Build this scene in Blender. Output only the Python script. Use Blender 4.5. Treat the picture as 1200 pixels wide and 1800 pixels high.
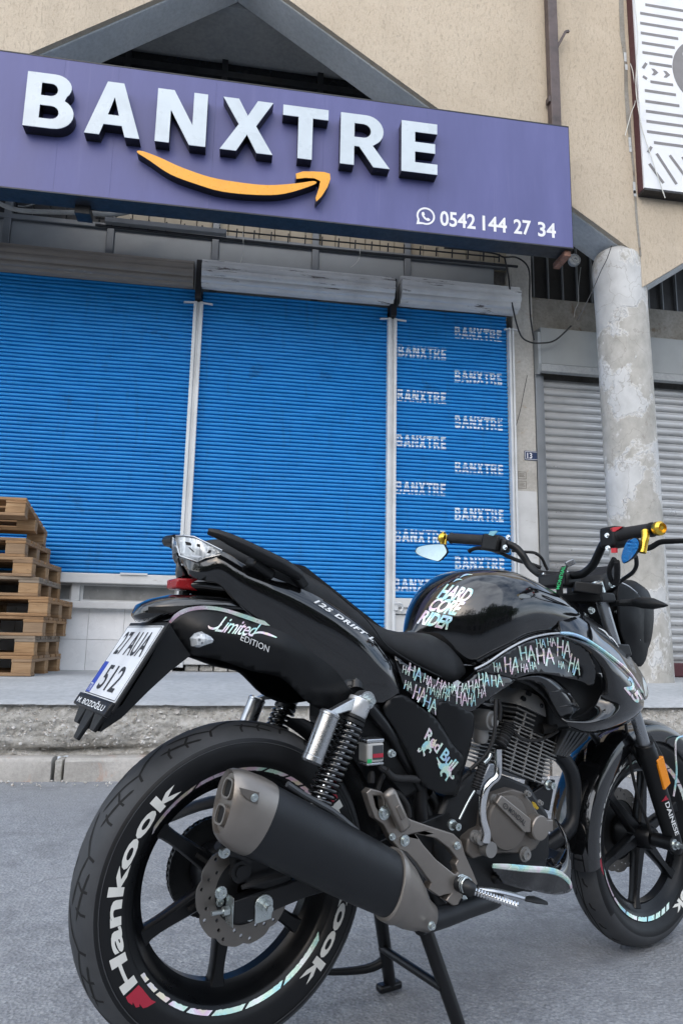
import bpy, bmesh, math, random
from mathutils import Vector, Matrix
from mathutils.geometry import tessellate_polygon, delaunay_2d_cdt
from mathutils.bvhtree import BVHTree
PI = math.pi
random.seed(7)
for o in list(bpy.data.objects): bpy.data.objects.remove(o)
scene = bpy.context.scene
col = scene.collection

# ---------------------------------------------------------------- camera
cam_d = bpy.data.cameras.new("camera"); cam = bpy.data.objects.new("camera", cam_d); col.objects.link(cam)
cam_d.sensor_fit = 'VERTICAL'; cam_d.sensor_height = 36.0; cam_d.lens = 36.0 * 1247.07 / 1800.0
cam_d.clip_start = 0.05; cam_d.clip_end = 2000
PITCH, ROLL, PSI, CAMZ = 0.173314, 0.019529, 0.152531, 0.854423
_F = Vector((math.sin(PSI) * math.cos(PITCH), math.cos(PSI) * math.cos(PITCH), math.sin(PITCH)))
_R0 = Vector((math.cos(PSI), -math.sin(PSI), 0)); _U0 = _R0.cross(_F)
_R = math.cos(ROLL) * _R0 + math.sin(ROLL) * _U0; _U = -math.sin(ROLL) * _R0 + math.cos(ROLL) * _U0
cam.matrix_world = Matrix(((_R.x, _U.x, -_F.x, 0), (_R.y, _U.y, -_F.y, 0), (_R.z, _U.z, -_F.z, CAMZ), (0, 0, 0, 1)))
scene.camera = cam
scene.render.resolution_x, scene.render.resolution_y = 682, 1024

# ---------------------------------------------------------------- sky, sun, exposure
SUN_EL, SUN_AZ = math.radians(32), math.radians(205)      # soft sun behind thin cloud, behind the photographer
world = bpy.data.worlds.new("World"); scene.world = world; world.use_nodes = True
wn = world.node_tree.nodes; wl = world.node_tree.links; wn.clear()
w_out = wn.new('ShaderNodeOutputWorld'); w_bg = wn.new('ShaderNodeBackground')
w_sky = wn.new('ShaderNodeTexSky'); w_sky.sky_type = 'NISHITA'; w_sky.sun_disc = False
w_sky.sun_elevation = SUN_EL; w_sky.sun_rotation = SUN_AZ; w_sky.air_density = 1.0; w_sky.dust_density = 2.0
w_tc = wn.new('ShaderNodeTexCoord'); w_map = wn.new('ShaderNodeMapping'); w_map.inputs['Scale'].default_value = (1.0, 1.0, 2.6)
w_no = wn.new('ShaderNodeTexNoise'); w_no.inputs['Scale'].default_value = 2.3; w_no.inputs['Detail'].default_value = 9; w_no.inputs['Roughness'].default_value = 0.6
w_ra = wn.new('ShaderNodeValToRGB'); w_ra.color_ramp.elements[0].position = 0.36; w_ra.color_ramp.elements[1].position = 0.62
w_cl = wn.new('ShaderNodeRGB'); w_cl.outputs[0].default_value = (6.5, 7.3, 8.5, 1)
w_mx = wn.new('ShaderNodeMix'); w_mx.data_type = 'RGBA'
wl.new(w_tc.outputs['Generated'], w_map.inputs['Vector']); wl.new(w_map.outputs['Vector'], w_no.inputs['Vector'])
wl.new(w_no.outputs['Fac'], w_ra.inputs['Fac']); wl.new(w_ra.outputs['Color'], w_mx.inputs['Factor'])
wl.new(w_sky.outputs['Color'], w_mx.inputs['A']); wl.new(w_cl.outputs[0], w_mx.inputs['B'])
wl.new(w_mx.outputs['Result'], w_bg.inputs['Color']); w_bg.inputs['Strength'].default_value = 0.12
wl.new(w_bg.outputs['Background'], w_out.inputs['Surface'])
sun_d = bpy.data.lights.new("sun", 'SUN'); sun = bpy.data.objects.new("sun", sun_d); col.objects.link(sun)
sun_d.energy = 0.85; sun_d.angle = math.radians(110); sun_d.color = (1.0, 0.97, 0.93)
_sd = Vector((math.sin(SUN_AZ) * math.cos(SUN_EL), math.cos(SUN_AZ) * math.cos(SUN_EL), math.sin(SUN_EL)))
sun.rotation_euler = _sd.to_track_quat('Z', 'Y').to_euler()
scene.view_settings.view_transform = 'Standard'; scene.view_settings.look = 'None'
scene.view_settings.exposure = 0.97; scene.view_settings.gamma = 1.0; scene.view_settings.use_curve_mapping = False
scene.cycles.max_bounces = 8; scene.cycles.diffuse_bounces = 3; scene.cycles.glossy_bounces = 4
scene.cycles.transmission_bounces = 6; scene.cycles.use_denoising = True

# ---------------------------------------------------------------- material helpers
MATS = {}
def srgb(h):
    h = h.lstrip('#'); c = [int(h[i:i + 2], 16) / 255 for i in (0, 2, 4)]
    return tuple(((x + .055) / 1.055) ** 2.4 if x > .04045 else x / 12.92 for x in c)
class NT:
    def __init__(s, name):
        s.m = bpy.data.materials.new(name); s.m.use_nodes = True; s.n = s.m.node_tree.nodes; s.l = s.m.node_tree.links
        s.b = s.n['Principled BSDF']; MATS[name] = s.m
        s.tc = s.n.new('ShaderNodeTexCoord')
    def node(s, t, **kw):
        x = s.n.new(t)
        for k, v in kw.items():
            if k in x.inputs: x.inputs[k].default_value = v
            else: setattr(x, k, v)
        return x
    def link(s, a, b): s.l.new(a, b)
    def coords(s, scale=(1, 1, 1), rnd=False):
        mp = s.n.new('ShaderNodeMapping'); mp.inputs['Scale'].default_value = scale
        s.l.new(s.tc.outputs['Object'], mp.inputs['Vector'])
        if rnd:
            oi = s.n.new('ShaderNodeObjectInfo'); ml = s.n.new('ShaderNodeVectorMath'); ml.operation = 'SCALE'
            ml.inputs[0].default_value = (37, 61, 19); s.l.new(oi.outputs['Random'], ml.inputs['Scale']); s.l.new(ml.outputs['Vector'], mp.inputs['Location'])
        return mp.outputs['Vector']
    def noise(s, scale=5, detail=4, rough=.55, vec=None, dist=0):
        x = s.node('ShaderNodeTexNoise', Scale=scale, Detail=detail, Roughness=rough, Distortion=dist)
        s.l.new(vec if vec is not None else s.tc.outputs['Object'], x.inputs['Vector']); return x.outputs['Fac']
    def ramp(s, fac, stops):
        r = s.n.new('ShaderNodeValToRGB'); e = r.color_ramp.elements
        while len(e) < len(stops): e.new(0.5)
        for k, (p, c) in enumerate(stops):
            e[k].position = p; e[k].color = (*c, 1) if isinstance(c, tuple) else (c, c, c, 1)
        s.l.new(fac, r.inputs['Fac']); return r.outputs['Color']
    def mix(s, fac, a, b, mode='MIX'):
        x = s.n.new('ShaderNodeMix'); x.data_type = 'RGBA'; x.blend_type = mode
        for v, i in ((fac, 'Factor'), (a, 'A'), (b, 'B')):
            if isinstance(v, (int, float)): x.inputs[i].default_value = v
            elif isinstance(v, tuple): x.inputs[i].default_value = (*v, 1)
            else: s.l.new(v, x.inputs[i])
        return x.outputs['Result']
    def math(s, op, a, b=0.0):
        x = s.n.new('ShaderNodeMath'); x.operation = op
        for v, i in ((a, 0), (b, 1)):
            if isinstance(v, (int, float)): x.inputs[i].default_value = v
            else: s.l.new(v, x.inputs[i])
        return x.outputs[0]
    def bump(s, h, strength=.3, dist=.01):
        x = s.node('ShaderNodeBump', Strength=strength, Distance=dist); s.l.new(h, x.inputs['Height']); s.l.new(x.outputs['Normal'], s.b.inputs['Normal'])
    def set(s, col=None, rough=None, metal=None, coat=None, spec=None):
        for v, k in ((col, 'Base Color'), (rough, 'Roughness'), (metal, 'Metallic'), (coat, 'Coat Weight'), (spec, 'Specular IOR Level')):
            if v is None: continue
            if isinstance(v, tuple): s.b.inputs[k].default_value = (*v, 1)
            elif isinstance(v, (int, float)): s.b.inputs[k].default_value = v
            else: s.l.new(v, s.b.inputs[k])
def simple(name, c, rough=.5, metal=0, var=.12, scale=9, bump=0, bscale=60, coat=0, rvar=.1, spec=.5, rnd=False):
    t = NT(name); vec = t.coords(rnd=rnd)
    f = t.noise(scale, 6, .6, vec)
    c2 = tuple(max(0, x * (1 - 2.2 * var)) for x in c); c3 = tuple(min(1, x * (1 + 1.6 * var)) for x in c)
    t.set(col=t.ramp(f, [(.3, c2), (.5, c), (.72, c3)]), metal=metal, coat=coat, spec=spec)
    g = t.noise(scale * 2.7, 5, .6, vec)
    t.set(rough=t.ramp(g, [(.3, max(0, rough - rvar)), (.7, min(1, rough + rvar))]))
    if bump: t.bump(t.noise(bscale, 5, .6, vec), bump, .004)
    return t.m

# ---------------------------------------------------------------- mesh helpers
def V(*a): return Vector(a)
def link_mesh(name, verts, faces, mat=None, parent=None, smooth=None, kind=None):
    me = bpy.data.meshes.new(name); me.from_pydata([tuple(v) for v in verts], [], faces); me.update()
    if mat: me.materials.append(MATS[mat] if isinstance(mat, str) else mat)
    if smooth is not None:
        me.shade_smooth(); me.set_sharp_from_angle(angle=math.radians(smooth))
    o = bpy.data.objects.new(name, me); col.objects.link(o)
    if parent: o.parent = parent
    if kind: o['kind'] = kind
    return o
def empty(name, loc=(0, 0, 0), rz=0):
    o = bpy.data.objects.new(name, None); col.objects.link(o); o.location = loc; o.rotation_euler = (0, 0, rz); o.empty_display_size = .1
    return o
def tag(o, label=None, cat=None, group=None, kind=None):
    for k, v in (('label', label), ('category', cat), ('group', group), ('kind', kind)):
        if v: o[k] = v
    return o
def bevel(o, w=.002, seg=2, ang=35):
    m = o.modifiers.new('bevel', 'BEVEL'); m.width = w; m.segments = seg; m.limit_method = 'ANGLE'; m.angle_limit = math.radians(ang); m.harden_normals = False
    return o
def subsurf(o, n=1):
    m = o.modifiers.new('sub', 'SUBSURF'); m.levels = n; m.render_levels = n; return o
def solid(o, t=.003, off=0):
    m = o.modifiers.new('solid', 'SOLIDIFY'); m.thickness = t; m.offset = off; return o
def catmull(pts, n=6, closed=False):
    P = [Vector(p) for p in pts]; L = len(P); out = []
    if L < 3 and not closed: return P
    rng = range(L) if closed else range(L - 1)
    for i in rng:
        if closed: a, b, c, d = P[i - 1], P[i], P[(i + 1) % L], P[(i + 2) % L]
        else: a, b, c, d = P[max(i - 1, 0)], P[i], P[i + 1], P[min(i + 2, L - 1)]
        for k in range(n):
            t = k / n; t2 = t * t; t3 = t2 * t
            out.append(.5 * ((2 * b) + (-a + c) * t + (2 * a - 5 * b + 4 * c - d) * t2 + (-a + 3 * b - 3 * c + d) * t3))
    if not closed: out.append(P[-1])
    return out
def lerpl(vals, n):
    """resample a list of numbers to n entries"""
    L = len(vals)
    if L == 1: return vals * n
    out = []
    for i in range(n):
        x = i * (L - 1) / max(1, n - 1); k = min(int(x), L - 2); out.append(vals[k] + (vals[k + 1] - vals[k]) * (x - k))
    return out
class MB:
    def __init__(s): s.v = []; s.f = []
    def add(s, vs, fs):
        b = len(s.v); s.v += [Vector(x) for x in vs]; s.f += [tuple(i + b for i in f) for f in fs]; return s
    def box(s, a, b):
        (x0, y0, z0), (x1, y1, z1) = a, b
        return s.add([(x0, y0, z0), (x1, y0, z0), (x1, y1, z0), (x0, y1, z0), (x0, y0, z1), (x1, y0, z1), (x1, y1, z1), (x0, y1, z1)],
                     [(3, 2, 1, 0), (4, 5, 6, 7), (0, 1, 5, 4), (1, 2, 6, 5), (2, 3, 7, 6), (3, 0, 4, 7)])
    def bar(s, p, q, w, h, up=(0, 0, 1), ext=0):
        p = Vector(p); q = Vector(q); d = (q - p).normalized(); p = p - d * ext; q = q + d * ext
        sd = d.cross(Vector(up)).normalized() * w / 2; u = sd.cross(d).normalized() * h / 2
        vs = [p - sd - u, p + sd - u, p + sd + u, p - sd + u, q - sd - u, q + sd - u, q + sd + u, q - sd + u]
        return s.add(vs, [(0, 1, 2, 3), (7, 6, 5, 4), (0, 4, 5, 1), (1, 5, 6, 2), (2, 6, 7, 3), (3, 7, 4, 0)])
    def loft(s, rings, cap0=True, cap1=True, closed=True):
        n = len(rings[0]); vs = [p for r in rings for p in r]; fs = []
        for i in range(len(rings) - 1):
            for j in range(n if closed else n - 1):
                a = i * n + j; b = i * n + (j + 1) % n; fs.append((a, b, b + n, a + n))
        if cap0: fs.append(tuple(range(n - 1, -1, -1)))
        if cap1: fs.append(tuple((len(rings) - 1) * n + j for j in range(n)))
        return s.add(vs, fs)
    def tube(s, pts, r, n=10, smooth=0, flat=None, up=(0, 0, 1), caps=True, closed=False):
        P = catmull(pts, smooth, closed) if smooth else [Vector(p) for p in pts]
        R = lerpl(list(r) if isinstance(r, (list, tuple)) else [r], len(P)); rings = []
        nrm = None
        for i, p in enumerate(P):
            if closed: d = P[(i + 1) % len(P)] - P[i - 1]
            else: d = P[min(i + 1, len(P) - 1)] - P[max(i - 1, 0)]
            d.normalize()
            if nrm is None:
                u = Vector(up)
                if abs(d.dot(u)) > .95: u = Vector((1, 0, 0)) if abs(d.x) < .9 else Vector((0, 1, 0))
                nrm = (u - d * u.dot(d)).normalized()
            else:
                nrm = (nrm - d * nrm.dot(d)).normalized()
            bn = d.cross(nrm); fa, fb = flat if flat else (1, 1)
            rings.append([p + (nrm * math.sin(2 * PI * k / n) * fa + bn * math.cos(2 * PI * k / n) * fb) * R[i] for k in range(n)])
        if closed:
            rings.append(rings[0]); return s.loft(rings, False, False)
        return s.loft(rings, caps, caps)
    def lathe(s, o, ax, prof, n=32, a0=0, a1=2 * PI, ref=None):
        """prof: (r, h) list along axis ax from o"""
        o = Vector(o); ax = Vector(ax).normalized(); ref = Vector(ref) if ref else (Vector((0, 0, 1)) if abs(ax.z) < .9 else Vector((1, 0, 0)))
        e1 = (ref - ax * ref.dot(ax)).normalized(); e2 = ax.cross(e1)
        full = abs(a1 - a0 - 2 * PI) < 1e-6; cnt = n if full else n + 1
        rings = [[o + ax * h + (e1 * math.cos(a0 + (a1 - a0) * k / n) + e2 * math.sin(a0 + (a1 - a0) * k / n)) * r for k in range(cnt)] for r, h in prof]
        m = len(prof); vs = [p for q in rings for p in q]; fs = []
        for i in range(m - 1):
            for j in range(cnt if full else cnt - 1):
                a = i * cnt + j; b = i * cnt + (j + 1) % cnt; fs.append((a, b, b + cnt, a + cnt))
        if full:
            if prof[0][0] > 1e-6: pass
        return s.add(vs, fs)
    def disc(s, o, ax, r, h, n=20, r2=None):
        """solid cylinder / cone from o along ax"""
        return s.lathe(o, ax, [(1e-5, 0), (r, 0), (r if r2 is None else r2, h), (1e-5, h)], n)
    def prism(s, loops, fn, d0, d1):
        """loops: list of 2D loops (outer first, then holes); fn(a,b,d)->3D"""
        loops = [[(float(p[0]), float(p[1])) for p in L] for L in loops]
        flat = [p for L in loops for p in L]; n = len(flat)
        tri = tessellate_polygon([[Vector((p[0], p[1], 0)) for p in L] for L in loops])
        vs = [fn(a, b, d0) for a, b in flat] + [fn(a, b, d1) for a, b in flat]; fs = []
        for t in tri:
            a, b, c = t
            ar = (flat[b][0] - flat[a][0]) * (flat[c][1] - flat[a][1]) - (flat[c][0] - flat[a][0]) * (flat[b][1] - flat[a][1])
            if abs(ar) < 1e-14: continue
            if ar < 0: b, c = c, b
            fs.append((a + n, b + n, c + n)); fs.append((c, b, a))
        base = 0
        for L in loops:
            k = len(L)
            for i in range(k):
                a, b = base + i, base + (i + 1) % k; fs.append((a, b, b + n, a + n))
            base += k
        return s.add(vs, fs)
    def build(s, name, mat, parent=None, smooth=None, fix=True, kind=None):
        o = link_mesh(name, s.v, s.f, mat, parent, None, kind); me = o.data
        if fix:
            bm = bmesh.new(); bm.from_mesh(me); bmesh.ops.recalc_face_normals(bm, faces=bm.faces); bm.to_mesh(me); bm.free()
        if smooth is not None:
            me.shade_smooth(); me.set_sharp_from_angle(angle=math.radians(smooth))
        return o
def copy_to(o, parent=None, loc=None, rot=None, scale=None):
    c = o.copy(); col.objects.link(c); c.parent = parent
    if loc is not None: c.location = loc
    if rot is not None: c.rotation_euler = rot
    if scale is not None: c.scale = scale
    return c
def copy_tree(o, parent=None):
    c = o.copy(); col.objects.link(c); c.parent = parent
    for ch in o.children: copy_tree(ch, c)
    return c
# ---------------------------------------------------------------- lettering helpers
def arc(cx, cy, rx, ry, a0, a1, n=10):
    return [(cx + rx * math.cos(math.radians(a0 + (a1 - a0) * k / n)), cy + ry * math.sin(math.radians(a0 + (a1 - a0) * k / n))) for k in range(n + 1)]
def glyph(ch):
    """heavy sans capitals in a 0..w by 0..1 cell: (width, [outer, holes...])"""
    t = .25
    if ch == 'B':
        return .82, [[(0, 0), (.48, 0)] + arc(.50, .28, .32, .28, -90, 62, 12) + arc(.46, .765, .29, .235, -40, 90, 10) + [(0, 1)],
                     [(t, .17), (t, .41), (.42, .41)] + arc(.44, .29, .13, .12, 90, -90, 8), [(t, .59), (t, .82), (.40, .82)] + arc(.41, .705, .115, .115, 90, -90, 8)]
    if ch == 'A':
        return 1.0, [[(0, 0), (.27, 0), (.335, .2), (.665, .2), (.73, 0), (1, 0), (.65, 1), (.35, 1)], [(.40, .385), (.60, .385), (.50, .72)]]
    if ch == 'N': return .86, [[(0, 0), (.24, 0), (.24, .62), (.58, 0), (.86, 0), (.86, 1), (.62, 1), (.62, .38), (.28, 1), (0, 1)]]
    if ch == 'X': return .94, [[(0, 0), (.29, 0), (.47, .33), (.65, 0), (.94, 0), (.625, .51), (.92, 1), (.64, 1), (.47, .69), (.30, 1), (.02, 1), (.315, .51)]]
    if ch == 'T': return .80, [[(.275, 0), (.525, 0), (.525, .80), (.80, .80), (.80, 1), (0, 1), (0, .80), (.275, .80)]]
    if ch == 'R':
        return .90, [[(0, 0), (t, 0), (t, .37), (.34, .37), (.60, 0), (.90, 0), (.585, .415)] + arc(.46, .70, .32, .30, -58, 90, 12) + [(0, 1)],
                     [(t, .55), (t, .82), (.40, .82)] + arc(.41, .685, .14, .135, 90, -90, 8)]
    if ch == 'E': return .66, [[(0, 0), (.66, 0), (.66, .20), (.25, .20), (.25, .41), (.62, .41), (.62, .60), (.25, .60), (.25, .80), (.66, .80), (.66, 1), (0, 1)]]
def text_mesh(txt, offset=0.0, shear=0.0, spacing=1.0, res=3, scale_x=1.0):
    """triangulated text normalised to x 0..1, y 0..1; returns verts2d, faces"""
    cu = bpy.data.curves.new('t', 'FONT'); cu.body = txt; cu.offset = offset; cu.shear = shear; cu.space_character = spacing; cu.resolution_u = res; cu.fill_mode = 'FRONT'
    ob = bpy.data.objects.new('t', cu); col.objects.link(ob)
    dg = bpy.context.evaluated_depsgraph_get(); me = bpy.data.meshes.new_from_object(ob.evaluated_get(dg))
    vs = [v.co.copy() for v in me.vertices]; fs = [tuple(p.vertices) for p in me.polygons]
    bpy.data.objects.remove(ob); bpy.data.curves.remove(cu); bpy.data.meshes.remove(me)
    x0 = min(v.x for v in vs); x1 = max(v.x for v in vs); y0 = min(v.y for v in vs); y1 = max(v.y for v in vs)
    return [((v.x - x0) / (x1 - x0), (v.y - y0) / (y1 - y0)) for v in vs], fs
def refine(vs, fs, maxlen, fn):
    """subdivide 2D mesh until mapped edges are short; returns verts2d, faces"""
    bm = bmesh.new(); B = [bm.verts.new((a, b, 0)) for a, b in vs]
    for f in fs:
        try: bm.faces.new([B[i] for i in f])
        except ValueError: pass
    bmesh.ops.triangulate(bm, faces=bm.faces)
    for _ in range(5):
        es = [e for e in bm.edges if (Vector(fn(e.verts[0].co.x, e.verts[0].co.y)) - Vector(fn(e.verts[1].co.x, e.verts[1].co.y))).length > maxlen]
        if not es or len(bm.faces) > 20000: break
        bmesh.ops.subdivide_edges(bm, edges=es, cuts=1); bmesh.ops.triangulate(bm, faces=bm.faces)
    bm.verts.index_update()
    out = [(v.co.x, v.co.y) for v in bm.verts], [tuple(v.index for v in f.verts) for f in bm.faces]; bm.free(); return out
def flat_text(name, txt, p0, ux, uy, mat, parent, offset=0.0, shear=0.0, spacing=1.0):
    """text on a plane: p0 lower left, ux width vector, uy height vector"""
    vs, fs = text_mesh(txt, offset, shear, spacing); p0, ux, uy = Vector(p0), Vector(ux), Vector(uy)
    return link_mesh(name, [p0 + ux * a + uy * b for a, b in vs], fs, mat, parent)

# ================================================================ materials of the place
def m_asphalt():
    t = NT('asphalt'); v = t.coords()
    big = t.noise(.8, 5, .6, v); fine = t.noise(130, 4, .75, v); mid = t.noise(22, 6, .65, v)
    vor = t.node('ShaderNodeTexVoronoi', Scale=95.0); t.link(v, vor.inputs['Vector'])
    c = t.ramp(fine, [(.30, (.125, .132, .142)), (.47, (.295, .310, .330)), (.62, (.45, .465, .485)), (.74, (.70, .70, .69))])
    c = t.mix(t.ramp(mid, [(.33, .75), (.5, .35), (.68, 0.0)]), c, (.17, .18, .20))
    c = t.mix(t.ramp(big, [(.36, .45), (.62, 0.0)]), c, (.33, .337, .35))
    st = t.noise(2.6, 7, .72, v, .6); c = t.mix(t.ramp(st, [(.52, 0.0), (.70, .55)]), c, (.11, .115, .125))
    ck = t.node('ShaderNodeTexVoronoi', Scale=.55, feature='DISTANCE_TO_EDGE'); wv = t.n.new('ShaderNodeVectorMath'); wv.operation = 'ADD'; ns = t.node('ShaderNodeTexNoise', Scale=2.2, Detail=6.0); t.link(v, ns.inputs['Vector'])
    t.link(v, wv.inputs[0]); t.link(ns.outputs['Color'], wv.inputs[1]); t.link(wv.outputs['Vector'], ck.inputs['Vector'])
    c = t.mix(t.ramp(ck.outputs['Distance'], [(.0030, .30), (.006, 0.0)]), c, (.10, .103, .108))
    pa = t.noise(.45, 3, .5, v, .5); c = t.mix(t.ramp(pa, [(.50, 0.0), (.53, .28)]), c, (.20, .205, .212))
    t.set(col=c, rough=t.ramp(mid, [(.3, .72), (.7, .95)]), spec=.35)
    h = t.math('ADD', t.math('MULTIPLY', fine, .5), t.math('MULTIPLY', vor.outputs['Distance'], .8)); t.bump(h, .7, .008)
m_asphalt()
def m_concrete(name, a, b, c, sc=3, bump=.3, spot=None):
    t = NT(name); v = t.coords()
    n1 = t.noise(sc, 8, .62, v); n2 = t.noise(sc * 14, 6, .7, v)
    k = t.ramp(n1, [(.3, a), (.5, b), (.7, c)]); k = t.mix(t.ramp(n2, [(.35, .35), (.6, 0.0)]), k, tuple(x * .6 for x in a))
    if spot: k = t.mix(t.ramp(t.noise(sc * 2.2, 5, .7, v, .6), [(.58, 0.0), (.68, .7)]), k, spot)
    t.set(col=k, rough=.9, spec=.25); t.bump(n2, bump, .006)
m_concrete('slab_concrete', (.36, .375, .385), (.43, .445, .455), (.50, .51, .515), 1.6, .25)
m_concrete('kerb_concrete', (.34, .325, .30), (.45, .43, .40), (.52, .49, .46), 3.5, .5, (.46, .34, .28))
m_concrete('rough_concrete', (.36, .34, .30), (.58, .56, .515), (.74, .72, .685), 30, 1.0)
m_concrete('grey_paint', (.50, .53, .545), (.58, .605, .62), (.63, .65, .66), 2.2, .12)
m_concrete('dark_soffit', (.30, .32, .33), (.36, .375, .38), (.40, .41, .41), 2.0, .2)
m_concrete('stained_wall', (.20, .185, .16), (.30, .285, .255), (.37, .355, .33), 2.4, .25, (.16, .11, .07))
m_concrete('column_wall', (.42, .40, .36), (.52, .50, .46), (.58, .57, .54), 2.4, .2, (.34, .22, .12))
def m_plaster():
    t = NT('roughcast_plaster'); v = t.coords((62, 62, 20)); w = t.coords()
    wor = t.noise(1.0, 5, .58, v, .9); blot = t.noise(.55, 6, .6, w); fine = t.noise(75, 4, .7, w)
    c = t.ramp(blot, [(.3, (.47, .395, .30)), (.5, (.54, .46, .36)), (.72, (.61, .53, .425))])
    c = t.mix(t.ramp(wor, [(.36, .40), (.48, 0.0)]), c, (.40, .335, .255))
    c = t.mix(t.ramp(fine, [(.40, .30), (.56, 0.0)]), c, (.40, .33, .25))
    vd = t.noise(1.0, 5, .6, t.coords((2.4, 2.4, .25))); c = t.mix(t.ramp(vd, [(.50, 0.0), (.72, .30)]), c, (.33, .285, .23)); c = t.mix(t.ramp(t.noise(.9, 7, .7, w, .8), [(.56, 0.0), (.70, .25)]), c, (.66, .58, .47))
    t.set(col=c, rough=.93, spec=.2)
    t.bump(t.math('ADD', t.ramp(wor, [(.3, 0.0), (.46, .8)]), t.math('MULTIPLY', fine, .35)), .5, .010)
m_plaster()
def m_shutter():
    t = NT('blue_shutter_paint'); v = t.coords((1.4, 1.4, 9)); w = t.coords()
    n = t.noise(2.2, 7, .65, v); s = t.noise(5, 6, .7, t.coords((.9, 1, 24)))
    c = t.ramp(n, [(.3, (.007, .20, .53)), (.5, (.010, .25, .635)), (.72, (.02, .29, .69))])
    c = t.mix(t.ramp(s, [(.69, 0.0), (.74, .6)]), c, (.20, .33, .5))
    c = t.mix(t.ramp(t.noise(3.1, 6, .7, w), [(.60, 0.0), (.74, .6)]), c, (.015, .055, .15))
    c = t.mix(t.ramp(t.noise(4.5, 6, .7, t.coords((3, 1, .35))), [(.55, 0.0), (.75, .4)]), c, (.03, .10, .22)); c = t.mix(t.ramp(t.noise(9, 7, .75, t.coords((1, 1, 2.5))), [(.70, 0.0), (.735, .8)]), c, (.10, .11, .12))
    t.set(col=c, rough=t.ramp(n, [(.3, .38), (.7, .55)]), spec=.45); t.bump(t.noise(30, 5, .6, v), .12, .004)
m_shutter()
def m_flaky(name, paint, under, lo=.60, hi=.64, stretch=(1.2, 1.2, 16), sc=2.2, rough=.6):
    t = NT(name); n = t.noise(sc, 8, .72, t.coords(stretch)); w = t.noise(3, 6, .6)
    c = t.ramp(w, [(.3, tuple(x * .8 for x in paint)), (.6, paint)])
    c = t.mix(t.ramp(n, [(lo, 0.0), (hi, 1.0)]), c, under)
    t.set(col=c, rough=rough); t.bump(n, .25, .004)
m_flaky('flaky_white_metal', (.70, .70, .69), (.12, .10, .09), .60, .63)
m_flaky('weathered_brown_metal', (.25, .222, .19), (.33, .31, .28), .63, .66, (.8, 1, 9), 1.6)
m_flaky('white_frame_paint', (.66, .68, .69), (.38, .36, .33), .66, .72, (3, 3, 1.2), 3, .5)
m_flaky('white_wood_paint', (.64, .645, .64), (.36, .33, .29), .60, .68, (2, 2, 14), 2.2, .6)
simple('white_tile', (.87, .875, .88), .28, var=.05, scale=2.5, bump=.05, bscale=4, rnd=True)
simple('tile_grout', (.50, .50, .49), .9, var=.08)
simple('grey_panel', (.32, .34, .35), .42, var=.08, scale=1.3, metal=.15)
simple('beige_panel', (.46, .40, .30), .6, var=.12, scale=1.5, bump=.1)
simple('dark_frame', (.018, .02, .024), .5, var=.2)
simple('black_metal', (.012, .012, .014), .5, var=.2)
simple('grey_frame_metal', (.21, .225, .24), .4, var=.1, scale=2, metal=.2)
simple('slat_metal', (.46, .465, .465), .36, var=.10, scale=1.4, metal=.35, rnd=True)
simple('shutter_box', (.26, .275, .275), .5, var=.1, scale=1.6)
simple('cable_black', (.015, .016, .018), .55, var=.2)
simple('cable_grey', (.36, .37, .36), .5, var=.12, scale=14)
simple('cable_white', (.6, .6, .56), .5, var=.1)
simple('rust_brown', (.085, .062, .06), .55, var=.22, scale=7, bump=.1)
simple('rust_raw', (.20, .10, .07), .8, var=.3, scale=18, bump=.2)
simple('window_dust', (.30, .305, .30), .22, var=.16, scale=3)
simple('dark_glass', (.012, .014, .017), .12, var=.2)
def m_sign():
    t = NT('sign_vinyl'); v = t.coords((1.6, 1.6, .35)); n = t.noise(2, 6, .6, v); s = t.noise(16, 4, .6, t.coords((1, 1, .04)))
    c = t.ramp(n, [(.3, (.084, .090, .232)), (.55, (.104, .110, .272)), (.75, (.128, .133, .312))])
    c = t.mix(t.ramp(s, [(.60, 0.0), (.78, .2)]), c, (.23, .22, .42))
    t.set(col=c, rough=t.ramp(n, [(.3, .36), (.7, .5)]), spec=.35); t.bump(t.noise(1.2, 3, .5), .06, .05)
m_sign()
simple('sign_white', (.56, .63, .68), .32, var=.05, scale=3)
simple('sign_letter_side', (.008, .008, .01), .35, var=.1)
simple('sign_orange', (.86, .37, .012), .32, var=.04)
simple('print_white', (.80, .80, .82), .5, var=.03)
simple('board_white', (.74, .75, .77), .4, var=.05, scale=2)
simple('board_grey', (.20, .19, .19), .5, var=.06)
simple('board_red', (.075, .022, .028), .5, var=.06)
simple('stencil_paint', (.80, .85, .90), .6, var=.12, scale=26)
simple('number_blue', (.016, .035, .10), .35, var=.1)
simple('light_ink', (.66, .66, .62), .6, var=.1)
simple('faint_ink', (.27, .25, .22), .8, var=.2)
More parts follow.
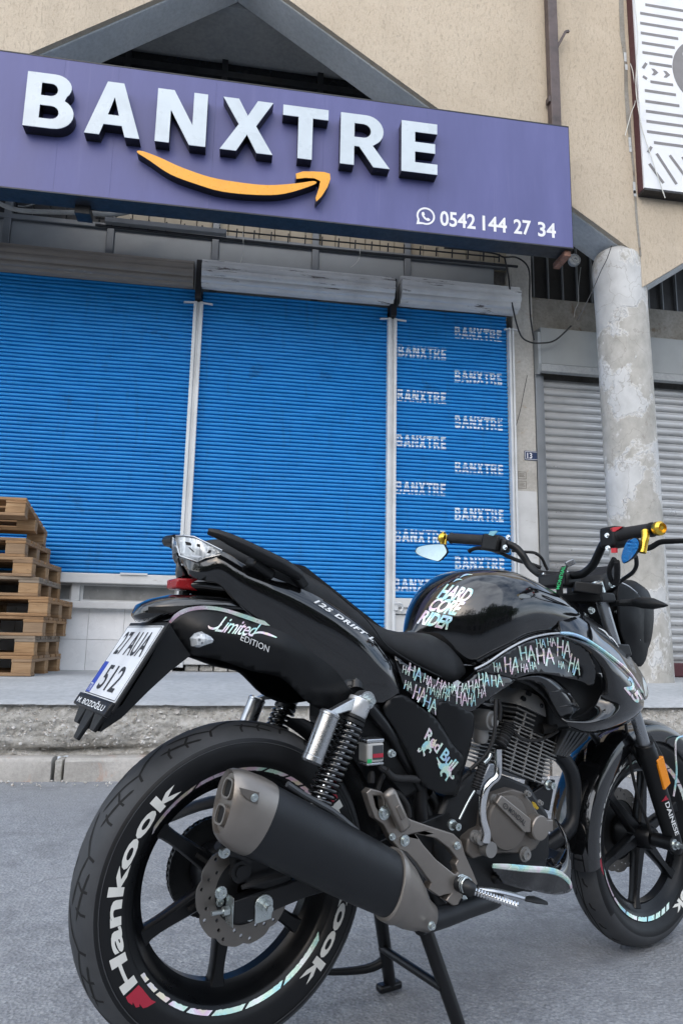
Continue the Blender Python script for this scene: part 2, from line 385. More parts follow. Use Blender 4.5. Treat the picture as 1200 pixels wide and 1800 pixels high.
def m_pillar():
    t = NT('peeling_paint'); w = t.coords((1, 1, .75))
    n = t.noise(2.1, 9, .63, w, .25); z = t.node('ShaderNodeSeparateXYZ'); t.link(t.tc.outputs['Object'], z.inputs[0])
    big = t.noise(.9, 3, .5, w)
    m = t.math('ADD', n, t.math('MULTIPLY', big, .35))
    white = t.ramp(t.noise(4, 6, .65, w), [(.3, (.45, .455, .45)), (.6, (.60, .605, .60))])
    crack = t.node('ShaderNodeTexVoronoi', Scale=3.6, feature='DISTANCE_TO_EDGE'); 
    dist = t.noise(5, 5, .6, w); mp = t.n.new('ShaderNodeVectorMath'); mp.operation = 'ADD'; sc_ = t.n.new('ShaderNodeVectorMath'); sc_.operation = 'SCALE'
    nz = t.node('ShaderNodeTexNoise', Scale=4.0, Detail=5.0); t.link(w, nz.inputs['Vector']); t.link(nz.outputs['Color'], sc_.inputs[0]); sc_.inputs['Scale'].default_value = .5
    t.link(w, mp.inputs[0]); t.link(sc_.outputs['Vector'], mp.inputs[1]); t.link(mp.outputs['Vector'], crack.inputs['Vector'])
    conc = t.ramp(t.noise(9, 7, .65, w), [(.3, (.34, .33, .30)), (.55, (.45, .435, .40)), (.75, (.53, .52, .49))])
    lip = t.ramp(m, [(.605, 0.0), (.62, 1.0), (.637, 1.0), (.655, 0.0)])
    c = t.mix(t.ramp(m, [(.62, 0.0), (.627, 1.0)]), white, conc); c = t.mix(t.math('MULTIPLY', lip, .55), c, (.78, .78, .77))
    fl = t.ramp(t.noise(13, 8, .75, w, .4), [(.635, 0.0), (.655, 1.0)]); c = t.mix(t.math('MULTIPLY', fl, .75), c, (.73, .74, .74))
    c = t.mix(t.ramp(crack.outputs['Distance'], [(.004, .55), (.014, 0.0)]), c, (.28, .26, .23))
    t.set(col=c, rough=.8, spec=.3)
    t.bump(t.math('ADD', t.ramp(m, [(.615, 1.0), (.633, 0.0)]), t.math('MULTIPLY', fl, .6)), .8, .008)
m_pillar()
def m_wood(name, a, b, c):
    t = NT(name); v = t.coords((1.2, 22, 22), True); n = t.noise(2.4, 8, .7, v, .7); oi = t.n.new('ShaderNodeObjectInfo'); w = t.noise(2.5, 4, .6, t.coords((1, 1, 1), True))
    k = t.ramp(n, [(.28, a), (.5, b), (.72, c)]); k = t.mix(t.ramp(w, [(.5, 0.0), (.75, .5)]), k, tuple(x * .55 for x in a))
    k = t.mix(t.ramp(oi.outputs['Random'], [(.0, .0), (.5, .04), (1.0, .42)]), k, (.22, .18, .14)); k = t.mix(t.ramp(t.noise(7, 6, .7, t.coords((1, 3, 3), True)), [(.60, 0.0), (.74, .6)]), k, (.09, .065, .045))
    t.set(col=k, rough=.8, spec=.25); t.bump(n, .45, .004)
m_wood('pallet_wood', (.20, .105, .048), (.33, .195, .098), (.44, .29, .165))
m_wood('pallet_block', (.23, .132, .064), (.36, .222, .115), (.46, .31, .178))
m_wood('pallet_wood_grey', (.16, .125, .09), (.25, .20, .15), (.34, .28, .22))
simple('bark', (.06, .045, .035), .9, var=.25, scale=12, bump=.5, bscale=25)
def m_leaf():
    t = NT('leaves'); oi = t.n.new('ShaderNodeObjectInfo'); n = t.noise(1.3, 3, .6)
    t.set(col=t.ramp(n, [(.3, (.022, .045, .012)), (.5, (.04, .075, .02)), (.7, (.065, .105, .03))]), rough=.6, spec=.3)
m_leaf()
simple('house_render', (.13, .12, .11), .9, var=.1, scale=1)

# ================================================================ ground, kerb, pavement
def nz(p):
    from mathutils import noise
    return noise.noise(p)
from mathutils import noise as _noise
def fbm(p, oct=4):
    s = 0; a = 1
    for k in range(oct): s += a * _noise.noise(Vector(p) * (2 ** k)); a *= .5
    return s
def road():
    xs = [-200, -60, -20, -8] + [-5 + .25 * i for i in range(45)] + [9, 20, 60, 200]; ys = [-200, -60, -20, -6] + [-2 + .25 * i for i in range(27)]
    ys[-1] = 4.62
    vs = []; fs = []
    for y in ys:
        for x in xs:
            near = -6 < x < 8 and -3 < y < 4.6
            z = .006 * fbm((x * .9, y * .9, 0)) if near else 0
            if y > 4.2: z = .004 * fbm((x * 2, y * 2, 3))
            vs.append((x, y, z - .004))
    n = len(xs)
    for j in range(len(ys) - 1):
        for i in range(n - 1): a = j * n + i; fs.append((a, a + 1, a + n + 1, a + n))
    return link_mesh('road', vs, fs, 'asphalt', None, 60, 'structure')
road()
KY = 4.50                                    # road side face of the kerb
def slab_z(y): return .429 + (.52 - .429) * min(1, max(0, (y - KY) / 1.05)) + .005 * max(0, y - 5.55)
def pavement():
    ys = [4.55, 4.6, 4.7, 4.9, 5.1, 5.3, 5.55, 6.0, 6.5, 7.4]; xs = [-60, -20] + [-7 + .2 * i for i in range(80)] + [20, 60]; vs = []; fs = []
    for y in ys:
        for x in xs:
            e = (.035 * fbm((x * 1.7, 1, 5)) + .012 * fbm((x * 9, 3, 5))) if y == 4.55 else 0
            vs.append((x, y + e, slab_z(y) + (.006 * fbm((x * 1.1, y * 1.3, 2)) if y < 6 else 0) - (.012 if y == 4.55 else 0)))
    n = len(xs)
    for j in range(len(ys) - 1):
        for i in range(n - 1): a = j * n + i; fs.append((a, a + 1, a + n + 1, a + n))
    return link_mesh('pavement', vs, fs, 'slab_concrete', None, 50, 'structure')
pavement()
def rough_edge():
    """broken conglomerate face between kerb and slab"""
    xs = [-6.0 + .12 * i for i in range(26)] + [-2.9 + .016 * i for i in range(480)] + [4.8 + .12 * i for i in range(35)]; N = 30; vs = []; fs = []
    for j in range(N + 1):
        t = j / N
        for x in xs:
            z = .118 + (.424 - .118) * t
            y = 4.60 - .05 * math.sin(t * PI * .9) + .01
            crev = .10 * math.exp(-((t - .13 - .10 * fbm((x * 1.3, 0, 9)) ) / .055) ** 2) * max(0, .25 + 1.2 * fbm((x * .8, 4, 1)))
            y += crev + .022 * fbm((x * 5, z * 9, 2), 5) + .022 * abs(_noise.noise(Vector((x * 34, z * 40, 7)))) + .010 * _noise.noise(Vector((x * 80, z * 80, 3)))
            if j == N: y = 4.56 + .030 * fbm((x * 5, z * 9, 2), 3); z = slab_z(4.55) - .010
            vs.append((x, y, z + .006 * _noise.noise(Vector((x * 30, t * 12, 1)))))
    n = len(xs)
    for j in range(N):
        for i in range(n - 1): a = j * n + i; fs.append((a, a + 1, a + n + 1, a + n))
    o = link_mesh('pavement_edge', vs, fs, 'rough_concrete', None, 180, 'structure')
    return o
edge = rough_edge()
def m_pebble():
    t = NT('pebble_mix'); g = t.n.new('ShaderNodeNewGeometry'); c = t.ramp(g.outputs['Random Per Island'], [(.0, (.30, .28, .25)), (.3, (.46, .44, .40)), (.55, (.55, .54, .52)), (.8, (.66, .65, .63)), (1.0, (.40, .33, .27))]); t.set(col=c, rough=.8)
m_pebble()
def pebbles():
    rnd = random.Random(4); mb = MB()
    bm = bmesh.new(); bmesh.ops.create_icosphere(bm, subdivisions=1, radius=1); iv = [v.co.copy() for v in bm.verts]; iff = [tuple(v.index for v in f.verts) for f in bm.faces]; bm.free()
    tree = BVHTree.FromPolygons([v.co for v in edge.data.vertices], [tuple(p.vertices) for p in edge.data.polygons])
    def stone(c, s):
        r = Matrix.Rotation(rnd.random() * 6.28, 3, 'X') @ Matrix.Rotation(rnd.random() * 6.28, 3, 'Z'); sc = Vector((s, s * rnd.uniform(.55, .9), s * rnd.uniform(.5, .85)))
        mb.add([Vector(c) + r @ Vector((v.x * sc.x, v.y * sc.y, v.z * sc.z)) * (1 + .28 * rnd.uniform(-1, 1)) for v in iv], iff)
    for k in range(6500):
        x = rnd.uniform(-2.4, 4.3); z = rnd.uniform(.13, .42); h = tree.ray_cast(Vector((x, 4.2, z)), Vector((0, 1, 0)))
        if h[0]: s = rnd.choice((.003, .004, .004, .005, .006, .008, .013)) * rnd.uniform(.7, 1.3); stone(h[0] + Vector((0, s * .15, 0)), s)
    for k in range(500):
        x = rnd.uniform(-2.4, 4.3); y = KY - abs(rnd.gauss(0, .10)); s = rnd.choice((.003, .004, .006, .009)); stone((x, y, s * .2), s)
    return mb.build('loose_gravel', 'pebble_mix', None, 25, False, kind='stuff')
pebbles()
def kerb():
    k = empty('kerb', (0, KY, 0)); k['kind'] = 'structure'
    rnd = random.Random(3); x = -6.27; L = .0
    while x < 9.0:
        L = rnd.uniform(.66, .80)
        if x < -1.05 and x + L > -1.30: L = -.965 - x
        mb = MB(); n = 7; rings = []
        for i in range(n + 1):
            xx = .006 + (L - .018) * i / n; j = lambda a: a * rnd.uniform(-1, 1)
            rings.append([(xx, .0 + j(.003), -.05), (xx, .0 + j(.003), .105 + j(.004)), (xx, .018 + j(.003), .124 + j(.003)), (xx, .16, .126 + j(.002)), (xx, .16, -.05)])
        mb.loft(rings); o = mb.build('kerb_stone', 'kerb_concrete', k, 40); o.location = (x, rnd.uniform(-.006, .006), rnd.uniform(-.004, .003)); x += L
        if abs(x + .965) < .01:
            mb = MB(); mb.box((.008, .012, -.05), (.048, .15, .112)); o = bevel(mb.build('mortar_joint', 'rough_concrete', k, 40), .006); o.location = (x, 0, 0); x += .058
kerb()

# ================================================================ the building
bld = tag(empty('shop_building', (0, 6.5, .52)), 'tan roughcast shop building with grey gable beams and blue roller shutters', 'building')
OFF = Vector((0, 6.5, .52))
def bpart(mb, name, mat, parent=None, smooth=None, bev=0):
    mb.v = [v - OFF for v in mb.v]; o = mb.build(name, mat, parent or bld, smooth)
    if bev: bevel(o, bev)
    return o
YT = 5.55; AP = (-.183, 6.822); SL = .652; VX = 3.595; ZV = AP[1] - SL * (VX - AP[0])
XL = AP[0] - (AP[1] - ZV) / .718
# plaster wall with zigzag lower edge
zz = [(XL - 3, ZV + SL * 3), (XL, ZV), AP, (VX, ZV), (VX, 4.055), (VX + 3.6, 4.055 + .675 * 3.6), (9, 6.2), (9, 11), (XL - 3, 11)]
mb = MB(); mb.prism([zz], lambda a, b, d: (a, d, b), YT, YT + .05); bpart(mb, 'plaster_wall', 'roughcast_plaster')
def beam(x0, z0, x1, z1, y0=YT + .052, y1=YT + .40, th=.30, name='gable_beam'):
    mb = MB(); mb.prism([[(x0, z0), (x1, z1), (x1, z1 + th), (x0, z0 + th)]], lambda a, b, d: (a, d, b), y0, y1); return bpart(mb, name, 'grey_paint', bev=.008)
beam(XL, ZV - .012, AP[0], AP[1] - .012); beam(AP[0], AP[1] - .012, VX, ZV - .012)
beam(VX + .002, 4.045, VX + 3.6, 4.045 + .675 * 3.6)
# thin drip edge along the left face of the valley
mb = MB(); mb.box((VX - .02, YT + .052, 4.06), (VX, YT + .30, ZV)); bpart(mb, 'valley_cheek', 'grey_paint')
# ceiling behind the gable, upper dark glazing
mb = MB(); mb.box((-7, 5.96, 6.76), (9, 6.9, 6.9)); bpart(mb, 'ceiling', 'dark_soffit')
mb = MB(); mb.box((-7, 6.66, 5.02), (2.95, 6.88, 6.7585)); bpart(mb, 'upper_glazing', 'dark_glass')
for x in (-2.2, -1.27, -.3, .7, 1.65, 2.6):
    mb = MB(); mb.box((x - .03, 6.60, 5.02), (x + .03, 6.658, 6.755)); bpart(mb, 'glazing_bar', 'dark_frame')
mb = MB(); mb.box((-7, 6.598, 6.55), (2.92, 6.657, 6.62)); bpart(mb, 'glazing_rail', 'dark_frame')
# beige slatted strip and grey panels over the shutters
for i in range(44):
    x = -3.9 + i * .155
    if x + .15 > 2.80: break
    mb = MB(); mb.box((x, 6.63, 4.70), (x + .148, 6.66, 5.018)); bpart(mb, 'strip_board', 'beige_panel' if x > -1.35 else 'dark_frame', bev=.004)
edges_x = [-4.2, -3.2, -2.246, -1.30, -.30, .695, 1.65, 2.62]
for a, b in zip(edges_x[:-1], edges_x[1:]):
    mb = MB(); mb.box((a + .035, 6.60, 4.10), (b - .035, 6.64, 4.70)); bpart(mb, 'spandrel_panel', 'grey_panel', bev=.006)
    mb = MB(); mb.box((a - .034, 6.575, 4.09), (a + .034, 6.628, 5.018)); bpart(mb, 'spandrel_post', 'grey_frame_metal', bev=.006)
mb = MB(); mb.box((-5, 6.57, 4.702), (2.72, 6.6285, 4.752)); bpart(mb, 'spandrel_rail', 'grey_frame_metal', bev=.005)
mb = MB(); mb.box((-7, 6.70, .4), (9, 6.78, 5.02)); bpart(mb, 'back_wall', 'stained_wall')
# stained pier between the blue and the grey shutters
mb = MB(); mb.box((2.735, 6.50, .5), (2.955, 6.70, 4.9)); pier = bpart(mb, 'pier', 'column_wall', bev=.006)
mb = MB(); mb.box((2.70, 6.4975, .52), (2.945, 6.50, 2.30)); bpart(mb, 'pier_base_panel', 'white_wood_paint')
mb = MB(); mb.box((2.825, 6.492, 2.615), (2.98, 6.4985, 2.71)); nb = bpart(mb, 'house_number', 'number_blue', bev=.002)
mb = MB(); mb.box((2.831, 6.4905, 2.622), (2.975, 6.4915, 2.626)); mb.box((2.831, 6.4905, 2.699), (2.975, 6.4915, 2.703)); mb.box((2.831, 6.4905, 2.622), (2.835, 6.4915, 2.703)); bpart(mb, 'number_border', 'print_white', nb)
flat_text('number_digits', '13', V(2.852, 6.4908, 2.632) - OFF, (.052, 0, 0), (0, 0, .058), 'print_white', nb, .02)
for k in range(2):   # faded square stamp on the pier
    x0 = 2.755; z0 = 2.325 + .095 * k; mb = MB()
    for (a, b, c, d) in ((0, 0, .085, .004), (0, .07, .085, .074), (0, 0, .004, .074), (.081, 0, .085, .074), (.012, .022, .072, .027), (.012, .036, .06, .041), (.012, .05, .066, .055)):
        mb.box((x0 + a, 6.4965, z0 + b), (x0 + c, 6.499, z0 + d))
    bpart(mb, 'faded_stamp', 'faint_ink')
# ---- blue roller shutters
PIT = .0372
def shutter(x0, x1, z0, z1, label, y=6.50, seed=1):
    rnd = random.Random(seed); prof = [(0, .012), (.10, .002), (.24, -.0125), (.52, -.0155), (.78, -.012), (.92, .003)]
    zs = []; ns = int((z1 - z0) / PIT)
    nx = 14; vs = []; fs = []
    for s in range(ns):
        jit = [rnd.gauss(0, .0018) for _ in range(nx + 1)]; tilt = rnd.gauss(0, .0022)
        for t, d in prof:
            for i in range(nx + 1):
                x = x0 + (x1 - x0) * i / nx
                vs.append(V(x, y + d + jit[i] * (t > .05) + tilt * math.sin(i) + .014 * fbm((x * .9, (z0 + s * PIT) * .8, seed), 3), z0 + (s + t) * PIT + .0015 * _noise.noise(V(x * 1.2, s * .3, seed))) - OFF)
    n = nx + 1
    for j in range(ns * len(prof) - 1):
        for i in range(nx): a = j * n + i; fs.append((a, a + 1, a + n + 1, a + n))
    o = link_mesh('roller_shutter', vs, fs, 'blue_shutter_paint', bld, 30); o['label'] = label; return o
sh1 = shutter(-4.2, -.455, 1.36, 4.14, 'wide blue corrugated shutter behind the pallets', seed=1)
sh2 = shutter(-.385, 1.42, .64, 4.12, 'middle blue corrugated shutter behind the motorcycle seat', seed=2)
sh3 = shutter(1.50, 2.66, 1.215, 4.14, 'narrow blue shutter with sprayed white lettering', seed=3)
def roll(x0, x1, z, r, mat, label, seed, end=False):
    """fluted cover of the coiled shutter"""
    rnd = random.Random(seed); rings = []; nx = 20; na = 44
    for i in range(nx + 1):
        x = x0 + (x1 - x0) * i / nx; ring = []
        for k in range(na):
            a = 2 * PI * k / na; rr = r * (1 + .075 * (1, .4, -1, .4)[k % 4]) * (1 + .03 * fbm((x * 1.3, math.cos(a), math.sin(a) + seed), 2))
            ring.append(V(x, 6.40 + math.cos(a) * rr * .95, z + math.sin(a) * rr))
        rings.append(ring)
    mb = MB(); mb.loft(rings); o = bpart(mb, 'roll_cover', mat, None, 25); o['label'] = label; return o
roll(-4.2, -.475, 4.205, .122, 'weathered_brown_metal', 'brown weathered fluted roll cover over the wide shutter', 1)
roll(-.40, 1.455, 4.225, .130, 'flaky_white_metal', 'white flaking fluted roll cover over the middle shutter', 2)
roll(1.525, 2.74, 4.245, .138, 'flaky_white_metal', 'white fluted roll cover over the narrow shutter', 3)
def post(x, z0, z1, w=.088, y0=6.425, tabs=True):
    mb = MB()
    for a, b, d in ((-w / 2, -w * .14, .0), (w * .14, w / 2, .0), (-w * .14, w * .14, .018)): mb.box((x + a, y0 + d, z0), (x + b, 6.515, z1))
    o = bpart(mb, 'guide_post', 'white_frame_paint', bev=.004)
    if tabs:
        mb = MB(); mb.bar((x - w * .25, y0 + .01, z1 - .012), (x - w * 1.5, y0 - .02, z1 - .035), .02, .012); mb.bar((x + w * .25, y0 + .01, z1 - .012), (x + w * 1.5, y0 - .02, z1 - .035), .02, .012)
        bpart(mb, 'post_tab', 'white_frame_paint', o)
post(-.42, .56, 3.96); post(1.462, .56, 3.965); post(2.692, .56, 3.97, .055)
for x in (-.425, 1.462):
    mb = MB(); mb.box((x - .03, 6.38, 3.97), (x + .03, 6.52, 4.36)); bpart(mb, 'bearing_plate', 'black_metal', bev=.005)
# below the wide shutter: timber rail, basement lights, ledge and tiles
mb = MB(); mb.box((-4.2, 6.40, 1.265), (-.467, 6.52, 1.352)); bpart(mb, 'sill_rail', 'white_wood_paint', bev=.008)
mb = MB(); mb.box((-.95, 6.385, 1.345), (-.72, 6.42, 1.362)); bpart(mb, 'sill_clip', 'white_wood_paint')
mb = MB(); mb.box((-4.2, 6.42, 1.048), (-.467, 6.56, 1.112)); bpart(mb, 'ledge', 'white_wood_paint', bev=.008)
for a, b in ((-3.2, -2.35), (-2.28, -1.36), (-1.29, -.47)):
    mb = MB(); mb.box((a, 6.535, 1.113), (b, 6.55, 1.262)); w_ = bpart(mb, 'basement_light', 'window_dust')
    mb = MB(); mb.box((b, 6.47, 1.113), (b + .068, 6.56, 1.264)); bpart(mb, 'frame', 'white_wood_paint', w_, bev=.004)
    mb = MB()
    for q in ((a, 1.113, a + .02, 1.262), (b - .02, 1.113, b, 1.262), (a + .02, 1.113, b - .02, 1.128), (a + .02, 1.25, b - .02, 1.262)): mb.box((q[0], 6.515, q[1]), (q[2], 6.534, q[3]))
    bpart(mb, 'bead', 'white_wood_paint', w_)
mb = MB(); mb.box((-4.2, 6.512, .5), (-.467, 6.53, 1.046)); bpart(mb, 'tile_bed', 'tile_grout')
tile_src = None
for i in range(9):
    for j in range(2):
        x1 = -1.2025 + .30 * (i - 4) ; z0 = .518 + .268 * j
        if x1 > -.76 and i > 8: continue
        w = .2965; x1e = min(x1 + w, -.47)
        if x1 > -.5: continue
        if tile_src is None or x1 + w > -.47:
            mb = MB(); mb.box((0, 0, 0), (x1e - x1, .008, .2645)); t_ = mb.build('tile', 'white_tile', bld); bevel(t_, .0015)
            if x1 + w <= -.47: tile_src = t_
        else: t_ = copy_to(tile_src, bld)
        t_.location = V(x1, 6.504, z0) - OFF
# below the middle shutter: step with rubble; below the narrow one: painted panel door
mb = MB(); mb.box((-.375, 6.44, .585), (1.415, 6.52, .648)); bpart(mb, 'bottom_bar', 'white_wood_paint', bev=.006)
rr_ = random.Random(12)
for i in range(14):
    x = -.36 + i * .125; mb = MB(); mb.box((0, 0, 0), (.115, .07, .05)); o = mb.build('step_brick', 'rough_concrete', bld); bevel(o, .008); o.location = V(x, 6.49 + rr_.uniform(-.02, .02), .527) - OFF; o.rotation_euler = (0, 0, rr_.uniform(-.15, .15))
mb = MB(); mb.box((1.505, 6.43, 1.125), (2.66, 6.53, 1.212)); bpart(mb, 'bottom_bar', 'white_wood_paint', bev=.006)
mb = MB(); mb.box((1.505, 6.445, 1.068), (2.66, 6.53, 1.120)); bpart(mb, 'door_rail', 'white_wood_paint', bev=.006)
mb = MB(); mb.box((1.505, 6.475, .53), (2.66, 6.53, 1.064)); bpart(mb, 'door_panel', 'white_wood_paint', bev=.006)
mb = MB(); mb.tube([(1.50, 6.41, 1.16), (1.53, 6.39, 1.165), (1.565, 6.40, 1.15), (1.57, 6.41, 1.12), (1.555, 6.41, 1.09)], .009, 8, 4); mb.box((1.49, 6.415, 1.10), (1.53, 6.44, 1.15)); bpart(mb, 'latch', 'white_frame_paint', None, 40)
# sprayed stencils on the narrow shutter (only on the ridges of the slats)
def spans(loops, y):
    xs = []
    for L in loops:
        for i in range(len(L)):
            (x0, y0), (x1, y1) = L[i], L[(i + 1) % len(L)]
            if (y0 <= y < y1) or (y1 <= y < y0): xs.append(x0 + (y - y0) * (x1 - x0) / (y1 - y0))
    xs.sort(); return list(zip(xs[::2], xs[1::2]))
WORD = 'BANXTRE'
GL = [glyph(c) for c in WORD]; GW = sum(g[0] for g in GL) + .13 * 6
shtree = BVHTree.FromPolygons([v.co for v in sh3.data.vertices], [tuple(p.vertices) for p in sh3.data.polygons])
def stencil(x0, zc, w=.49, h=.124, seed=0):
    rnd = random.Random(seed); mb = MB(); rows = 18
    for r in range(rows):
        yy = (r + .5) / rows; z = zc + (yy - .5) * h; x = x0
        fr = ((z - 1.215) / PIT) % 1
        if fr < .09: continue
        for (gw, loops) in GL:
            for a, b in spans(loops, yy):
                a += rnd.uniform(-.035, .015); b += rnd.uniform(-.015, .035)
                if rnd.random() < .03: continue
                xa = x + a / GW * w; xb = x + b / GW * w; zz0 = z - h / rows / 2; zz1 = z + h / rows / 2
                q = []
                for (px, pz) in ((xa, zz0), (xb, zz0), (xb, zz1), (xa, zz1)):
                    hh = shtree.ray_cast(V(px, 6.3, pz) - OFF, V(0, 1, 0)); q.append((hh[0] + V(0, -.0012, 0)) if hh[0] else V(px, 6.484, pz) - OFF)
                mb.add(q, [(0, 1, 2, 3)])
            x += (gw + .13) / GW * w
    mb.build('stencil', 'stencil_paint', sh3)
zt = 3.897
for k in range(6):
    stencil(2.118 - .004 * k, zt - .466 * k + .006 * math.sin(k * 2), seed=k); stencil(1.535 - .006 * k, zt - .238 - .464 * k, seed=20 + k)
# ---- right bay: louvre, concrete band, shutter box, grey shutter
mb = MB(); mb.box((2.96, 6.64, 4.41), (7, 6.695, 5.6)); bpart(mb, 'louvre_back', 'black_metal')
for i in range(22):
    mb = MB(); mb.box((0, 0, 0), (.012, .03, .62)); o = mb.build('louvre_bar', 'grey_frame_metal', bld); o.location = V(3.02 + .165 * i, 6.60, 4.42) - OFF
mb = MB(); mb.box((2.957, 6.58, 3.98), (7, 6.70, 4.41)); bpart(mb, 'concrete_band', 'stained_wall', bev=.01)
mb = MB(); mb.prism([[(6.40, 3.99), (6.58, 4.02), (6.58, 3.60), (6.40, 3.60), (6.40, 3.75)]], lambda a, b, d: (d, a, b), 2.99, 7); bpart(mb, 'shutter_box', 'shutter_box', bev=.006)
mb = MB(); mb.prism([[(6.398, 3.94), (6.57, 4.00), (6.60, 3.55), (6.43, 3.50), (6.395, 3.60)]], lambda a, b, d: (d, a, b), 2.958, 2.988); bpart(mb, 'box_end_plate', 'grey_panel', bev=.004)
mb = MB(); mb.box((2.985, 6.39, 3.52), (7, 6.46, 3.598)); bpart(mb, 'box_lip', 'dark_soffit', bev=.006)
mb = MB(); mb.box((2.958, 6.48, .52), (3.02, 6.60, 3.52)); mb.box((3.02, 6.50, .52), (3.055, 6.56, 3.52)); bpart(mb, 'guide_post', 'grey_frame_metal', bev=.004)
gs = empty('roller_shutter', (0, 0, 0)); gs.parent = bld; gs['label'] = 'grey metal roller shutter behind the pillar'
slat_src = None; SP = .0855
for i in range(36):
    if slat_src is None:
        mb = MB(); rings = []
        pr = [(0, 0), (-.010, .004), (-.020, .014), (-.0245, .032), (-.022, .050), (-.012, .064), (.004, .072), (.006, .0855), (.014, .0855), (.014, 0)]
        mb.loft([[(0, a, b) for a, b in pr], [(3.9, a, b) for a, b in pr]]); slat_src = mb.build('slat', 'slat_metal', gs, 30); o = slat_src
    else: o = copy_to(slat_src, gs)
    o.location = V(3.05, 6.56, 3.50 - SP * (i + 1)) - OFF
mb = MB(); mb.box((4.20, 6.45, .53), (4.75, 6.54, .66)); bpart(mb, 'brown_box', 'board_red', bev=.008)
# ---- pillar
def pillar():
    mb = MB(); rings = []; n = 40; rows = 60; cx, cy, r = 3.51, 5.775, .232
    for j in range(rows + 1):
        z = .49 + (4.47 - .49) * j / rows; ring = []; cx = 3.505 + .05 * (4.4 - z) / 3.9
        for k in range(n):
            a = 2 * PI * k / n; rr = r * (1 + .010 * fbm((math.cos(a) * 2, math.sin(a) * 2, z * 2.2), 4)) * (1 + .05 * max(0, (z - 3.9) / .6)) * (1 if j < rows - 1 else (.97 if j < rows else .86))
            ring.append(V(cx + math.cos(a) * rr, cy + math.sin(a) * rr, z))
        rings.append(ring)
    mb.loft(rings); o = bpart(mb, 'pillar', 'peeling_paint', None, 60); o['label'] = 'round concrete pillar with peeling white paint'
pillar()
# ---- vertical movement joint in the plaster, with patches
mb = MB(); js = [(3.5472, 5.546, 7.2927), (3.5345, 5.546, 6.7056), (3.5536, 5.546, 6.391), (3.5426, 5.546, 6.0765), (3.5479, 5.546, 5.7388), (3.5597, 5.546, 5.528), (3.5723, 5.546, 5.2301), (3.5746, 5.546, 4.7604), (3.5917, 5.546, 4.3602)]
w0 = [.022, .026, .016, .020, .022, .012, .010, .012, .010]
mb.loft([[(p[0] - w, 5.5485, p[2]), (p[0] + w, 5.5485, p[2]), (p[0] + w, 5.5462, p[2]), (p[0] - w, 5.5462, p[2])] for p, w in zip(js, w0)]); bpart(mb, 'wall_joint', 'stained_wall')
for (p, h) in zip([(3.551, 5.546, 6.4537), (3.5569, 5.546, 6.3411), (3.548, 5.546, 5.5264), (3.5499, 5.546, 5.4544), (3.5681, 5.546, 5.052), (3.5706, 5.546, 4.9935)], (.05, .03, .05, .03, .06, .03)):
    mb = MB(); mb.box((p[0] - .013, 5.5445, p[2] - h), (p[0] + .013, 5.546, p[2] + h)); bpart(mb, 'joint_patch', 'grey_paint')

# ================================================================ sign over the shop
SY = 5.30
sg = tag(empty('shop_sign', (0, SY + .2, 4.21)), 'long purple shop sign board with raised white letters and orange curved arrow', 'sign'); SO = V(0, SY + .2, 4.21)
def spart(mb, name, mat, parent=None, smooth=None, bev=0):
    mb.v = [v - SO for v in mb.v]; o = mb.build(name, mat, parent or sg, smooth)
    if bev: bevel(o, bev)
    return o
for a, b in ((-4.6, -3.05), (-3.0494, -1.5006), (-1.50, -1.0806), (-1.08, -.3006), (-.30, .5994), (.60, 1.4994), (1.50, 2.80)):
    mb = MB(); mb.box((a, SY, 4.215), (b, SY + .14, 5.385)); spart(mb, 'sign_panel', 'sign_vinyl', bev=.0006)
mb = MB(); mb.box((-4.6, SY - .002, 4.203), (2.803, SY + .18, 4.213)); mb.box((-4.6, SY - .002, 5.386), (2.803, SY + .18, 5.396)); mb.box((2.8005, SY - .002, 4.2125), (2.803, SY + .18, 5.3865)); spart(mb, 'edge_trim', 'dark_frame')
LX = [(-1.742, -1.375), (-1.288, -.868), (-.752, -.358), (-.245, .178), (.25, .626), (.730, 1.148), (1.247, 1.557)]
LTOP, LBOT = 5.158, 4.684
for ch, (a, b) in zip(WORD, LX):
    gw, loops = glyph(ch); fn = lambda p, q, d: (a + p / gw * (b - a), d, LBOT + q * (LTOP - LBOT))
    mb = MB(); mb.prism(loops, fn, SY - .001, SY - .095); o = spart(mb, 'letter', 'sign_letter_side')
    mb = MB(); mb.prism(loops, fn, SY - .0955, SY - .101); spart(mb, 'letter_face', 'sign_white', o, bev=.0012)
sm = catmull([(p[0], 0, p[2]) for p in [(-0.8793, 5.2, 4.5746), (-0.7844, 5.2, 4.5177), (-0.6124, 5.2, 4.4161), (-0.4113, 5.2, 4.3575), (-0.2098, 5.2, 4.3182), (0.0594, 5.2, 4.3218), (0.2855, 5.2, 4.3599), (0.5222, 5.2, 4.4709), (0.5168, 5.2, 4.5009), (0.3742, 5.2, 4.4623), (0.1464, 5.2, 4.4182), (-0.0798, 5.2, 4.4146), (-0.3044, 5.2, 4.431), (-0.5287, 5.2, 4.4867), (-0.7081, 5.2, 4.5528), (-0.8413, 5.2, 4.5897)]], 4, True)
ar = [(p[0], p[2]) for p in [(0.3716, 5.2, 4.5487), (0.4264, 5.2, 4.5763), (0.5192, 5.2, 4.5884), (0.6033, 5.2, 4.5942), (0.6504, 5.2, 4.5848), (0.6561, 5.2, 4.5392), (0.6344, 5.2, 4.4646), (0.5897, 5.2, 4.3774), (0.5447, 5.2, 4.3211), (0.5391, 5.2, 4.3559), (0.5647, 5.2, 4.4507), (0.5726, 5.2, 4.508), (0.5254, 5.2, 4.5276), (0.4511, 5.2, 4.5231), (0.3776, 5.2, 4.5035)]]
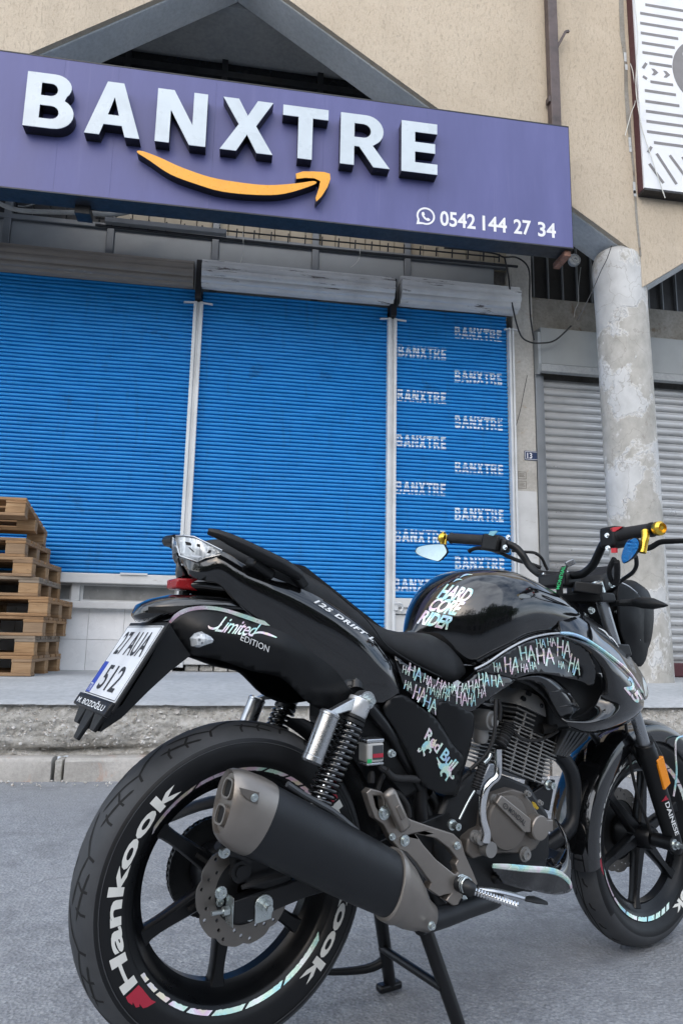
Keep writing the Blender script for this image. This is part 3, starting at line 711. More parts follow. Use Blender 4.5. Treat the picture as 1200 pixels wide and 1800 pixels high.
for L, nm in (([(p.x, p.z) for p in sm], 'smile_curve'), (ar, 'arrow_head')):
    mb = MB(); mb.prism([L], lambda a, b, d: (a, d, b), SY - .001, SY - .085); o = spart(mb, nm, 'sign_letter_side')
    mb = MB(); mb.prism([L], lambda a, b, d: (a, d, b), SY - .0855, SY - .0905); spart(mb, nm + '_face', 'sign_orange', o)
PHX = 1.607
for tx, wd in (('0542', .312), ('144', .218), ('27', .158), ('34', .164)):
    flat_text('phone_digits', tx, V(PHX, SY - .0022, 4.285) - SO, (wd, 0, 0), (0, 0, .140), 'print_white', sg, .022); PHX += wd + .062
def phone_icon():
    cx, cz, r = 1.483, 4.358, .080; mb = MB()
    fn = lambda a, b, d: (a, d, b)
    outer = [(cx + r * math.cos(math.radians(a)), cz + r * math.sin(math.radians(a))) for a in range(-108, 216, 9)] + [(cx - r * 1.02, cz - r * 1.04)]
    inner = [(cx + r * .80 * math.cos(math.radians(a)), cz + r * .80 * math.sin(math.radians(a))) for a in range(-106, 212, 9)] + [(cx - r * .70, cz - r * .74)]
    mb.prism([outer, inner], fn, SY - .0008, SY - .0022); spart(mb, 'phone_bubble', 'print_white')
    mb = MB(); P = [(-.42, .40), (-.30, .46), (-.18, .42), (-.10, .16), (-.20, .04), (-.02, -.16), (.10, -.26), (.20, -.16), (.44, -.28), (.48, -.40), (.36, -.52), (.18, -.54), (-.14, -.36), (-.36, -.08), (-.46, .18)]
    mb.prism([[(cx + x * r, cz + y * r) for x, y in P]], fn, SY - .0008, SY - .0022); spart(mb, 'phone_handset', 'print_white')
phone_icon()
mb = MB(); mb.box((2.735, SY + .03, 4.15), (2.795, SY + .26, 4.202)); spart(mb, 'bracket', 'rust_raw', bev=.004)
mb = MB(); mb.box((-1.36, SY + .12, 4.13), (-1.24, SY + .25, 4.202)); spart(mb, 'bracket', 'black_metal', bev=.004)
# ================================================================ neighbour's board, upper right
bd = tag(empty('striped_board', (3.6, 5.5, 5.0)), 'white sign board with grey stripes and grey disc at upper right', 'sign'); BO = V(3.6, 5.5, 5.0)
def dpart(mb, name, mat, parent=None):
    mb.v = [v - BO for v in mb.v]; return mb.build(name, mat, parent or bd)
mb = MB(); mb.box((3.603, 5.44, 4.985), (5.6, 5.545, 7.6)); dpart(mb, 'board', 'board_white')
mb = MB(); mb.box((3.598, 5.46, 4.985), (3.602, 5.545, 7.6)); dpart(mb, 'red_edge', 'board_red')
mb = MB(); mb.box((3.60, 5.435, 4.962), (5.6, 5.545, 4.984)); dpart(mb, 'lower_trim', 'black_metal')
def stripe(x0, x1, z, slope=0.0, w=.030):
    mb = MB(); mb.add([(x0, 5.4385, z - w / 2), (x1, 5.4385, z - w / 2 + slope * (x1 - x0)), (x1, 5.4385, z + w / 2 + slope * (x1 - x0)), (x0, 5.4385, z + w / 2)], [(0, 1, 2, 3)]); dpart(mb, 'stripe', 'board_grey')
STR = [(3.7254, 5.44, 6.9689), (3.6653, 5.44, 6.8622), (3.659, 5.44, 6.7528), (3.6587, 5.44, 6.645), (3.6645, 5.44, 6.5388), (3.6642, 5.44, 6.4322), (3.7283, 5.44, 6.3178), (3.7281, 5.44, 6.1196), (3.6634, 5.44, 6.0176), (3.6624, 5.44, 5.9015), (3.6621, 5.44, 5.7983), (3.6612, 5.44, 5.6834), (3.6605, 5.44, 5.5754), (3.7236, 5.44, 5.4707)]
STE = [(4.3759, 5.44, 6.9667), (4.3679, 5.44, 6.8616), (4.1092, 5.44, 6.7467), (4.0531, 5.44, 6.6352), (4.0096, 5.44, 6.5265), (3.9785, 5.44, 6.4206), (3.9657, 5.44, 6.3183), (3.964, 5.44, 6.1128), (3.9864, 5.44, 6.0052), (4.0143, 5.44, 5.8928), (4.2262, 5.44, 5.783), (4.2189, 5.44, 5.6844), (4.2107, 5.44, 5.5742), (4.2025, 5.44, 5.4645)]
for a, b in zip(STR, STE): stripe(a[0], b[0], (a[2] + b[2]) / 2)
c_ = (4.2951, 5.44, 6.3015); mb = MB(); mb.prism([[(c_[0] + .325 * math.cos(t * PI / 24), c_[2] + .36 * math.sin(t * PI / 24)) for t in range(48)]], lambda a, b, d: (a, d, b), 5.4395, 5.437); dpart(mb, 'disc', 'board_grey')
mb = MB(); q = (4.0891, 5.44, 6.4574)
for dz in (0, -.06): mb.box((q[0], 5.435, q[2] + dz), (q[0] + .12, 5.4365, q[2] + dz + .03))
dpart(mb, 'disc_letter', 'print_white')
for c_ in [(3.7818, 5.44, 6.2269), (3.9058, 5.44, 6.2216)]:
    mb = MB(); s_ = .035; mb.prism([[(c_[0] - s_, c_[2] + s_), (c_[0] - s_ * .1, c_[2] + s_), (c_[0] + s_, c_[2]), (c_[0] - s_ * .1, c_[2] - s_), (c_[0] - s_, c_[2] - s_), (c_[0] - s_ * .3, c_[2])]], lambda a, b, d: (a, d, b), 5.4395, 5.4375); dpart(mb, 'chevron', 'board_grey')
for a, b in zip([(3.6595, 5.44, 6.251), (3.6544, 5.44, 6.1636), (3.6589, 5.44, 5.355), (3.6634, 5.44, 5.2377), (3.7453, 5.44, 5.3548), (3.8785, 5.44, 5.355), (4.0066, 5.44, 5.3543)], [(3.6985, 5.44, 6.313), (3.694, 5.44, 6.139), (3.6974, 5.44, 5.4195), (3.7956, 5.44, 5.0556), (3.9284, 5.44, 5.0607), (4.0697, 5.44, 5.0904), (4.2094, 5.44, 5.0845)]):
    mb = MB(); mb.bar((a[0], 5.4382, a[2]), (b[0], 5.4382, b[2]), .028, .0012, (0, 1, 0)); dpart(mb, 'diagonal_stripe', 'board_grey')

# ================================================================ downpipe, cables, conduit
dp = tag(empty('downpipe', (2.775, 5.5, 5.4)), 'brown square steel tube fixed to the plaster above the sign', 'pipe'); DO = V(2.775, 5.5, 5.4)
mb = MB(); mb.box((2.728, 5.46, 5.40), (2.822, 5.545, 8.2)); mb.v = [v - DO for v in mb.v]; bevel(mb.build('tube', 'rust_brown', dp), .008)
mb = MB(); a_, b_ = (2.8186, 5.48, 6.3862), (2.8946, 5.46, 6.5412); mb.bar(a_, b_, .018, .022); mb.bar(b_, (b_[0] + .035, b_[1], b_[2] + .012), .018, .022); mb.v = [v - DO for v in mb.v]; mb.build('hook', 'rust_brown', dp)
mb = MB(); mb.box((2.708, 5.47, 5.78), (2.727, 5.53, 5.84)); mb.v = [v - DO for v in mb.v]; mb.build('clamp', 'rust_brown', dp)
def cable(name, pts, r, mat, label, cat='cable', sm=5):
    mb = MB(); mb.tube(pts, r, 8, sm); return tag(mb.build(name, mat, None, 60), label, cat)
cable('conduit', [(-2.542, 6.32, 4.807), (-2.2372, 6.32, 4.6848), (-2.1358, 6.32, 4.6514), (-2.0112, 6.32, 4.6377), (-1.7391, 6.32, 4.6587), (-1.489, 6.32, 4.6828), (-1.2856, 6.32, 4.6895), (-1.1339, 6.32, 4.725), (-1.0082, 6.32, 4.7811), (-0.9237, 6.32, 4.8444)], .022, 'cable_grey', 'thick pale corrugated conduit under the left end of the sign', 'conduit')
cable('thin_cable', [(-2.0926, 6.36, 4.7052), (-2.0281, 6.36, 4.7073), (-1.9323, 6.36, 4.7536), (-1.8023, 6.36, 4.8218)], .007, 'cable_grey', 'thin pale cable end above the conduit')
tr = MB(); tr.box((-1.305, 6.30, 4.605), (-.192, 6.36, 4.655)); tag(bevel(tr.build('cable_tray', 'grey_frame_metal'), .004), 'grey metal cable tray below the sign', 'tray')
rl = tag(empty('spiked_rail', (.3, 6.35, 4.6)), 'thin dark rail with short spikes above the white roll covers', 'rail'); RO = V(.3, 6.35, 4.6)
mb = MB(); mb.tube([V(-1.4, 6.36, 4.665) - RO, V(2.55, 6.36, 4.69) - RO], .008, 8); mb.build('rail', 'dark_frame', rl, 60)
mb = MB(); mb.tube([V(-1.4, 6.37, 4.60) - RO, V(.6, 6.37, 4.592) - RO, V(2.75, 6.37, 4.615) - RO], .014, 8, 4); mb.build('lower_rail', 'dark_frame', rl, 60)
sp = None
for i in range(24):
    if sp is None: mb = MB(); mb.bar((0, 0, -.05), (.004, 0, .04), .012, .012); sp = mb.build('spike', 'dark_frame', rl); o = sp
    else: o = copy_to(sp, rl)
    o.location = V(-1.25 + i * .165, 6.355, 4.65 + .0063 * i / 4) - RO
cable('drooping_cable', [(2.5825, 6.3, 4.6628), (2.6203, 6.3, 4.4619), (2.6395, 6.3, 4.2486), (2.6817, 6.3, 4.0092), (2.7369, 6.3, 3.8333), (2.8248, 6.3, 3.7749), (2.9445, 6.3, 3.7732), (3.0965, 6.3, 3.8164), (3.2729, 6.3, 3.984)], .0085, 'cable_black', 'black cable drooping from the roll cover end to mid air')
cable('cable_loop', [(1.9636, 6.34, 4.7178), (2.2616, 6.34, 4.7256), (2.5024, 6.34, 4.7142), (2.5928, 6.34, 4.6863), (2.7149, 6.34, 4.6995), (2.8175, 6.34, 4.6475), (2.8635, 6.34, 4.5394), (2.8566, 6.34, 4.2898), (2.8618, 6.34, 4.0442), (2.8915, 6.34, 3.8158)], .0085, 'cable_black', 'black cable looping round the end of the narrow shutter roll')
cable('wall_wire', [(3.5711, 5.5, 6.3401), (3.5947, 5.5, 6.2314), (3.6027, 5.5, 5.9544), (3.5469, 5.5, 5.7934), (3.4759, 5.5, 5.5537)], .004, 'cable_white', 'thin pale wire beside the plaster joint', sm=4)
cable('board_wire', [(3.5954, 5.42, 7.1055), (3.6144, 5.42, 6.5996), (3.5847, 5.42, 6.2831), (3.5613, 5.42, 5.9729), (3.5855, 5.42, 5.6867), (3.6108, 5.42, 5.5291), (3.6679, 5.42, 5.3297), (3.7284, 5.42, 5.1032), (3.7891, 5.42, 4.8904)], .0045, 'cable_white', 'thin pale wire hanging over the striped board', sm=4)
cable('pillar_wire', [(3.2684, 5.48, 4.3889), (3.2176, 5.48, 4.2549), (3.1571, 5.48, 4.1377), (3.0964, 5.48, 4.0051), (3.0365, 5.48, 3.8792), (2.9542, 5.48, 3.7201), (2.9081, 5.48, 3.6408)], .004, 'cable_black', 'thin black wire hanging across the pillar top', sm=4)
cable('loose_wire', [(3.4312, 6.35, 4.6671), (3.3968, 6.35, 4.4418), (3.3904, 6.35, 4.2843), (3.3492, 6.35, 4.1868), (3.3335, 6.35, 4.1046)], .0035, 'cable_grey', 'short loose wire hanging left of the pillar', sm=4)
cable('hanging_wire', [(-0.0362, 6.35, 4.6705), (-0.0228, 6.35, 4.4816), (-0.0351, 6.35, 4.3916), (-0.054, 6.35, 4.3307)], .003, 'cable_white', 'short white wire hanging above the middle roll cover', sm=4)
cable('curled_wire', [(1.106, 6.35, 4.6537), (1.1077, 6.35, 4.5443), (1.0747, 6.35, 4.4681), (1.019, 6.35, 4.414)], .003, 'cable_white', 'curled white wire above the middle roll cover', sm=4)
cable('pier_wire', [(2.8622, 6.46, 3.4865), (2.821, 6.46, 3.3029), (2.7803, 6.46, 3.1213), (2.728, 6.46, 2.9408)], .003, 'cable_black', 'thin dark wire on the pier above the number plate', sm=4)
lamp = tag(empty('round_sounder', (3.147, 5.95, 4.4915)), 'small round grey fitting under the beam left of the pillar', 'fitting')
mb = MB(); mb.lathe((0, .03, 0), (0, -1, 0), [(.0, 0), (.05, 0), (.06, .02), (.06, .05), (.05, .06), (.045, .05), (.03, .05), (.028, .06), (.015, .06), (.012, .05), (0, .05)], 20); mb.build('fitting_body', 'grey_panel', lamp, 40)
# ================================================================ pallets
def pallet():
    e = empty('pallet', (0, 0, 0)); W_, D_ = 1.2, .8      # x to the left, y away from the road; origin at near right corner
    def bx(nm, a, b, mat, jit=0):
        mb = MB(); mb.box(a, b); o = mb.build(nm, mat, e); bevel(o, .003, 1); return o
    for y in (0, .35, .7):
        bx('bottom_board', (-W_, y, 0), (0, y + .1, .022), 'pallet_wood')
        for x in (-W_, -W_ / 2 - .0725, -.145): bx('block', (x + .003, y + .003, .0222), (x + .142, y + .097, .0998), 'pallet_block')
    for x in (-W_, -W_ / 2 - .0725, -.145): bx('stringer', (x, 0, .10), (x + .145, D_, .122), 'pallet_wood')
    for k, (y, w) in enumerate(((0, .145), (.188, .1), (.3275, .145), (.512, .1), (.655, .145))): bx('deck_board', (-W_ + .002, y, .1222), (-.002, y + w, .144), 'pallet_wood')
    return e
pp = pallet(); rp = random.Random(9)
tiers = [(52, 0), (58, 0), (73, 0), (82, 0), (64, 0), (55, 0), (42, 0), (44, 1)]
words = ['bottom pallet of the wooden stack, resting on the pavement', 'second wooden pallet from the bottom of the stack', 'third wooden pallet from the bottom, pushed right', 'fourth wooden pallet from the bottom, sticking out furthest right', 'fifth wooden pallet from the bottom of the stack', 'sixth wooden pallet from the bottom of the stack', 'seventh wooden pallet, just under the tilted top one', 'tilted wooden pallet on top of the stack']
PX = [(-1.4107, 5.58, 0.5309), (-1.4045, 5.58, 0.6813), (-1.357, 5.58, 0.8176), (-1.3326, 5.58, 0.9508), (-1.4135, 5.58, 1.0951), (-1.4666, 5.58, 1.241), (-1.5314, 5.58, 1.379), (-1.5476, 5.58, 1.6447)]
for i, q in enumerate(PX):
    e = pp if i == 0 else copy_tree(pp)
    e.location = (q[0], 5.60 + rp.uniform(-.015, .015), .522 + .1452 * i); e.rotation_euler = (rp.uniform(-.006, .006), 0, rp.uniform(-.05, .05))
    if i == 7: e.location = (q[0] + .01, 5.52, .522 + .1452 * 7 + .155); e.rotation_euler = (-.19, 0, .03)
    tag(e, words[i], 'pallet', 'stacked wooden pallets')
    if i in (1, 4):
        for c in e.children:
            if c.name.startswith(('deck', 'stringer')): c.data = c.data.copy(); c.data.materials[0] = MATS['pallet_wood_grey']

# ================================================================ motorcycle materials
def paint(name, c, rough, coat=1.0, spec=.5, fleck=0):
    t = NT(name); n = t.noise(3, 4, .5); t.set(col=t.ramp(n, [(.3, tuple(x * .85 for x in c)), (.7, c)]), coat=coat, spec=spec)
    t.set(rough=t.ramp(t.noise(40, 4, .6), [(.35, max(.02, rough - .02)), (.7, rough + .03)])); t.b.inputs['Coat Roughness'].default_value = .025
    t.bump(t.noise(2.4, 2, .5), .02, .02); return t
paint('gloss_black', (.0045, .0048, .0055), .10)
def satin(name, c, rough, bump=.06, bs=420, metal=0, spec=.5, var=.12):
    t = NT(name); n = t.noise(7, 5, .6); t.set(col=t.ramp(n, [(.3, tuple(x * (1 - var) for x in c)), (.7, tuple(x * (1 + var) for x in c))]), metal=metal, spec=spec)
    t.set(rough=t.ramp(t.noise(26, 5, .65), [(.3, rough - .07), (.7, rough + .08)])); t.bump(t.noise(bs, 2, .5), bump, .001); return t
satin('matte_black', (.005, .0056, .0066), .40, spec=.35); satin('black_plastic', (.006, .0066, .0076), .5, spec=.35); satin('muffler_black', (.009, .0105, .013), .44, .05, spec=.4)
satin('seat_vinyl', (.011, .0118, .0132), .58, .25, 900, spec=.4); satin('engine_black', (.012, .013, .0145), .45, spec=.4); satin('frame_black', (.006, .0065, .0078), .35, spec=.4)
satin('wheel_black', (.0035, .004, .005), .32, .04, spec=.32); satin('rubber_grip', (.012, .012, .013), .7, .2, 500)
satin('bronze_cast', (.275, .25, .226), .38, .1, 500, .75); satin('cover_bronze', (.17, .153, .137), .46, .12, 600, .6); satin('cast_alu', (.46, .46, .455), .42, .15, 300, .8)
satin('fin_alu', (.27, .266, .258), .45, .15, 300, .55); satin('head_alu', (.33, .325, .315), .5, .2, 260, .2); satin('disc_steel', (.20, .185, .168), .38, .05, 900, .85)
satin('brushed_alu', (.52, .53, .54), .28, .05, 300, .95); satin('fork_steel', (.30, .315, .335), .30, .03, 300, .8)
satin('zinc', (.55, .60, .60), .28, .05, 500, .9); satin('chrome', (.80, .80, .80), .08, .0, 300, 1.0); satin('gold_anodised', (.75, .50, .07), .25, .03, 300, .9)
satin('mirror_glass', (.80, .87, .90), .03, 0, 100, 1.0); satin('blue_mirror', (.18, .42, .80), .04, 0, 100, 1.0)
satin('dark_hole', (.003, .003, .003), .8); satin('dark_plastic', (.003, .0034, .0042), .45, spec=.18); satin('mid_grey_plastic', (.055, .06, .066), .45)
satin('letter_cream', (.70, .70, .66), .55, .1, 300); satin('brand_red', (.40, .02, .045), .5, .05); satin('plate_white', (.74, .76, .78), .35, .03); satin('plate_blue', (.02, .06, .42), .4)
satin('ink_black', (.02, .02, .022), .5); satin('text_white', (.80, .82, .82), .45, .02); satin('tag_green', (.02, .45, .14), .6); satin('strap_black', (.01, .011, .012), .8)
satin('red_plastic', (.32, .012, .015), .25, .02); satin('amber', (.85, .28, .01), .22, .02); satin('switch_red', (.6, .02, .03), .35); satin('cyan_button', (.25, .55, .65), .4)
satin('brake_fluid', (.50, .50, .48), .15, .02); satin('silver_paint', (.60, .615, .63), .3, .02, 400, .55)
def holo(name, sc=14):
    t = NT(name); n = t.noise(sc, 3, .5, t.coords((1, 1, 1))); m = t.noise(sc * 3, 2, .5)
    c = t.ramp(n, [(.30, (.30, .50, .86)), (.40, (.28, .78, .84)), (.47, (.55, .84, .62)), (.53, (.88, .88, .88)), (.60, (.86, .50, .70)), (.66, (.86, .74, .45)), (.74, (.48, .46, .88))])
    c = t.mix(.28, c, (.80, .84, .86)); t.set(col=c, rough=t.ramp(m, [(.3, .22), (.7, .36)]), metal=.35)
holo('holo_film', 26); holo('holo_tape', 11)
def m_tyre():
    t = NT('tyre_rubber'); n = t.noise(9, 5, .6); f = t.noise(60, 5, .7)
    c = t.ramp(n, [(.3, (.034, .036, .040)), (.55, (.050, .053, .057)), (.75, (.072, .075, .080))]); c = t.mix(t.ramp(f, [(.62, 0.0), (.78, .5)]), c, (.075, .075, .075))
    t.set(col=c, rough=t.ramp(n, [(.3, .55), (.7, .75)]), spec=.4); t.bump(f, .12, .002)
m_tyre()
satin('sidewall_rubber', (.0065, .007, .0082), .45, .08, 300, spec=.35)
def m_lens_silver():
    t = NT('lens_silver'); w = t.noise(240, 2, .5, t.coords((1, .2, .25))); n = t.noise(210, 2, .5, t.coords((1, .3, .15)))
    t.set(col=t.ramp(n, [(.36, (.38, .40, .42)), (.5, (.56, .59, .61)), (.64, (.74, .77, .79))]), rough=.25, metal=.25, coat=1.0); t.b.inputs['Coat Roughness'].default_value = .02; t.bump(w, .2, .002)
m_lens_silver()
def m_lens():
    t = NT('clear_lens'); t.b.inputs['Transmission Weight'].default_value = 1.0; t.set(col=(.97, .98, 1.0), rough=.02); t.b.inputs['IOR'].default_value = 1.12
m_lens()

# ================================================================ motorcycle helpers
import numpy as np
bike = tag(empty('motorcycle', (0.0238, 1.5571, 0), 0.39875), 'glossy black motorcycle with white lettered tyres parked in front of the shutters', 'motorcycle')
SIDE_EYE = (Matrix.Rotation(-(0.39875), 3, 'Z') @ (V(0, 0, .8544) - V(*(0.0238, 1.5571, 0))))   # a point off the right rear, stickers are laid on along lines from there
def tps(pts, lam=6e-4):
    """smooth side offset y over (x, z) from 3D points"""
    A = np.array([(p[0], p[2]) for p in pts]); b = np.array([p[1] for p in pts]); n = len(A)
    def k(r2): return np.where(r2 > 0, r2 * np.log(r2 + 1e-12), 0)
    d = ((A[:, None] - A[None]) ** 2).sum(-1); M = np.zeros((n + 3, n + 3)); M[:n, :n] = k(d) + lam * np.eye(n); M[:n, n] = 1; M[:n, n + 1:] = A; M[n, :n] = 1; M[n + 1:, :n] = A.T
    w = np.linalg.solve(M, np.concatenate([b, np.zeros(3)]))
    def f(P):
        P = np.asarray(P, float); r = ((P[:, None] - A[None]) ** 2).sum(-1); return k(r) @ w[:n] + w[n] + P @ w[n + 1:]
    return f
def inside(p, L):
    c = False; n = len(L)
    for i in range(n):
        (x0, y0), (x1, y1) = L[i], L[(i + 1) % n]
        if (y0 > p[1]) != (y1 > p[1]) and p[0] < x0 + (p[1] - y0) * (x1 - x0) / (y1 - y0): c = not c
    return c
def skin(name, outline, inner, mat, parent=None, grid=.016, thick=.004, sm=3, mirror=True, ang=60, lam=6e-4):
    """panel whose edge runs through outline, side offset interpolated through outline and inner points"""
    grid *= .62; f = tps(list(outline) + list(inner), lam); L = catmull(outline, sm, True) if sm else [Vector(p) for p in outline]
    loop = [(p.x, p.z) for p in L]
    xs = [p[0] for p in loop]; zs = [p[1] for p in loop]; pts = [Vector(p) for p in loop]; nb = len(pts)
    g = []
    x = min(xs)
    while x < max(xs):
        z = min(zs)
        while z < max(zs):
            q = (x + .0013 * math.sin(z * 900), z + .0013 * math.sin(x * 700))
            if inside(q, loop) and min((q[0] - a) ** 2 + (q[1] - b) ** 2 for a, b in loop) > (grid * .45) ** 2: g.append(Vector(q))
            z += grid
        x += grid
    res = delaunay_2d_cdt(pts + g, [], [list(range(nb))], 1, 1e-6)
    P = [(v.x, v.y) for v in res[0]]; ys = f(P); vs = [(p[0], y, p[1]) for p, y in zip(P, ys)]; fs = [tuple(t) for t in res[2]]
    out = []
    for sgn in ((1, -1) if mirror else (1,)):
        V_ = [(a, b * sgn, c) for a, b, c in vs]; F_ = []
        for t in fs:
            a, b, c = [Vector(V_[i]) for i in t[:3]]; nrm = (b - a).cross(c - a)
            F_.append(t if nrm.y * sgn < 0 else tuple(reversed(t)))
        o = link_mesh(name, V_, F_, mat, parent or bike, ang); solid(o, thick, -1); out.append(o)
    o = out[0]; o_tree = BVHTree.FromPolygons([Vector(v) for v in vs], fs)
    return o, o_tree
def sheet(name, st, mat, parent=None, nu=5, nv=5, thick=.004, mirror=True, ang=60):
    """panel lofted through stations, each a list of points across the panel"""
    A = [catmull(r, nv) for r in st]; cols = [catmull([r[j] for r in A], nu) for j in range(len(A[0]))]; n = len(cols); m = len(cols[0])
    vs = [cols[j][i] for i in range(m) for j in range(n)]; fs = [(i * n + j, i * n + j + 1, (i + 1) * n + j + 1, (i + 1) * n + j) for i in range(m - 1) for j in range(n - 1)]
    tree = BVHTree.FromPolygons(vs, fs); res = None
    for sgn in ((1, -1) if mirror else (1,)):
        V_ = [(v.x, v.y * sgn, v.z) for v in vs]; sy = 0
        for f in fs: a, b, c = [Vector(V_[i]) for i in f[:3]]; sy += (b - a).cross(c - a).y
        o = link_mesh(name, V_, fs if sy * sgn < 0 else [tuple(reversed(f)) for f in fs], mat, parent or bike, ang); solid(o, thick, -1); res = res or o
    return res, tree
def mirror_obj(o, parent=None):
    me = o.data.copy(); 
    for v in me.vertices: v.co.y = -v.co.y
    me.flip_normals(); c = bpy.data.objects.new(o.name.split('.')[0], me); col.objects.link(c); c.parent = parent or o.parent
    for m in o.modifiers:
        if m.type == 'BEVEL': bevel(c, m.width, m.segments)
        if m.type == 'SOLIDIFY': solid(c, m.thickness, m.offset)
    return c
def part(mb, name, mat, parent=None, smooth=40, bev=0, mirror=False):
    o = mb.build(name, mat, parent or bike, smooth)
    if bev: bevel(o, bev)
    if mirror: mirror_obj(o)
    return o
def tree_of(*objs):
    vs = []; fs = []
    for o in objs:
        b = len(vs); vs += [v.co.copy() for v in o.data.vertices]; fs += [tuple(i + b for i in p.vertices) for p in o.data.polygons]
    return BVHTree.FromPolygons(vs, fs)
def quad(c):
    """bilinear map from (a,b) in unit square: c = lower-left, lower-right, upper-right, upper-left"""
    c = [Vector(p) for p in c]
    return lambda a, b: (c[0] * (1 - a) + c[1] * a) * (1 - b) + (c[3] * (1 - a) + c[2] * a) * b
def onto(p, tree, eps=.0012):
    d = (Vector(p) - SIDE_EYE).normalized(); h = tree.ray_cast(SIDE_EYE, d)
    if h[0] is None or (h[0] - Vector(p)).length > .16: return Vector(p)
    n = h[1] if h[1].dot(d) < 0 else -h[1]; return h[0] + n * eps
def decal(name, vs, fs, fn, tree, mat, parent, maxlen=.012, eps=.0012):
    vs, fs = refine(vs, fs, maxlen, fn); P = [onto(fn(a, b), tree, eps) for a, b in vs]
    return link_mesh(name, P, fs, mat, parent)
def text_decal(name, txt, corners, tree, mat, parent, offset=0.0, shear=0.0, spacing=1.0, eps=.0012):
    vs, fs = text_mesh(txt, offset, shear, spacing); return decal(name, vs, fs, quad(corners), tree, mat, parent, eps=eps)
def poly_mesh(loops):
    loops = [[(float(a), float(b)) for a, b in L] for L in loops]; flat = [p for L in loops for p in L]
    return flat, [tuple(t) for t in tessellate_polygon([[Vector((a, b, 0)) for a, b in L] for L in loops])]
def bolt(c, ax, r=.008, h=.008, mat='zinc', parent=None, hexa=True, name='bolt'):
    mb = MB(); mb.lathe(c, ax, [(1e-5, 0), (r * 1.45, 0), (r * 1.45, h * .25), (r, h * .25), (r, h), (r * .5, h), (r * .45, h * .75), (1e-5, h * .75)], 12 if hexa else 16); return part(mb, name, mat, parent, 30)

RZ, FZ, WB, ST = .3689, .296, 1.2969, .0515
R_ = V(0, -1, 0)      # outward on the right side
# ================================================================ rear wheel
def lathe_y(prof, n=96, c=(0, 0, RZ)):
    mb = MB(); mb.lathe(c, (0, 1, 0), prof, n); return mb
def rim_profile(w, r0):
    a = [(r0, -w), (r0, -w - .004), (r0 - .003, -w - .0045), (r0 - .018, -w + .003), (r0 - .023, -w + .008), (r0 - .028, -w * .55), (r0 - .040, -w * .30), (r0 - .046, -.012)]
    b = [(r, -y) for r, y in reversed(a)]; c = [(r0 - .012, w * .7), (r0 - .026, w * .4), (r0 - .026, -w * .4), (r0 - .012, -w * .7), (r0, -w)]
    return a + b + c
def tyre_profile(w, R, r0, bead=.80):
    h = R - r0
    a = [(r0 - .006, -w * bead), (r0 + .003, -w * (bead + .13 * (bead > .7) + .04)), (r0 + h * .25, -w * (.98 + .02 * (bead > .7)) if bead > .7 else -w * .86), (r0 + h * .48, -w * .995), (r0 + h * .66, -w * .93), (r0 + h * .80, -w * .78), (r0 + h * .91, -w * .52), (r0 + h * .98, -w * .22), (R, 0)]
    return a + [(r, -y) for r, y in reversed(a[:-1])]
def prof_y(prof, r):
    """right sidewall offset at radius r"""
    a = prof[:9]
    for (r0, y0), (r1, y1) in zip(a[:-1], a[1:]):
        if r0 <= r <= r1: return y0 + (y1 - y0) * (r - r0) / (r1 - r0)
    return a[-1][1]
def spoke(ang, c, r0, r1, w0, w1, t, mat, parent):
    d = V(math.cos(ang), 0, math.sin(ang)); n = V(-math.sin(ang), 0, math.cos(ang)); rings = []
    for k in range(9):
        s = k / 8; r = r0 + (r1 - r0) * s; w = w0 + (w1 - w0) * min(1, s * 1.5); w *= (1 + .7 * max(0, (s - .80) / .20) ** 2); tt = t * (1.15 - .35 * s) * (1 + .5 * max(0, (s - .85) / .15))
        q = [(-.5, -.32), (-.36, -.5), (.36, -.5), (.5, -.32), (.5, .32), (.36, .5), (-.36, .5), (-.5, .32)]
        rings.append([Vector(c) + d * r + n * w * a + V(0, tt * b, 0) for a, b in q])
    mb = MB(); mb.loft(rings); return part(mb, 'spoke', mat, parent, 40)
def polar(name, vs, fs, c, th0, dth, r0, r1, prof, mat, parent, eps=.0008, rot=None):
    """flat 2D shape (0..1) wrapped on the sidewall: a -> angle, b -> radius"""
    fn = lambda a, b: V(c[0] + (r0 + (r1 - r0) * b) * math.cos(th0 + dth * a), prof_y(prof, r0 + (r1 - r0) * b) - eps, c[2] + (r0 + (r1 - r0) * b) * math.sin(th0 + dth * a))
    vs, fs = refine(vs, fs, .008, fn); P = [fn(a, b) for a, b in vs]
    if rot: P = [rot(p) for p in P]
    return link_mesh(name, P, fs, mat, parent)
RIM = .228; WC = (0, 0, RZ)
TP = tyre_profile(.0655, .3075, .224)
rw = part(lathe_y(rim_profile(.054, RIM), 96), 'wheel', 'wheel_black', None, 35); rw['label'] = 'rear wheel with lettered tyre'
ty = part(lathe_y(TP, 120), 'tyre', 'tyre_rubber', rw, 50)
for k in range(6): spoke(math.radians(23.5 + 60 * k), WC, .040, .196, .040, .025, .034, 'wheel_black', rw)
mb = lathe_y([(.012, -.068), (.038, -.068), (.040, -.060), (.050, -.055), (.052, -.03), (.046, 0), (.052, .03), (.06, .055), (.055, .075), (.012, .075)], 40); part(mb, 'hub', 'wheel_black', rw, 35)
for k in range(6):   # lightening slots near the hub
    a = math.radians(23.5 + 60 * k); d = V(math.cos(a), 0, math.sin(a)); p = V(*WC) + d * .082 + R_ * .0195
    mb = MB(); mb.bar(p - d * .017, p + d * .017, .008, .003, (0, 1, 0)); part(mb, 'spoke_slot', 'dark_hole', rw)
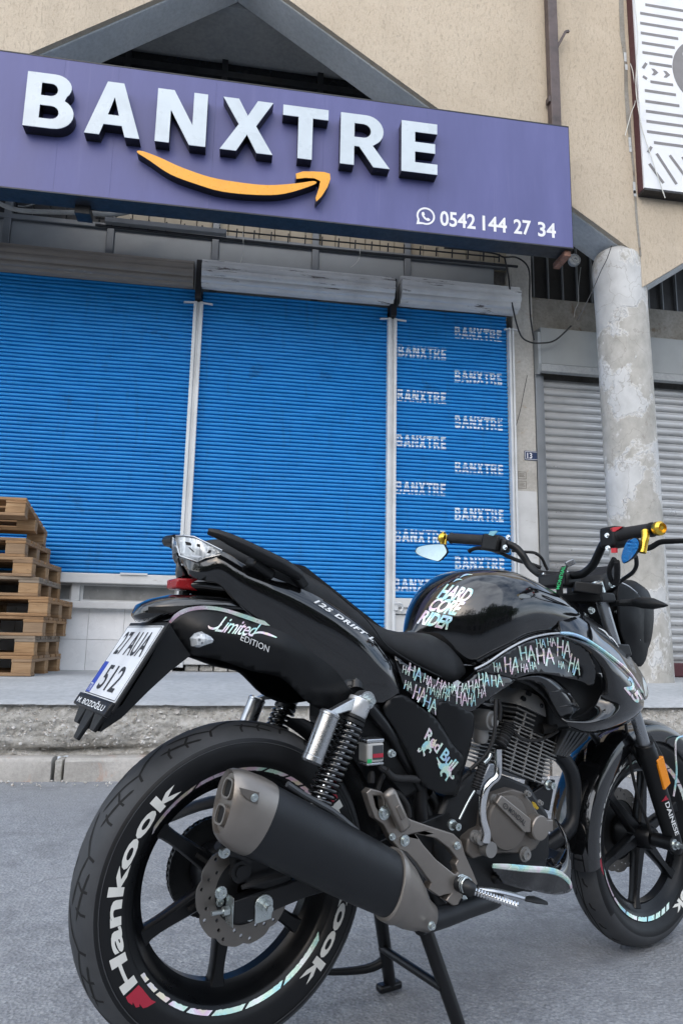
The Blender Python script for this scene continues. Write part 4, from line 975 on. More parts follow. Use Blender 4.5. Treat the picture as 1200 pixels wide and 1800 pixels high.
def tread(c, R, prof, n, parent, seed, w, rot=None, style=0):
    """cut grooves shown as thin dark ribs lying in the tread"""
    mb = MB(); pr = sorted([(y, r) for r, y in prof])
    def surf(th, y):
        for (y0, r0), (y1, r1) in zip(pr[:-1], pr[1:]):
            if y0 <= y <= y1 and y1 > y0: r = r0 + (r1 - r0) * (y - y0) / (y1 - y0); break
        else: r = R
        p = V(c[0] + (r + .0004) * math.cos(th), y, c[2] + (r + .0004) * math.sin(th)); return rot(p) if rot else p
    def line(pts, wd):
        P = []
        for (a0, b0), (a1, b1) in zip(pts[:-1], pts[1:]):
            for k in range(6): P.append((a0 + (a1 - a0) * k / 6, b0 + (b1 - b0) * k / 6))
        P.append(pts[-1]); L = []; 
        for i, (a, b) in enumerate(P):
            q = P[min(i + 1, len(P) - 1)]; o = P[max(i - 1, 0)]; da = (q[0] - o[0]) * R; db = q[1] - o[1]; l = math.hypot(da, db) or 1; tw = wd * (1 if 0 < i < len(P) - 1 else .3)
            L.append((surf(a - db / l * tw / R, b + da / l * tw), surf(a + db / l * tw / R, b - da / l * tw)))
        for (p, q), (r, s) in zip(L[:-1], L[1:]): mb.add([p, q, s, r], [(0, 1, 2, 3)])
    for k in range(n):
        t0 = 2 * PI * k / n; st = 2 * PI / n
        for sgn in (-1, 1):
            o = 0 if sgn < 0 else st * .5
            if style == 0:
                q = lambda *P: [(t0 + o + st * a, sgn * w * b) for a, b in P]
                line(q((0, .04), (.30, .30), (.44, .50), (.50, .94)), .0026)
                line(q((.44, .50), (.62, .36), (.98, .20)), .0024)
                line(q((.60, .70), (.80, .60), (1.12, .46)), .0024)
                line(q((.72, .34), (.80, .58), (.80, .93)), .0024)
                line(q((.98, .40), (1.04, .62), (1.05, .93)), .0024)
            else:
                line([(t0 + o, sgn * w * .30), (t0 + o + st * .22, sgn * w * .34), (t0 + o + st * .45, sgn * w * .62), (t0 + o + st * .55, sgn * w * .92)], .0024)
    if style == 1:
        for q in (-.06, .06): line([(2 * PI * k / 90, q * w * (1.3 + .8 * math.sin(k * 1.05))) for k in range(91)], .0018)
    return mb.build('tread_groove', 'dark_hole', parent, None, False)
tread(WC, .3075, TP, 12, ty, 1, .0655)
def sidewalls(o, c, w, rmax):
    o.data.materials.append(MATS['sidewall_rubber'])
    for p in o.data.polygons:
        if abs(p.center.y) > w and math.hypot(p.center.x - c[0], p.center.z - c[2]) < rmax: p.material_index = 1
sidewalls(ty, WC, .0655 * .6, .272)
mb = MB(); [mb.tube([V(.2715 * math.cos(2 * PI * k / 90), s_ * .0645, RZ + .2715 * math.sin(2 * PI * k / 90)) for k in range(90)], .0009, 5, 0, closed=True) for s_ in (-1, 1)]; part(mb, 'shoulder_rib', 'tyre_rubber', ty)
TXT = text_mesh('Hankook', .034, 0, 1.0, 3)
# tape and lettering: angles measured from forward, anticlockwise seen from the right side -> text runs with falling angle
for th0 in (math.radians(213), math.radians(33)):
    polar('tyre_lettering', *TXT, WC, th0, -math.radians(88), .2315, .2605, TP, 'letter_cream', ty)
    wing, wf = poly_mesh([[(0, .05), (0, .95), (.18, 1.0), (.36, .92), (.30, .80), (.52, .86), (.60, .70), (.52, .60), (.74, .62), (.84, .42), (1.0, -.05), (.80, .02), (.5, .0), (.2, .0)]])
    polar('tyre_emblem', wing, wf, WC, th0 + math.radians(1.2), math.radians(12), .2315, .2605, TP, 'brand_red', ty)
def tape(c, t0, t1, r0, r1, y0, y1, slant, parent, rot=None):
    mb = MB(); n = max(2, int(abs(t1 - t0) / .05)); vs = []
    for k in range(n + 1):
        for r, y, o in ((r0, y0, slant), (r1, y1, 0)):
            a = t0 + (t1 - t0) * k / n + o; p = V(c[0] + r * math.cos(a), y, c[2] + r * math.sin(a)); vs.append(rot(p) if rot else p)
    mb.add(vs, [(2 * k, 2 * k + 1, 2 * k + 3, 2 * k + 2) for k in range(n)]); return mb.build('rim_tape', 'holo_tape', parent, None, False)
def tapes(c, w, r0, parent, starts, rot=None, lens=(4.5, 5.5, 7, 9, 12, 16, 20, 27)):
    for s in starts:
        a = s
        for k, l in enumerate(lens):
            tape(c, math.radians(a), math.radians(a + l), r0 - .0135, r0 - .0035, -w - .0022 + .0030, -w - .0052, math.radians(1.2 + k * .5), parent, rot); a += l + 1.1 + k * .12
tapes(WC, .054, RIM, rw, (212, 32))
# rear brake disc, carrier
def wavy_disc(c, yr, ro, ri, mat, parent, waves=10, holes=30, thick=.004, rot=None):
    outer = []
    for k in range(waves * 8):
        a = 2 * PI * k / (waves * 8); ph = (k % 8) / 8; outer.append(((ro - .005 * max(0, 1 - abs(ph - .5) * 5) ) * math.cos(a), (ro - .005 * max(0, 1 - abs(ph - .5) * 5)) * math.sin(a)))
    inner = [(ri * math.cos(-2 * PI * k / 48), ri * math.sin(-2 * PI * k / 48)) for k in range(48)]; hs = []
    for k in range(holes):
        a = 2 * PI * k / holes + .05; r = ri + (ro - ri) * (.25, .5, .75)[k % 3]; q = .0036; hs.append([(r * math.cos(a) + q * math.cos(-t * PI / 4), r * math.sin(a) + q * math.sin(-t * PI / 4)) for t in range(8)])
    fn = lambda a, b, d: V(c[0] + a, d, c[2] + b)
    mb = MB(); mb.prism([outer, inner] + hs, (lambda a, b, d: rot(fn(a, b, d))) if rot else fn, yr, yr - thick); return part(mb, 'brake_disc', mat, parent, 30)
wavy_disc(WC, -.076, .099, .062, 'disc_steel', rw)
mb = lathe_y([(.0635, -.0765), (.0635, -.073), (.03, -.066), (.012, -.066), (.012, -.070), (.05, -.0775), (.0635, -.0775)], 40); part(mb, 'disc_carrier', 'engine_black', rw, 35)
for k in range(4):
    a = math.radians(15 + 90 * k); bolt(V(.052 * math.cos(a), -.0775, RZ + .052 * math.sin(a)), R_, .006, .006, 'zinc', rw, name='disc_bolt')
# sprocket and chain on the left
mb = MB(); N = 44; tooth = []
for k in range(N * 2):
    a = 2 * PI * k / (N * 2); r = .097 if k % 2 else .090; tooth.append((r * math.cos(a), r * math.sin(a)))
hs = [[(.062 * math.cos(a0 + .9 * PI * t / 36) * (1 if t < 6 else .8), .062 * math.sin(a0 + .9 * PI * t / 36) * (1 if t < 6 else .8)) for t in (0, 2, 4, 5.9, 9, 7)] for a0 in ()]
mb.prism([tooth], lambda a, b, d: V(a, d, RZ + b), .082, .088); part(mb, 'sprocket', 'engine_black', rw, 30)
def chain_loop():
    P = []; ru, rf, uf, zf = .094, .036, .50, .40
    for k in range(25): a = math.radians(95 + 170 * k / 24); P.append(V(ru * math.cos(a), .085, RZ + ru * math.sin(a)))
    for k in range(1, 24): P.append(P[24].lerp(V(uf, .085, zf - rf), k / 24))
    for k in range(9): a = math.radians(-90 + 180 * k / 8); P.append(V(uf + rf * math.cos(a), .085, zf + rf * math.sin(a)))
    q = P[-1]
    for k in range(1, 24): P.append(q.lerp(P[0], k / 24))
    mb = MB()
    for i, p in enumerate(P):
        n = P[(i + 1) % len(P)]
        for s in (-1, 1): mb.bar(p + V(0, s * (.006 if i % 2 else .0085), 0), n + V(0, s * (.006 if i % 2 else .0085), 0), .0025, .0105, (0, 1, 0) if False else (0, 0, 1), .003)
    for p in P: mb.disc(p - V(0, .007, 0), (0, 1, 0), .005, .014, 8)
    return part(mb, 'chain', 'engine_black', None, 30)
chain_loop()
mb = MB(); mb.tube([V(-.10, .105, RZ + .10), V(0, .105, RZ + .125), V(.2, .105, RZ + .12), V(.42, .105, .47)], [.012, .02, .02, .016], 8, 4, flat=(.5, 1.6)); part(mb, 'chain_guard', 'black_plastic')
# ================================================================ swingarm, axle, caliper
arm = [(-0.0399, -0.118, 0.3667), (0.0049, -0.118, 0.3724), (0.0588, -0.118, 0.3781), (0.1407, -0.118, 0.394), (0.2491, -0.118, 0.4204), (0.3672, -0.118, 0.4479), (0.4795, -0.118, 0.4712), (0.4959, -0.118, 0.4391), (0.3984, -0.118, 0.4034), (0.2785, -0.118, 0.3654), (0.195, -0.118, 0.354), (0.1137, -0.118, 0.3479), (0.0519, -0.118, 0.3366), (0.0069, -0.118, 0.3274), (-0.038, -0.118, 0.3265)]
for s in (1, -1):
    mb = MB(); mb.prism([[(p[0], p[2]) for p in arm]], lambda a, b, d: V(a, d * s, b), -.088, -.118); part(mb, 'swingarm', 'frame_black', None, 30, .005)
mb = MB(); mb.tube([V(.40, -.12, .41), V(.40, .12, .41)], .03, 14); part(mb, 'swingarm_cross', 'frame_black')
ax_p = V(*(0.0212, -0.118, 0.3508))
mb = MB(); mb.prism([[(ax_p.x + a, ax_p.z + b) for a, b in ([(.019 * math.cos(t * PI / 10), .019 * math.sin(t * PI / 10)) for t in range(-1, 12)] + [(-.018, -.03), (.016, -.026)])]], lambda a, b, d: V(a, d, b), -.1185, -.1225); part(mb, 'axle_plate', 'zinc', None, 30, .001)
bolt(ax_p + R_ * .004, R_, .0105, .014, 'zinc', name='axle_nut'); mb = MB(); mb.disc(ax_p + R_ * .004, R_, .0065, .026, 10); part(mb, 'axle_end', 'zinc', None, 30)
mb = MB(); p = [(-0.0401, -0.118, 0.3707), (-0.0378, -0.118, 0.3236)]; mb.box((p[1][0] - .004, -.121, p[1][2] - .002), (p[0][0] - .0005, -.086, p[0][2] + .002)); part(mb, 'adjuster_plate', 'zinc', None, 30, .002)
a0 = V((p[0][0] + p[1][0]) / 2, -.104, (p[0][2] + p[1][2]) / 2)
mb = MB(); mb.disc(a0, (-1, 0, 0), .0042, .038, 10); mb.disc(a0 + V(-.004, 0, 0), (-1, 0, 0), .009, .012, 6); part(mb, 'adjuster_bolt', 'zinc', None, 30)
cal = [(-0.0372, -0.1, 0.4449), (-0.0118, -0.1, 0.4548), (0.0344, -0.1, 0.4458), (0.0728, -0.1, 0.4177), (0.0893, -0.1, 0.3808), (0.0747, -0.1, 0.3654), (0.0377, -0.1, 0.367), (0.0011, -0.1, 0.3788), (-0.0174, -0.1, 0.3967), (-0.0335, -0.1, 0.4161)]
mb = MB(); mb.prism([[(p[0], p[2]) for p in cal]], lambda a, b, d: V(a, d, b), -.055, -.112); c_ = part(mb, 'rear_caliper', 'engine_black', None, 30, .006)
mb = MB(); q = V(*(-0.0294, -0.112, 0.4168)); mb.disc(q, R_, .020, .012, 18); mb.disc(q + R_ * .012, R_, .012, .004, 16); part(mb, 'caliper_piston', 'frame_black', c_, 30)
mb = MB(); mb.tube([(-0.0734, -0.115, 0.4712), (-0.0581, -0.115, 0.4593), (-0.0322, -0.115, 0.448), (-0.0081, -0.115, 0.4327)], .012, 10, 3); part(mb, 'caliper_bracket', 'engine_black', c_, 40)
bolt(V(*(-0.0654, -0.122, 0.4571)), R_, .008, .01, 'zinc', c_); bolt(V(*(-0.0668, -0.118, 0.3857)), R_, .008, .01, 'zinc', c_)
mb = MB(); mb.tube([(-0.0304, -0.13, 0.3922), (-0.0075, -0.13, 0.3956), (0.0218, -0.13, 0.3992), (0.0579, -0.13, 0.4019), (0.0825, -0.13, 0.4055)], [.004, .006, .006, .006, .005], 8, 3); part(mb, 'brake_hose', 'rubber_grip')
# ================================================================ muffler
def muffler():
    A = V(*(-0.0687, -0.2, 0.5461)); B_ = V(*(0.3032, -0.18, 0.3486)); d = (B_ - A).normalized(); n = V(0, -1, 0); n = (n - d * n.dot(d)).normalized(); b = d.cross(n)
    if b.z < 0: b = -b
    L = (B_ - A).length
    def ring(s, a_, b_, sh=0, e=2.15, n_=40, off=(0, 0)):
        P = []
        for k in range(n_):
            t = 2 * PI * k / n_; x = math.copysign(abs(math.cos(t)) ** (2 / e), math.cos(t)); y = math.copysign(abs(math.sin(t)) ** (2 / e), math.sin(t))
            P.append(A + d * (s + sh * y) + n * (a_ * x + off[0]) + b * (b_ * y + off[1]))
        return P
    hw, hh = .046, .064
    mb = MB(); mb.loft([ring(.030, hw * .99, hh * .99), ring(.034, hw, hh), ring(.18, hw * 1.03, hh * 1.0), ring(L * .75, hw, hh * .97), ring(L - .035, hw * .97, hh * .94)]); m = part(mb, 'muffler', 'muffler_black', None, 40); m['label'] = 'black oval muffler with bronze end caps'
    mb = MB(); mb.loft([ring(.038, hw * 1.015, hh * 1.015), ring(.030, hw * 1.03, hh * 1.03), ring(.010, hw * 1.03, hh * 1.03, -.002), ring(-.020, hw * .97, hh * .97, -.010, 2.3), ring(-.036, hw * .84, hh * .88, -.014, 2.2), ring(-.042, hw * .72, hh * .80, -.015, 2.2), ring(-.034, hw * .66, hh * .74, -.015, 2.2)]); e = part(mb, 'end_cap', 'bronze_cast', m, 40)
    for k in (-1, 1):      # twin outlets
        c = A + d * (-.036 - .015 * k * .33) + b * (.0215 * k); ax = -d; fwd = (d * -.015 / .064 + b).normalized()
        mb = MB()
        def oring(s, q): return [c - ax * -s + n * (.018 * q * math.copysign(abs(math.cos(t)) ** .6, math.cos(t))) + fwd * (.0175 * q * math.copysign(abs(math.sin(t)) ** .6, math.sin(t))) for t in [2 * PI * i / 20 for i in range(20)]]
        mb.loft([oring(-.006, 1.0), oring(.006, 1.0), oring(.006, .80), oring(-.004, .74)], False, False); part(mb, 'outlet_lip', 'bronze_cast', e, 40)
        mb = MB(); mb.loft([oring(.001, .82), oring(.0012, .80)], True, True); part(mb, 'outlet_bore', 'dark_hole', e, 40)
    # screw on the cap; a flat darker bronze patch paints its recess shade
    s_ = V(*(-0.0674, -0.247, 0.5761)); bolt(s_, R_, .005, .004, 'zinc', e, name='screw')
    mb = MB(); P = [(-0.097, -0.2465, 0.5955), (-0.0578, -0.2465, 0.5836), (-0.0602, -0.2465, 0.5641), (-0.0767, -0.2465, 0.5723), (-0.0912, -0.2465, 0.5848)]; mb.add([Vector(p) for p in P], [(0, 1, 2, 3, 4)]); part(mb, 'screw_recess_shade', 'cover_bronze', e, None)
    # front shield
    mb = MB(); mb.loft([ring(L - .046, hw * 1.00, hh * .97, -.012), ring(L - .044, hw * 1.07, hh * 1.04, -.014), ring(L - .030, hw * 1.08, hh * 1.05, -.02), ring(L - .022, hw * 1.02, hh * 1.00, -.02), ring(L + .010, hw * .94, hh * .90, -.016, 2.2, off=(0, -.006)), ring(L + .045, hw * .76, hh * .68, -.008, 2.4, off=(0, -.016)), ring(L + .060, hw * .66, hh * .52, -.004, 2.6, off=(0, -.021)), ring(L + .086, hw * .60, hh * .44, 0, 2.6, off=(0, -.024)), ring(L + .094, hw * .5, hh * .34, 0, 2.4, off=(0, -.025))]); f = part(mb, 'heat_shield', 'bronze_cast', m, 35)
    bolt(V(*(0.3468, -0.215, 0.2874)), R_, .006, .008, 'zinc', f)
    return m
muf = muffler()
mb = MB(); mb.tube([V(*(0.3502, -0.17, 0.2775)), V(*(0.4145, -0.165, 0.2756)), V(*(0.4989, -0.15, 0.2746)), V(*(0.6118, -0.12, 0.2683)), V(.62, -.06, .265), V(.74, -.02, .26), V(.84, 0, .29), V(*(0.9699, -0.03, 0.3586)), V(*(0.9922, -0.03, 0.4364)), V(*(0.9842, -0.03, 0.4992)), V(*(0.9458, -0.03, 0.5435)), V(*(0.897, -0.035, 0.5651))], [.024, .022, .021, .02, .02, .02, .02, .021, .021, .021, .021, .021], 14, 5); part(mb, 'exhaust_pipe', 'muffler_black', None, 50)
mb = MB(); mb.tube([(0.0343, -0.175, 0.5772), (0.0656, -0.175, 0.5569), (0.1038, -0.175, 0.5356), (0.143, -0.175, 0.5127), (0.1941, -0.175, 0.4732)], .006, 8, 3); part(mb, 'muffler_strap', 'mid_grey_plastic')
# ================================================================ shock absorbers
def shock(s):
    y = lambda v: -v * s
    T = V(.197, y(.150), .690); Bt = V(.112, y(.142), .505); d = (Bt - T).normalized()
    e1 = d.cross(V(0, 1, 0)).normalized(); e2 = d.cross(e1); L = (Bt - T).length; pts = []
    for k in range(15 * 14 + 1):
        a = 2 * PI * k / 14; t = k / (15 * 14); pts.append(T + d * (.018 + (L - .03) * t) + (e1 * math.cos(a) + e2 * math.sin(a)) * .0255)
    mb = MB(); mb.tube(pts, .0044, 7); o = part(mb, 'shock_spring', 'gloss_black', None, 60)
    mb = MB(); mb.tube([T, Bt], .012, 12); part(mb, 'shock_body', 'chrome', o)
    mb = MB(); mb.lathe(T - d * .040, d, [(0, 0), (.024, 0), (.025, .004), (.025, .030), (.023, .036), (.0, .036)], 24); part(mb, 'shock_top', 'silver_paint', o, 40)
    mb = MB(); mb.lathe(T - d * .004, d, [(.018, 0), (.026, 0), (.026, .006), (.023, .007), (.027, .009), (.027, .016), (.018, .016)], 16); part(mb, 'preload_ring', 'engine_black', o, 30)
    mb = MB(); mb.lathe(Bt - d * .016, d, [(.01, 0), (.027, 0), (.027, .008), (.016, .012), (.014, .05), (0, .05)], 20); part(mb, 'shock_foot', 'engine_black', o, 35)
    eye = V(.222, y(.158), .724)
    mb = MB(); mb.tube([eye + V(0, s * .02, 0), eye - V(0, s * .006, 0)], .019, 18); part(mb, 'shock_eye', 'brushed_alu', o, 40)
    bolt(eye - V(0, s * .006, 0), V(0, -s, 0), .010, .010, 'zinc', o); mb = MB(); mb.disc(eye, V(0, -s, 0), .006, .028, 10); part(mb, 'shock_stud', 'zinc', o)
    Rt = V(.128, y(.170), .702); Rb = V(.090, y(.168), .613)
    mb = MB(); rd = (Rb - Rt).normalized(); mb.lathe(Rt, rd, [(0, -.004), (.018, -.004), (.0215, 0), (.0215, .004), (.0205, .005), (.0205, .086), (.0215, .087), (.0215, .096), (.018, .100), (0, .100)], 28); part(mb, 'shock_reservoir', 'brushed_alu', o, 35)
    mb = MB(); mb.loft([[Rt + V(-.012, y(-.012), .002), Rt + V(.01, y(-.012), -.002), Rt + V(.01, y(.010), -.002), Rt + V(-.012, y(.010), .002)], [V(.17, y(.145), .722), V(.178, y(.145), .704), V(.178, y(.166), .704), V(.17, y(.166), .722)], [V(.222, y(.145), .742), V(.226, y(.145), .704), V(.226, y(.162), .704), V(.222, y(.162), .742)]]); part(mb, 'shock_bridge', 'brushed_alu', o, 30, .003)
    mb = MB(); mb.loft([[V(.205, y(.142), .735), V(.24, y(.142), .735), V(.24, y(.16), .735), V(.205, y(.16), .735)], [T - d * .03 + V(-.02, y(-.012), 0), T - d * .03 + V(.02, y(-.012), 0), T - d * .03 + V(.02, y(.012), 0), T - d * .03 + V(-.02, y(.012), 0)]]); part(mb, 'shock_ear', 'brushed_alu', o, 30, .003)
shock(1); shock(-1)
# ================================================================ tail
tf, tf_t = sheet('tail_fairing', [[(-0.1437, -0.01, 1.0091), (-0.1394, -0.01, 0.9977), (-0.1313, -0.01, 0.9841), (-0.1245, -0.01, 0.9727)], [(-0.1346, -0.04, 1.0015), (-0.1352, -0.04, 0.9922), (-0.1354, -0.039, 0.9807), (-0.132, -0.038, 0.9694)], [(-0.124, -0.058, 0.995), (-0.1246, -0.058, 0.9847), (-0.1248, -0.057, 0.9733), (-0.1218, -0.054, 0.9622)], [(-0.1068, -0.072, 1.0021), (-0.1091, -0.074, 0.9868), (-0.1091, -0.073, 0.9709), (-0.1069, -0.066, 0.9578)], [(-0.0803, -0.083, 1.0181), (-0.0841, -0.089, 0.9966), (-0.085, -0.088, 0.9737), (-0.0846, -0.078, 0.9515)], [(-0.0384, -0.098, 0.9957), (-0.0439, -0.107, 0.9728), (-0.0466, -0.105, 0.9442), (-0.0486, -0.09, 0.9163)], [(0.0208, -0.11, 0.9731), (0.008, -0.122, 0.952), (0.0008, -0.119, 0.9151), (-0.0065, -0.1, 0.8822)],
    [(0.0779, -0.116, 0.956), (0.0618, -0.13, 0.9335), (0.0559, -0.129, 0.8906), (0.0509, -0.112, 0.8423)], [(0.1246, -0.119, 0.9379), (0.1101, -0.136, 0.912), (0.1067, -0.135, 0.8607), (0.1087, -0.118, 0.8015)], [(0.1793, -0.123, 0.91), (0.1654, -0.142, 0.8807), (0.1658, -0.139, 0.8231), (0.1727, -0.121, 0.7581)], [(0.2357, -0.127, 0.874), (0.2177, -0.146, 0.8438), (0.2192, -0.141, 0.7821), (0.2357, -0.122, 0.7193)], [(0.2768, -0.129, 0.8345), (0.2564, -0.146, 0.8059), (0.2634, -0.141, 0.7579), (0.2831, -0.122, 0.7107)], [(0.3093, -0.131, 0.7943), (0.291, -0.144, 0.7744), (0.2964, -0.139, 0.7428), (0.3165, -0.122, 0.712)], [(0.3335, -0.128, 0.7486), (0.3275, -0.132, 0.7416), (0.3306, -0.13, 0.7317), (0.3396, -0.122, 0.7235)]], 'gloss_black')
tl, tl_t = skin('tail_lower_panel', [(-0.1758, -0.06, 0.8724), (-0.169, -0.065, 0.8835), (-0.1543, -0.07, 0.8949), (-0.1345, -0.072, 0.9022), (-0.1086, -0.078, 0.9052), (-0.0751, -0.085, 0.9007), (-0.0325, -0.096, 0.8883), (0.0083, -0.104, 0.8769), (0.0506, -0.11, 0.8768), (0.0996, -0.12, 0.8419), (0.1518, -0.126, 0.8052), (0.2091, -0.126, 0.7673), (0.2547, -0.124, 0.7284), (0.286, -0.118, 0.7019), (0.2465, -0.115, 0.6994), (0.1711, -0.11, 0.6959), (0.1104, -0.11, 0.7185), (0.0682, -0.11, 0.7536), (0.0403, -0.105, 0.7717), (-0.0162, -0.098, 0.7831), (-0.0821, -0.088, 0.8039), (-0.1326, -0.078, 0.8122), (-0.1483, -0.072, 0.8217), (-0.1635, -0.066, 0.8443)],
    [(-0.1167, -0.098, 0.8693), (-0.1189, -0.094, 0.8312), (-0.0394, -0.116, 0.8434), (0.0436, -0.128, 0.8165), (0.1245, -0.128, 0.7594)], 'matte_black')
def cowl():
    st = [(-.230, .893, .884, .012), (-.220, .910, .875, .036), (-.198, .921, .872, .052), (-.16, .931, .876, .066), (-.12, .934, .882, .076), (-.07, .934, .885, .084), (-.02, .928, .888, .088), (.05, .90, .875, .09)]
    rings = []
    for u, zt, zb, hw in st:
        zc = (zt + zb) / 2; h = (zt - zb) / 2; P = []
        for k in range(28):
            t = 2 * PI * k / 28; P.append(V(u, -hw * math.copysign(abs(math.cos(t)) ** .75, math.cos(t)), zc + h * math.copysign(abs(math.sin(t)) ** .8, math.sin(t))))
        rings.append(P)
    mb = MB(); mb.loft(rings); o = part(mb, 'tail_cowl', 'gloss_black', None, 50)
    for s in (1, -1):
        mb = MB(); P = [V(-.214, -.0445 * s, .904), V(-.145, -.0715 * s, .907), V(-.172, -.0655 * s, .893), V(-.214, -.043 * s, .891)]; mb.add([p + V(0, -.002 * s, 0) for p in P], [(0, 1, 2, 3)]); part(mb, 'cowl_recess', 'dark_hole', o, None)
    return o
cw = cowl()
# gloss nozzle behind the red reflector
mb = MB(); mb.loft([[V(u, .0 - hw * math.cos(2 * PI * k / 20), z + h * math.sin(2 * PI * k / 20)) for k in range(20)] for u, z, hw, h in ((-.130, .951, .030, .014), (-.10, .953, .045, .020), (-.05, .948, .065, .026), (.0, .93, .08, .03), (.05, .90, .09, .03))]); part(mb, 'tail_nozzle', 'gloss_black', None, 50)
mb = MB(); P = [(-0.1558, -0.032, 0.9637), (-0.1077, -0.032, 0.9654), (-0.1075, -0.032, 0.9398), (-0.1557, -0.032, 0.9432)]; mb.loft([[V(p[0], .032, p[2]) for p in P], [V(*p) for p in P]]); rf = part(mb, 'red_reflector', 'red_plastic', None, 30, .004)
mb = MB(); mb.box((-.135, -.012, .915), (-.12, .012, .94)); part(mb, 'reflector_stem', 'black_plastic', rf)
# tail light
TLo = [(-0.156, -0.01, 1.0519), (-0.1448, -0.03, 1.0507), (-0.1312, -0.05, 1.0474), (-0.1062, -0.066, 1.0339), (-0.0823, -0.0815, 1.0204), (-0.0841, -0.081, 1.0122), (-0.1122, -0.07, 1.0041), (-0.1248, -0.06, 0.9966), (-0.1378, -0.042, 1.0034), (-0.1492, -0.022, 1.0101), (-0.1537, -0.014, 1.0304)]
li, _ = skin('tail_light', [(p[0], p[1] - .002, p[2]) for p in TLo], [(-0.1287, -0.06, 1.0222)], 'lens_silver', None, .010, .002, 0, lam=1e-5)
def lens_pieces():
    t = tree_of(li); 
    for s in (1, -1):
        for (q, m) in (([(-0.1417, -0.03, 1.0392), (-0.1208, -0.06, 1.0321), (-0.1205, -0.06, 1.0263), (-0.1388, -0.03, 1.0324)], 'dark_hole'), ([(-0.1373, -0.04, 1.0269), (-0.1005, -0.072, 1.0199), (-0.1042, -0.07, 1.014), (-0.1289, -0.045, 1.0178)], 'dark_hole'), ([(-0.1328, -0.04, 1.0121), (-0.1154, -0.062, 1.008), (-0.1216, -0.06, 1.0043), (-0.1283, -0.045, 1.0073)], 'fork_steel'), ([(-0.1481, -0.02, 1.0432), (-0.0948, -0.076, 1.0211), (-0.0946, -0.076, 1.0182), (-0.1479, -0.02, 1.0397)], 'text_white')):
            P = [onto(p, t, .0016) for p in q]; P = [V(a.x, a.y * s, a.z) for a in P]; link_mesh('light_unit', P, [(0, 1, 2, 3)], m, li)
lens_pieces()
mb = MB(); rim = [(p[0] - .001, p[1] - .004, p[2]) for p in TLo]; mb.tube(rim, .0016, 6, 0, closed=True); part(mb, 'lens_rim', 'brushed_alu', li)
mb = MB(); mb.loft([[V(-.105, -.015, 1.03), V(-.105, .015, 1.03), V(-.105, .015, .985), V(-.105, -.015, .985)], [V(-.06, -.055, 1.03), V(-.06, .055, 1.03), V(-.06, .055, .965), V(-.06, -.055, .965)], [V(.10, -.10, 1.0), V(.10, .10, 1.0), V(.10, .10, .88), V(.10, -.10, .88)], [V(.32, -.11, .86), V(.32, .11, .86), V(.32, .11, .72), V(.32, -.11, .72)]]); part(mb, 'tail_core', 'black_plastic', None, 30)
# holographic stripe, lettering on the tail
def ribbon(name, pts, w, tree, mat, parent, eps=.0014):
    P = catmull([V(p[0], p[1], p[2]) for p in pts], 5); mb = MB(); L = []
    for i, p in enumerate(P):
        d = P[min(i + 1, len(P) - 1)] - P[max(i - 1, 0)]; n = V(-d.z, 0, d.x).normalized(); ww = (lerpl(w, len(P))[i] if isinstance(w, list) else w) / 2; L += [onto(p - n * ww, tree, eps), onto(p + n * ww, tree, eps)]
    mb.add(L, [(2 * i, 2 * i + 1, 2 * i + 3, 2 * i + 2) for i in range(len(P) - 1)]); return mb.build(name, mat, parent, None, False)
ribbon('edge_stripe', [(-0.1769, -0.07, 0.8734), (-0.1674, -0.07, 0.8857), (-0.1538, -0.075, 0.8959), (-0.1351, -0.08, 0.902), (-0.1089, -0.085, 0.9045), (-0.0735, -0.09, 0.9006), (-0.0344, -0.1, 0.8893), (0.0102, -0.108, 0.8769), (0.0495, -0.112, 0.8779)], [.005, .008, .009, .008, .008, .008, .009, .009, .004], tree_of(tl), 'holo_tape', tl)
text_decal('script_lettering', 'Limited', [(-0.105, -0.12, 0.8587), (-0.0182, -0.12, 0.8493), (-0.0068, -0.12, 0.8742), (-0.0913, -0.12, 0.8884)], tl_t, 'holo_film', tl, .006, .35, .9)
ribbon('script_flourish', [(-0.1105, -0.1, 0.8695), (-0.1067, -0.1, 0.8652), (-0.0961, -0.1, 0.8643), (-0.0823, -0.1, 0.8724)], [.001, .004, .004, .001], tl_t, 'holo_film', tl)
ribbon('script_flourish', [(-0.0276, -0.116, 0.8536), (-0.0101, -0.118, 0.8584), (0.0078, -0.12, 0.8554), (0.0285, -0.12, 0.8489)], [.001, .004, .005, .002], tl_t, 'holo_film', tl)
text_decal('lettering', 'EDITION', [(-0.0509, -0.12, 0.8433), (0.0118, -0.12, 0.8195), (0.0132, -0.12, 0.8319), (-0.0484, -0.12, 0.8544)], tl_t, 'text_white', tl, -.004, .1, 1.0)
text_decal('lettering', '125 DRIFT L', [(0.1064, -0.13, 0.9226), (0.2564, -0.13, 0.844), (0.2623, -0.13, 0.8502), (0.113, -0.13, 0.9299)], tf_t, 'text_white', tf, .035, .25, 1.15)
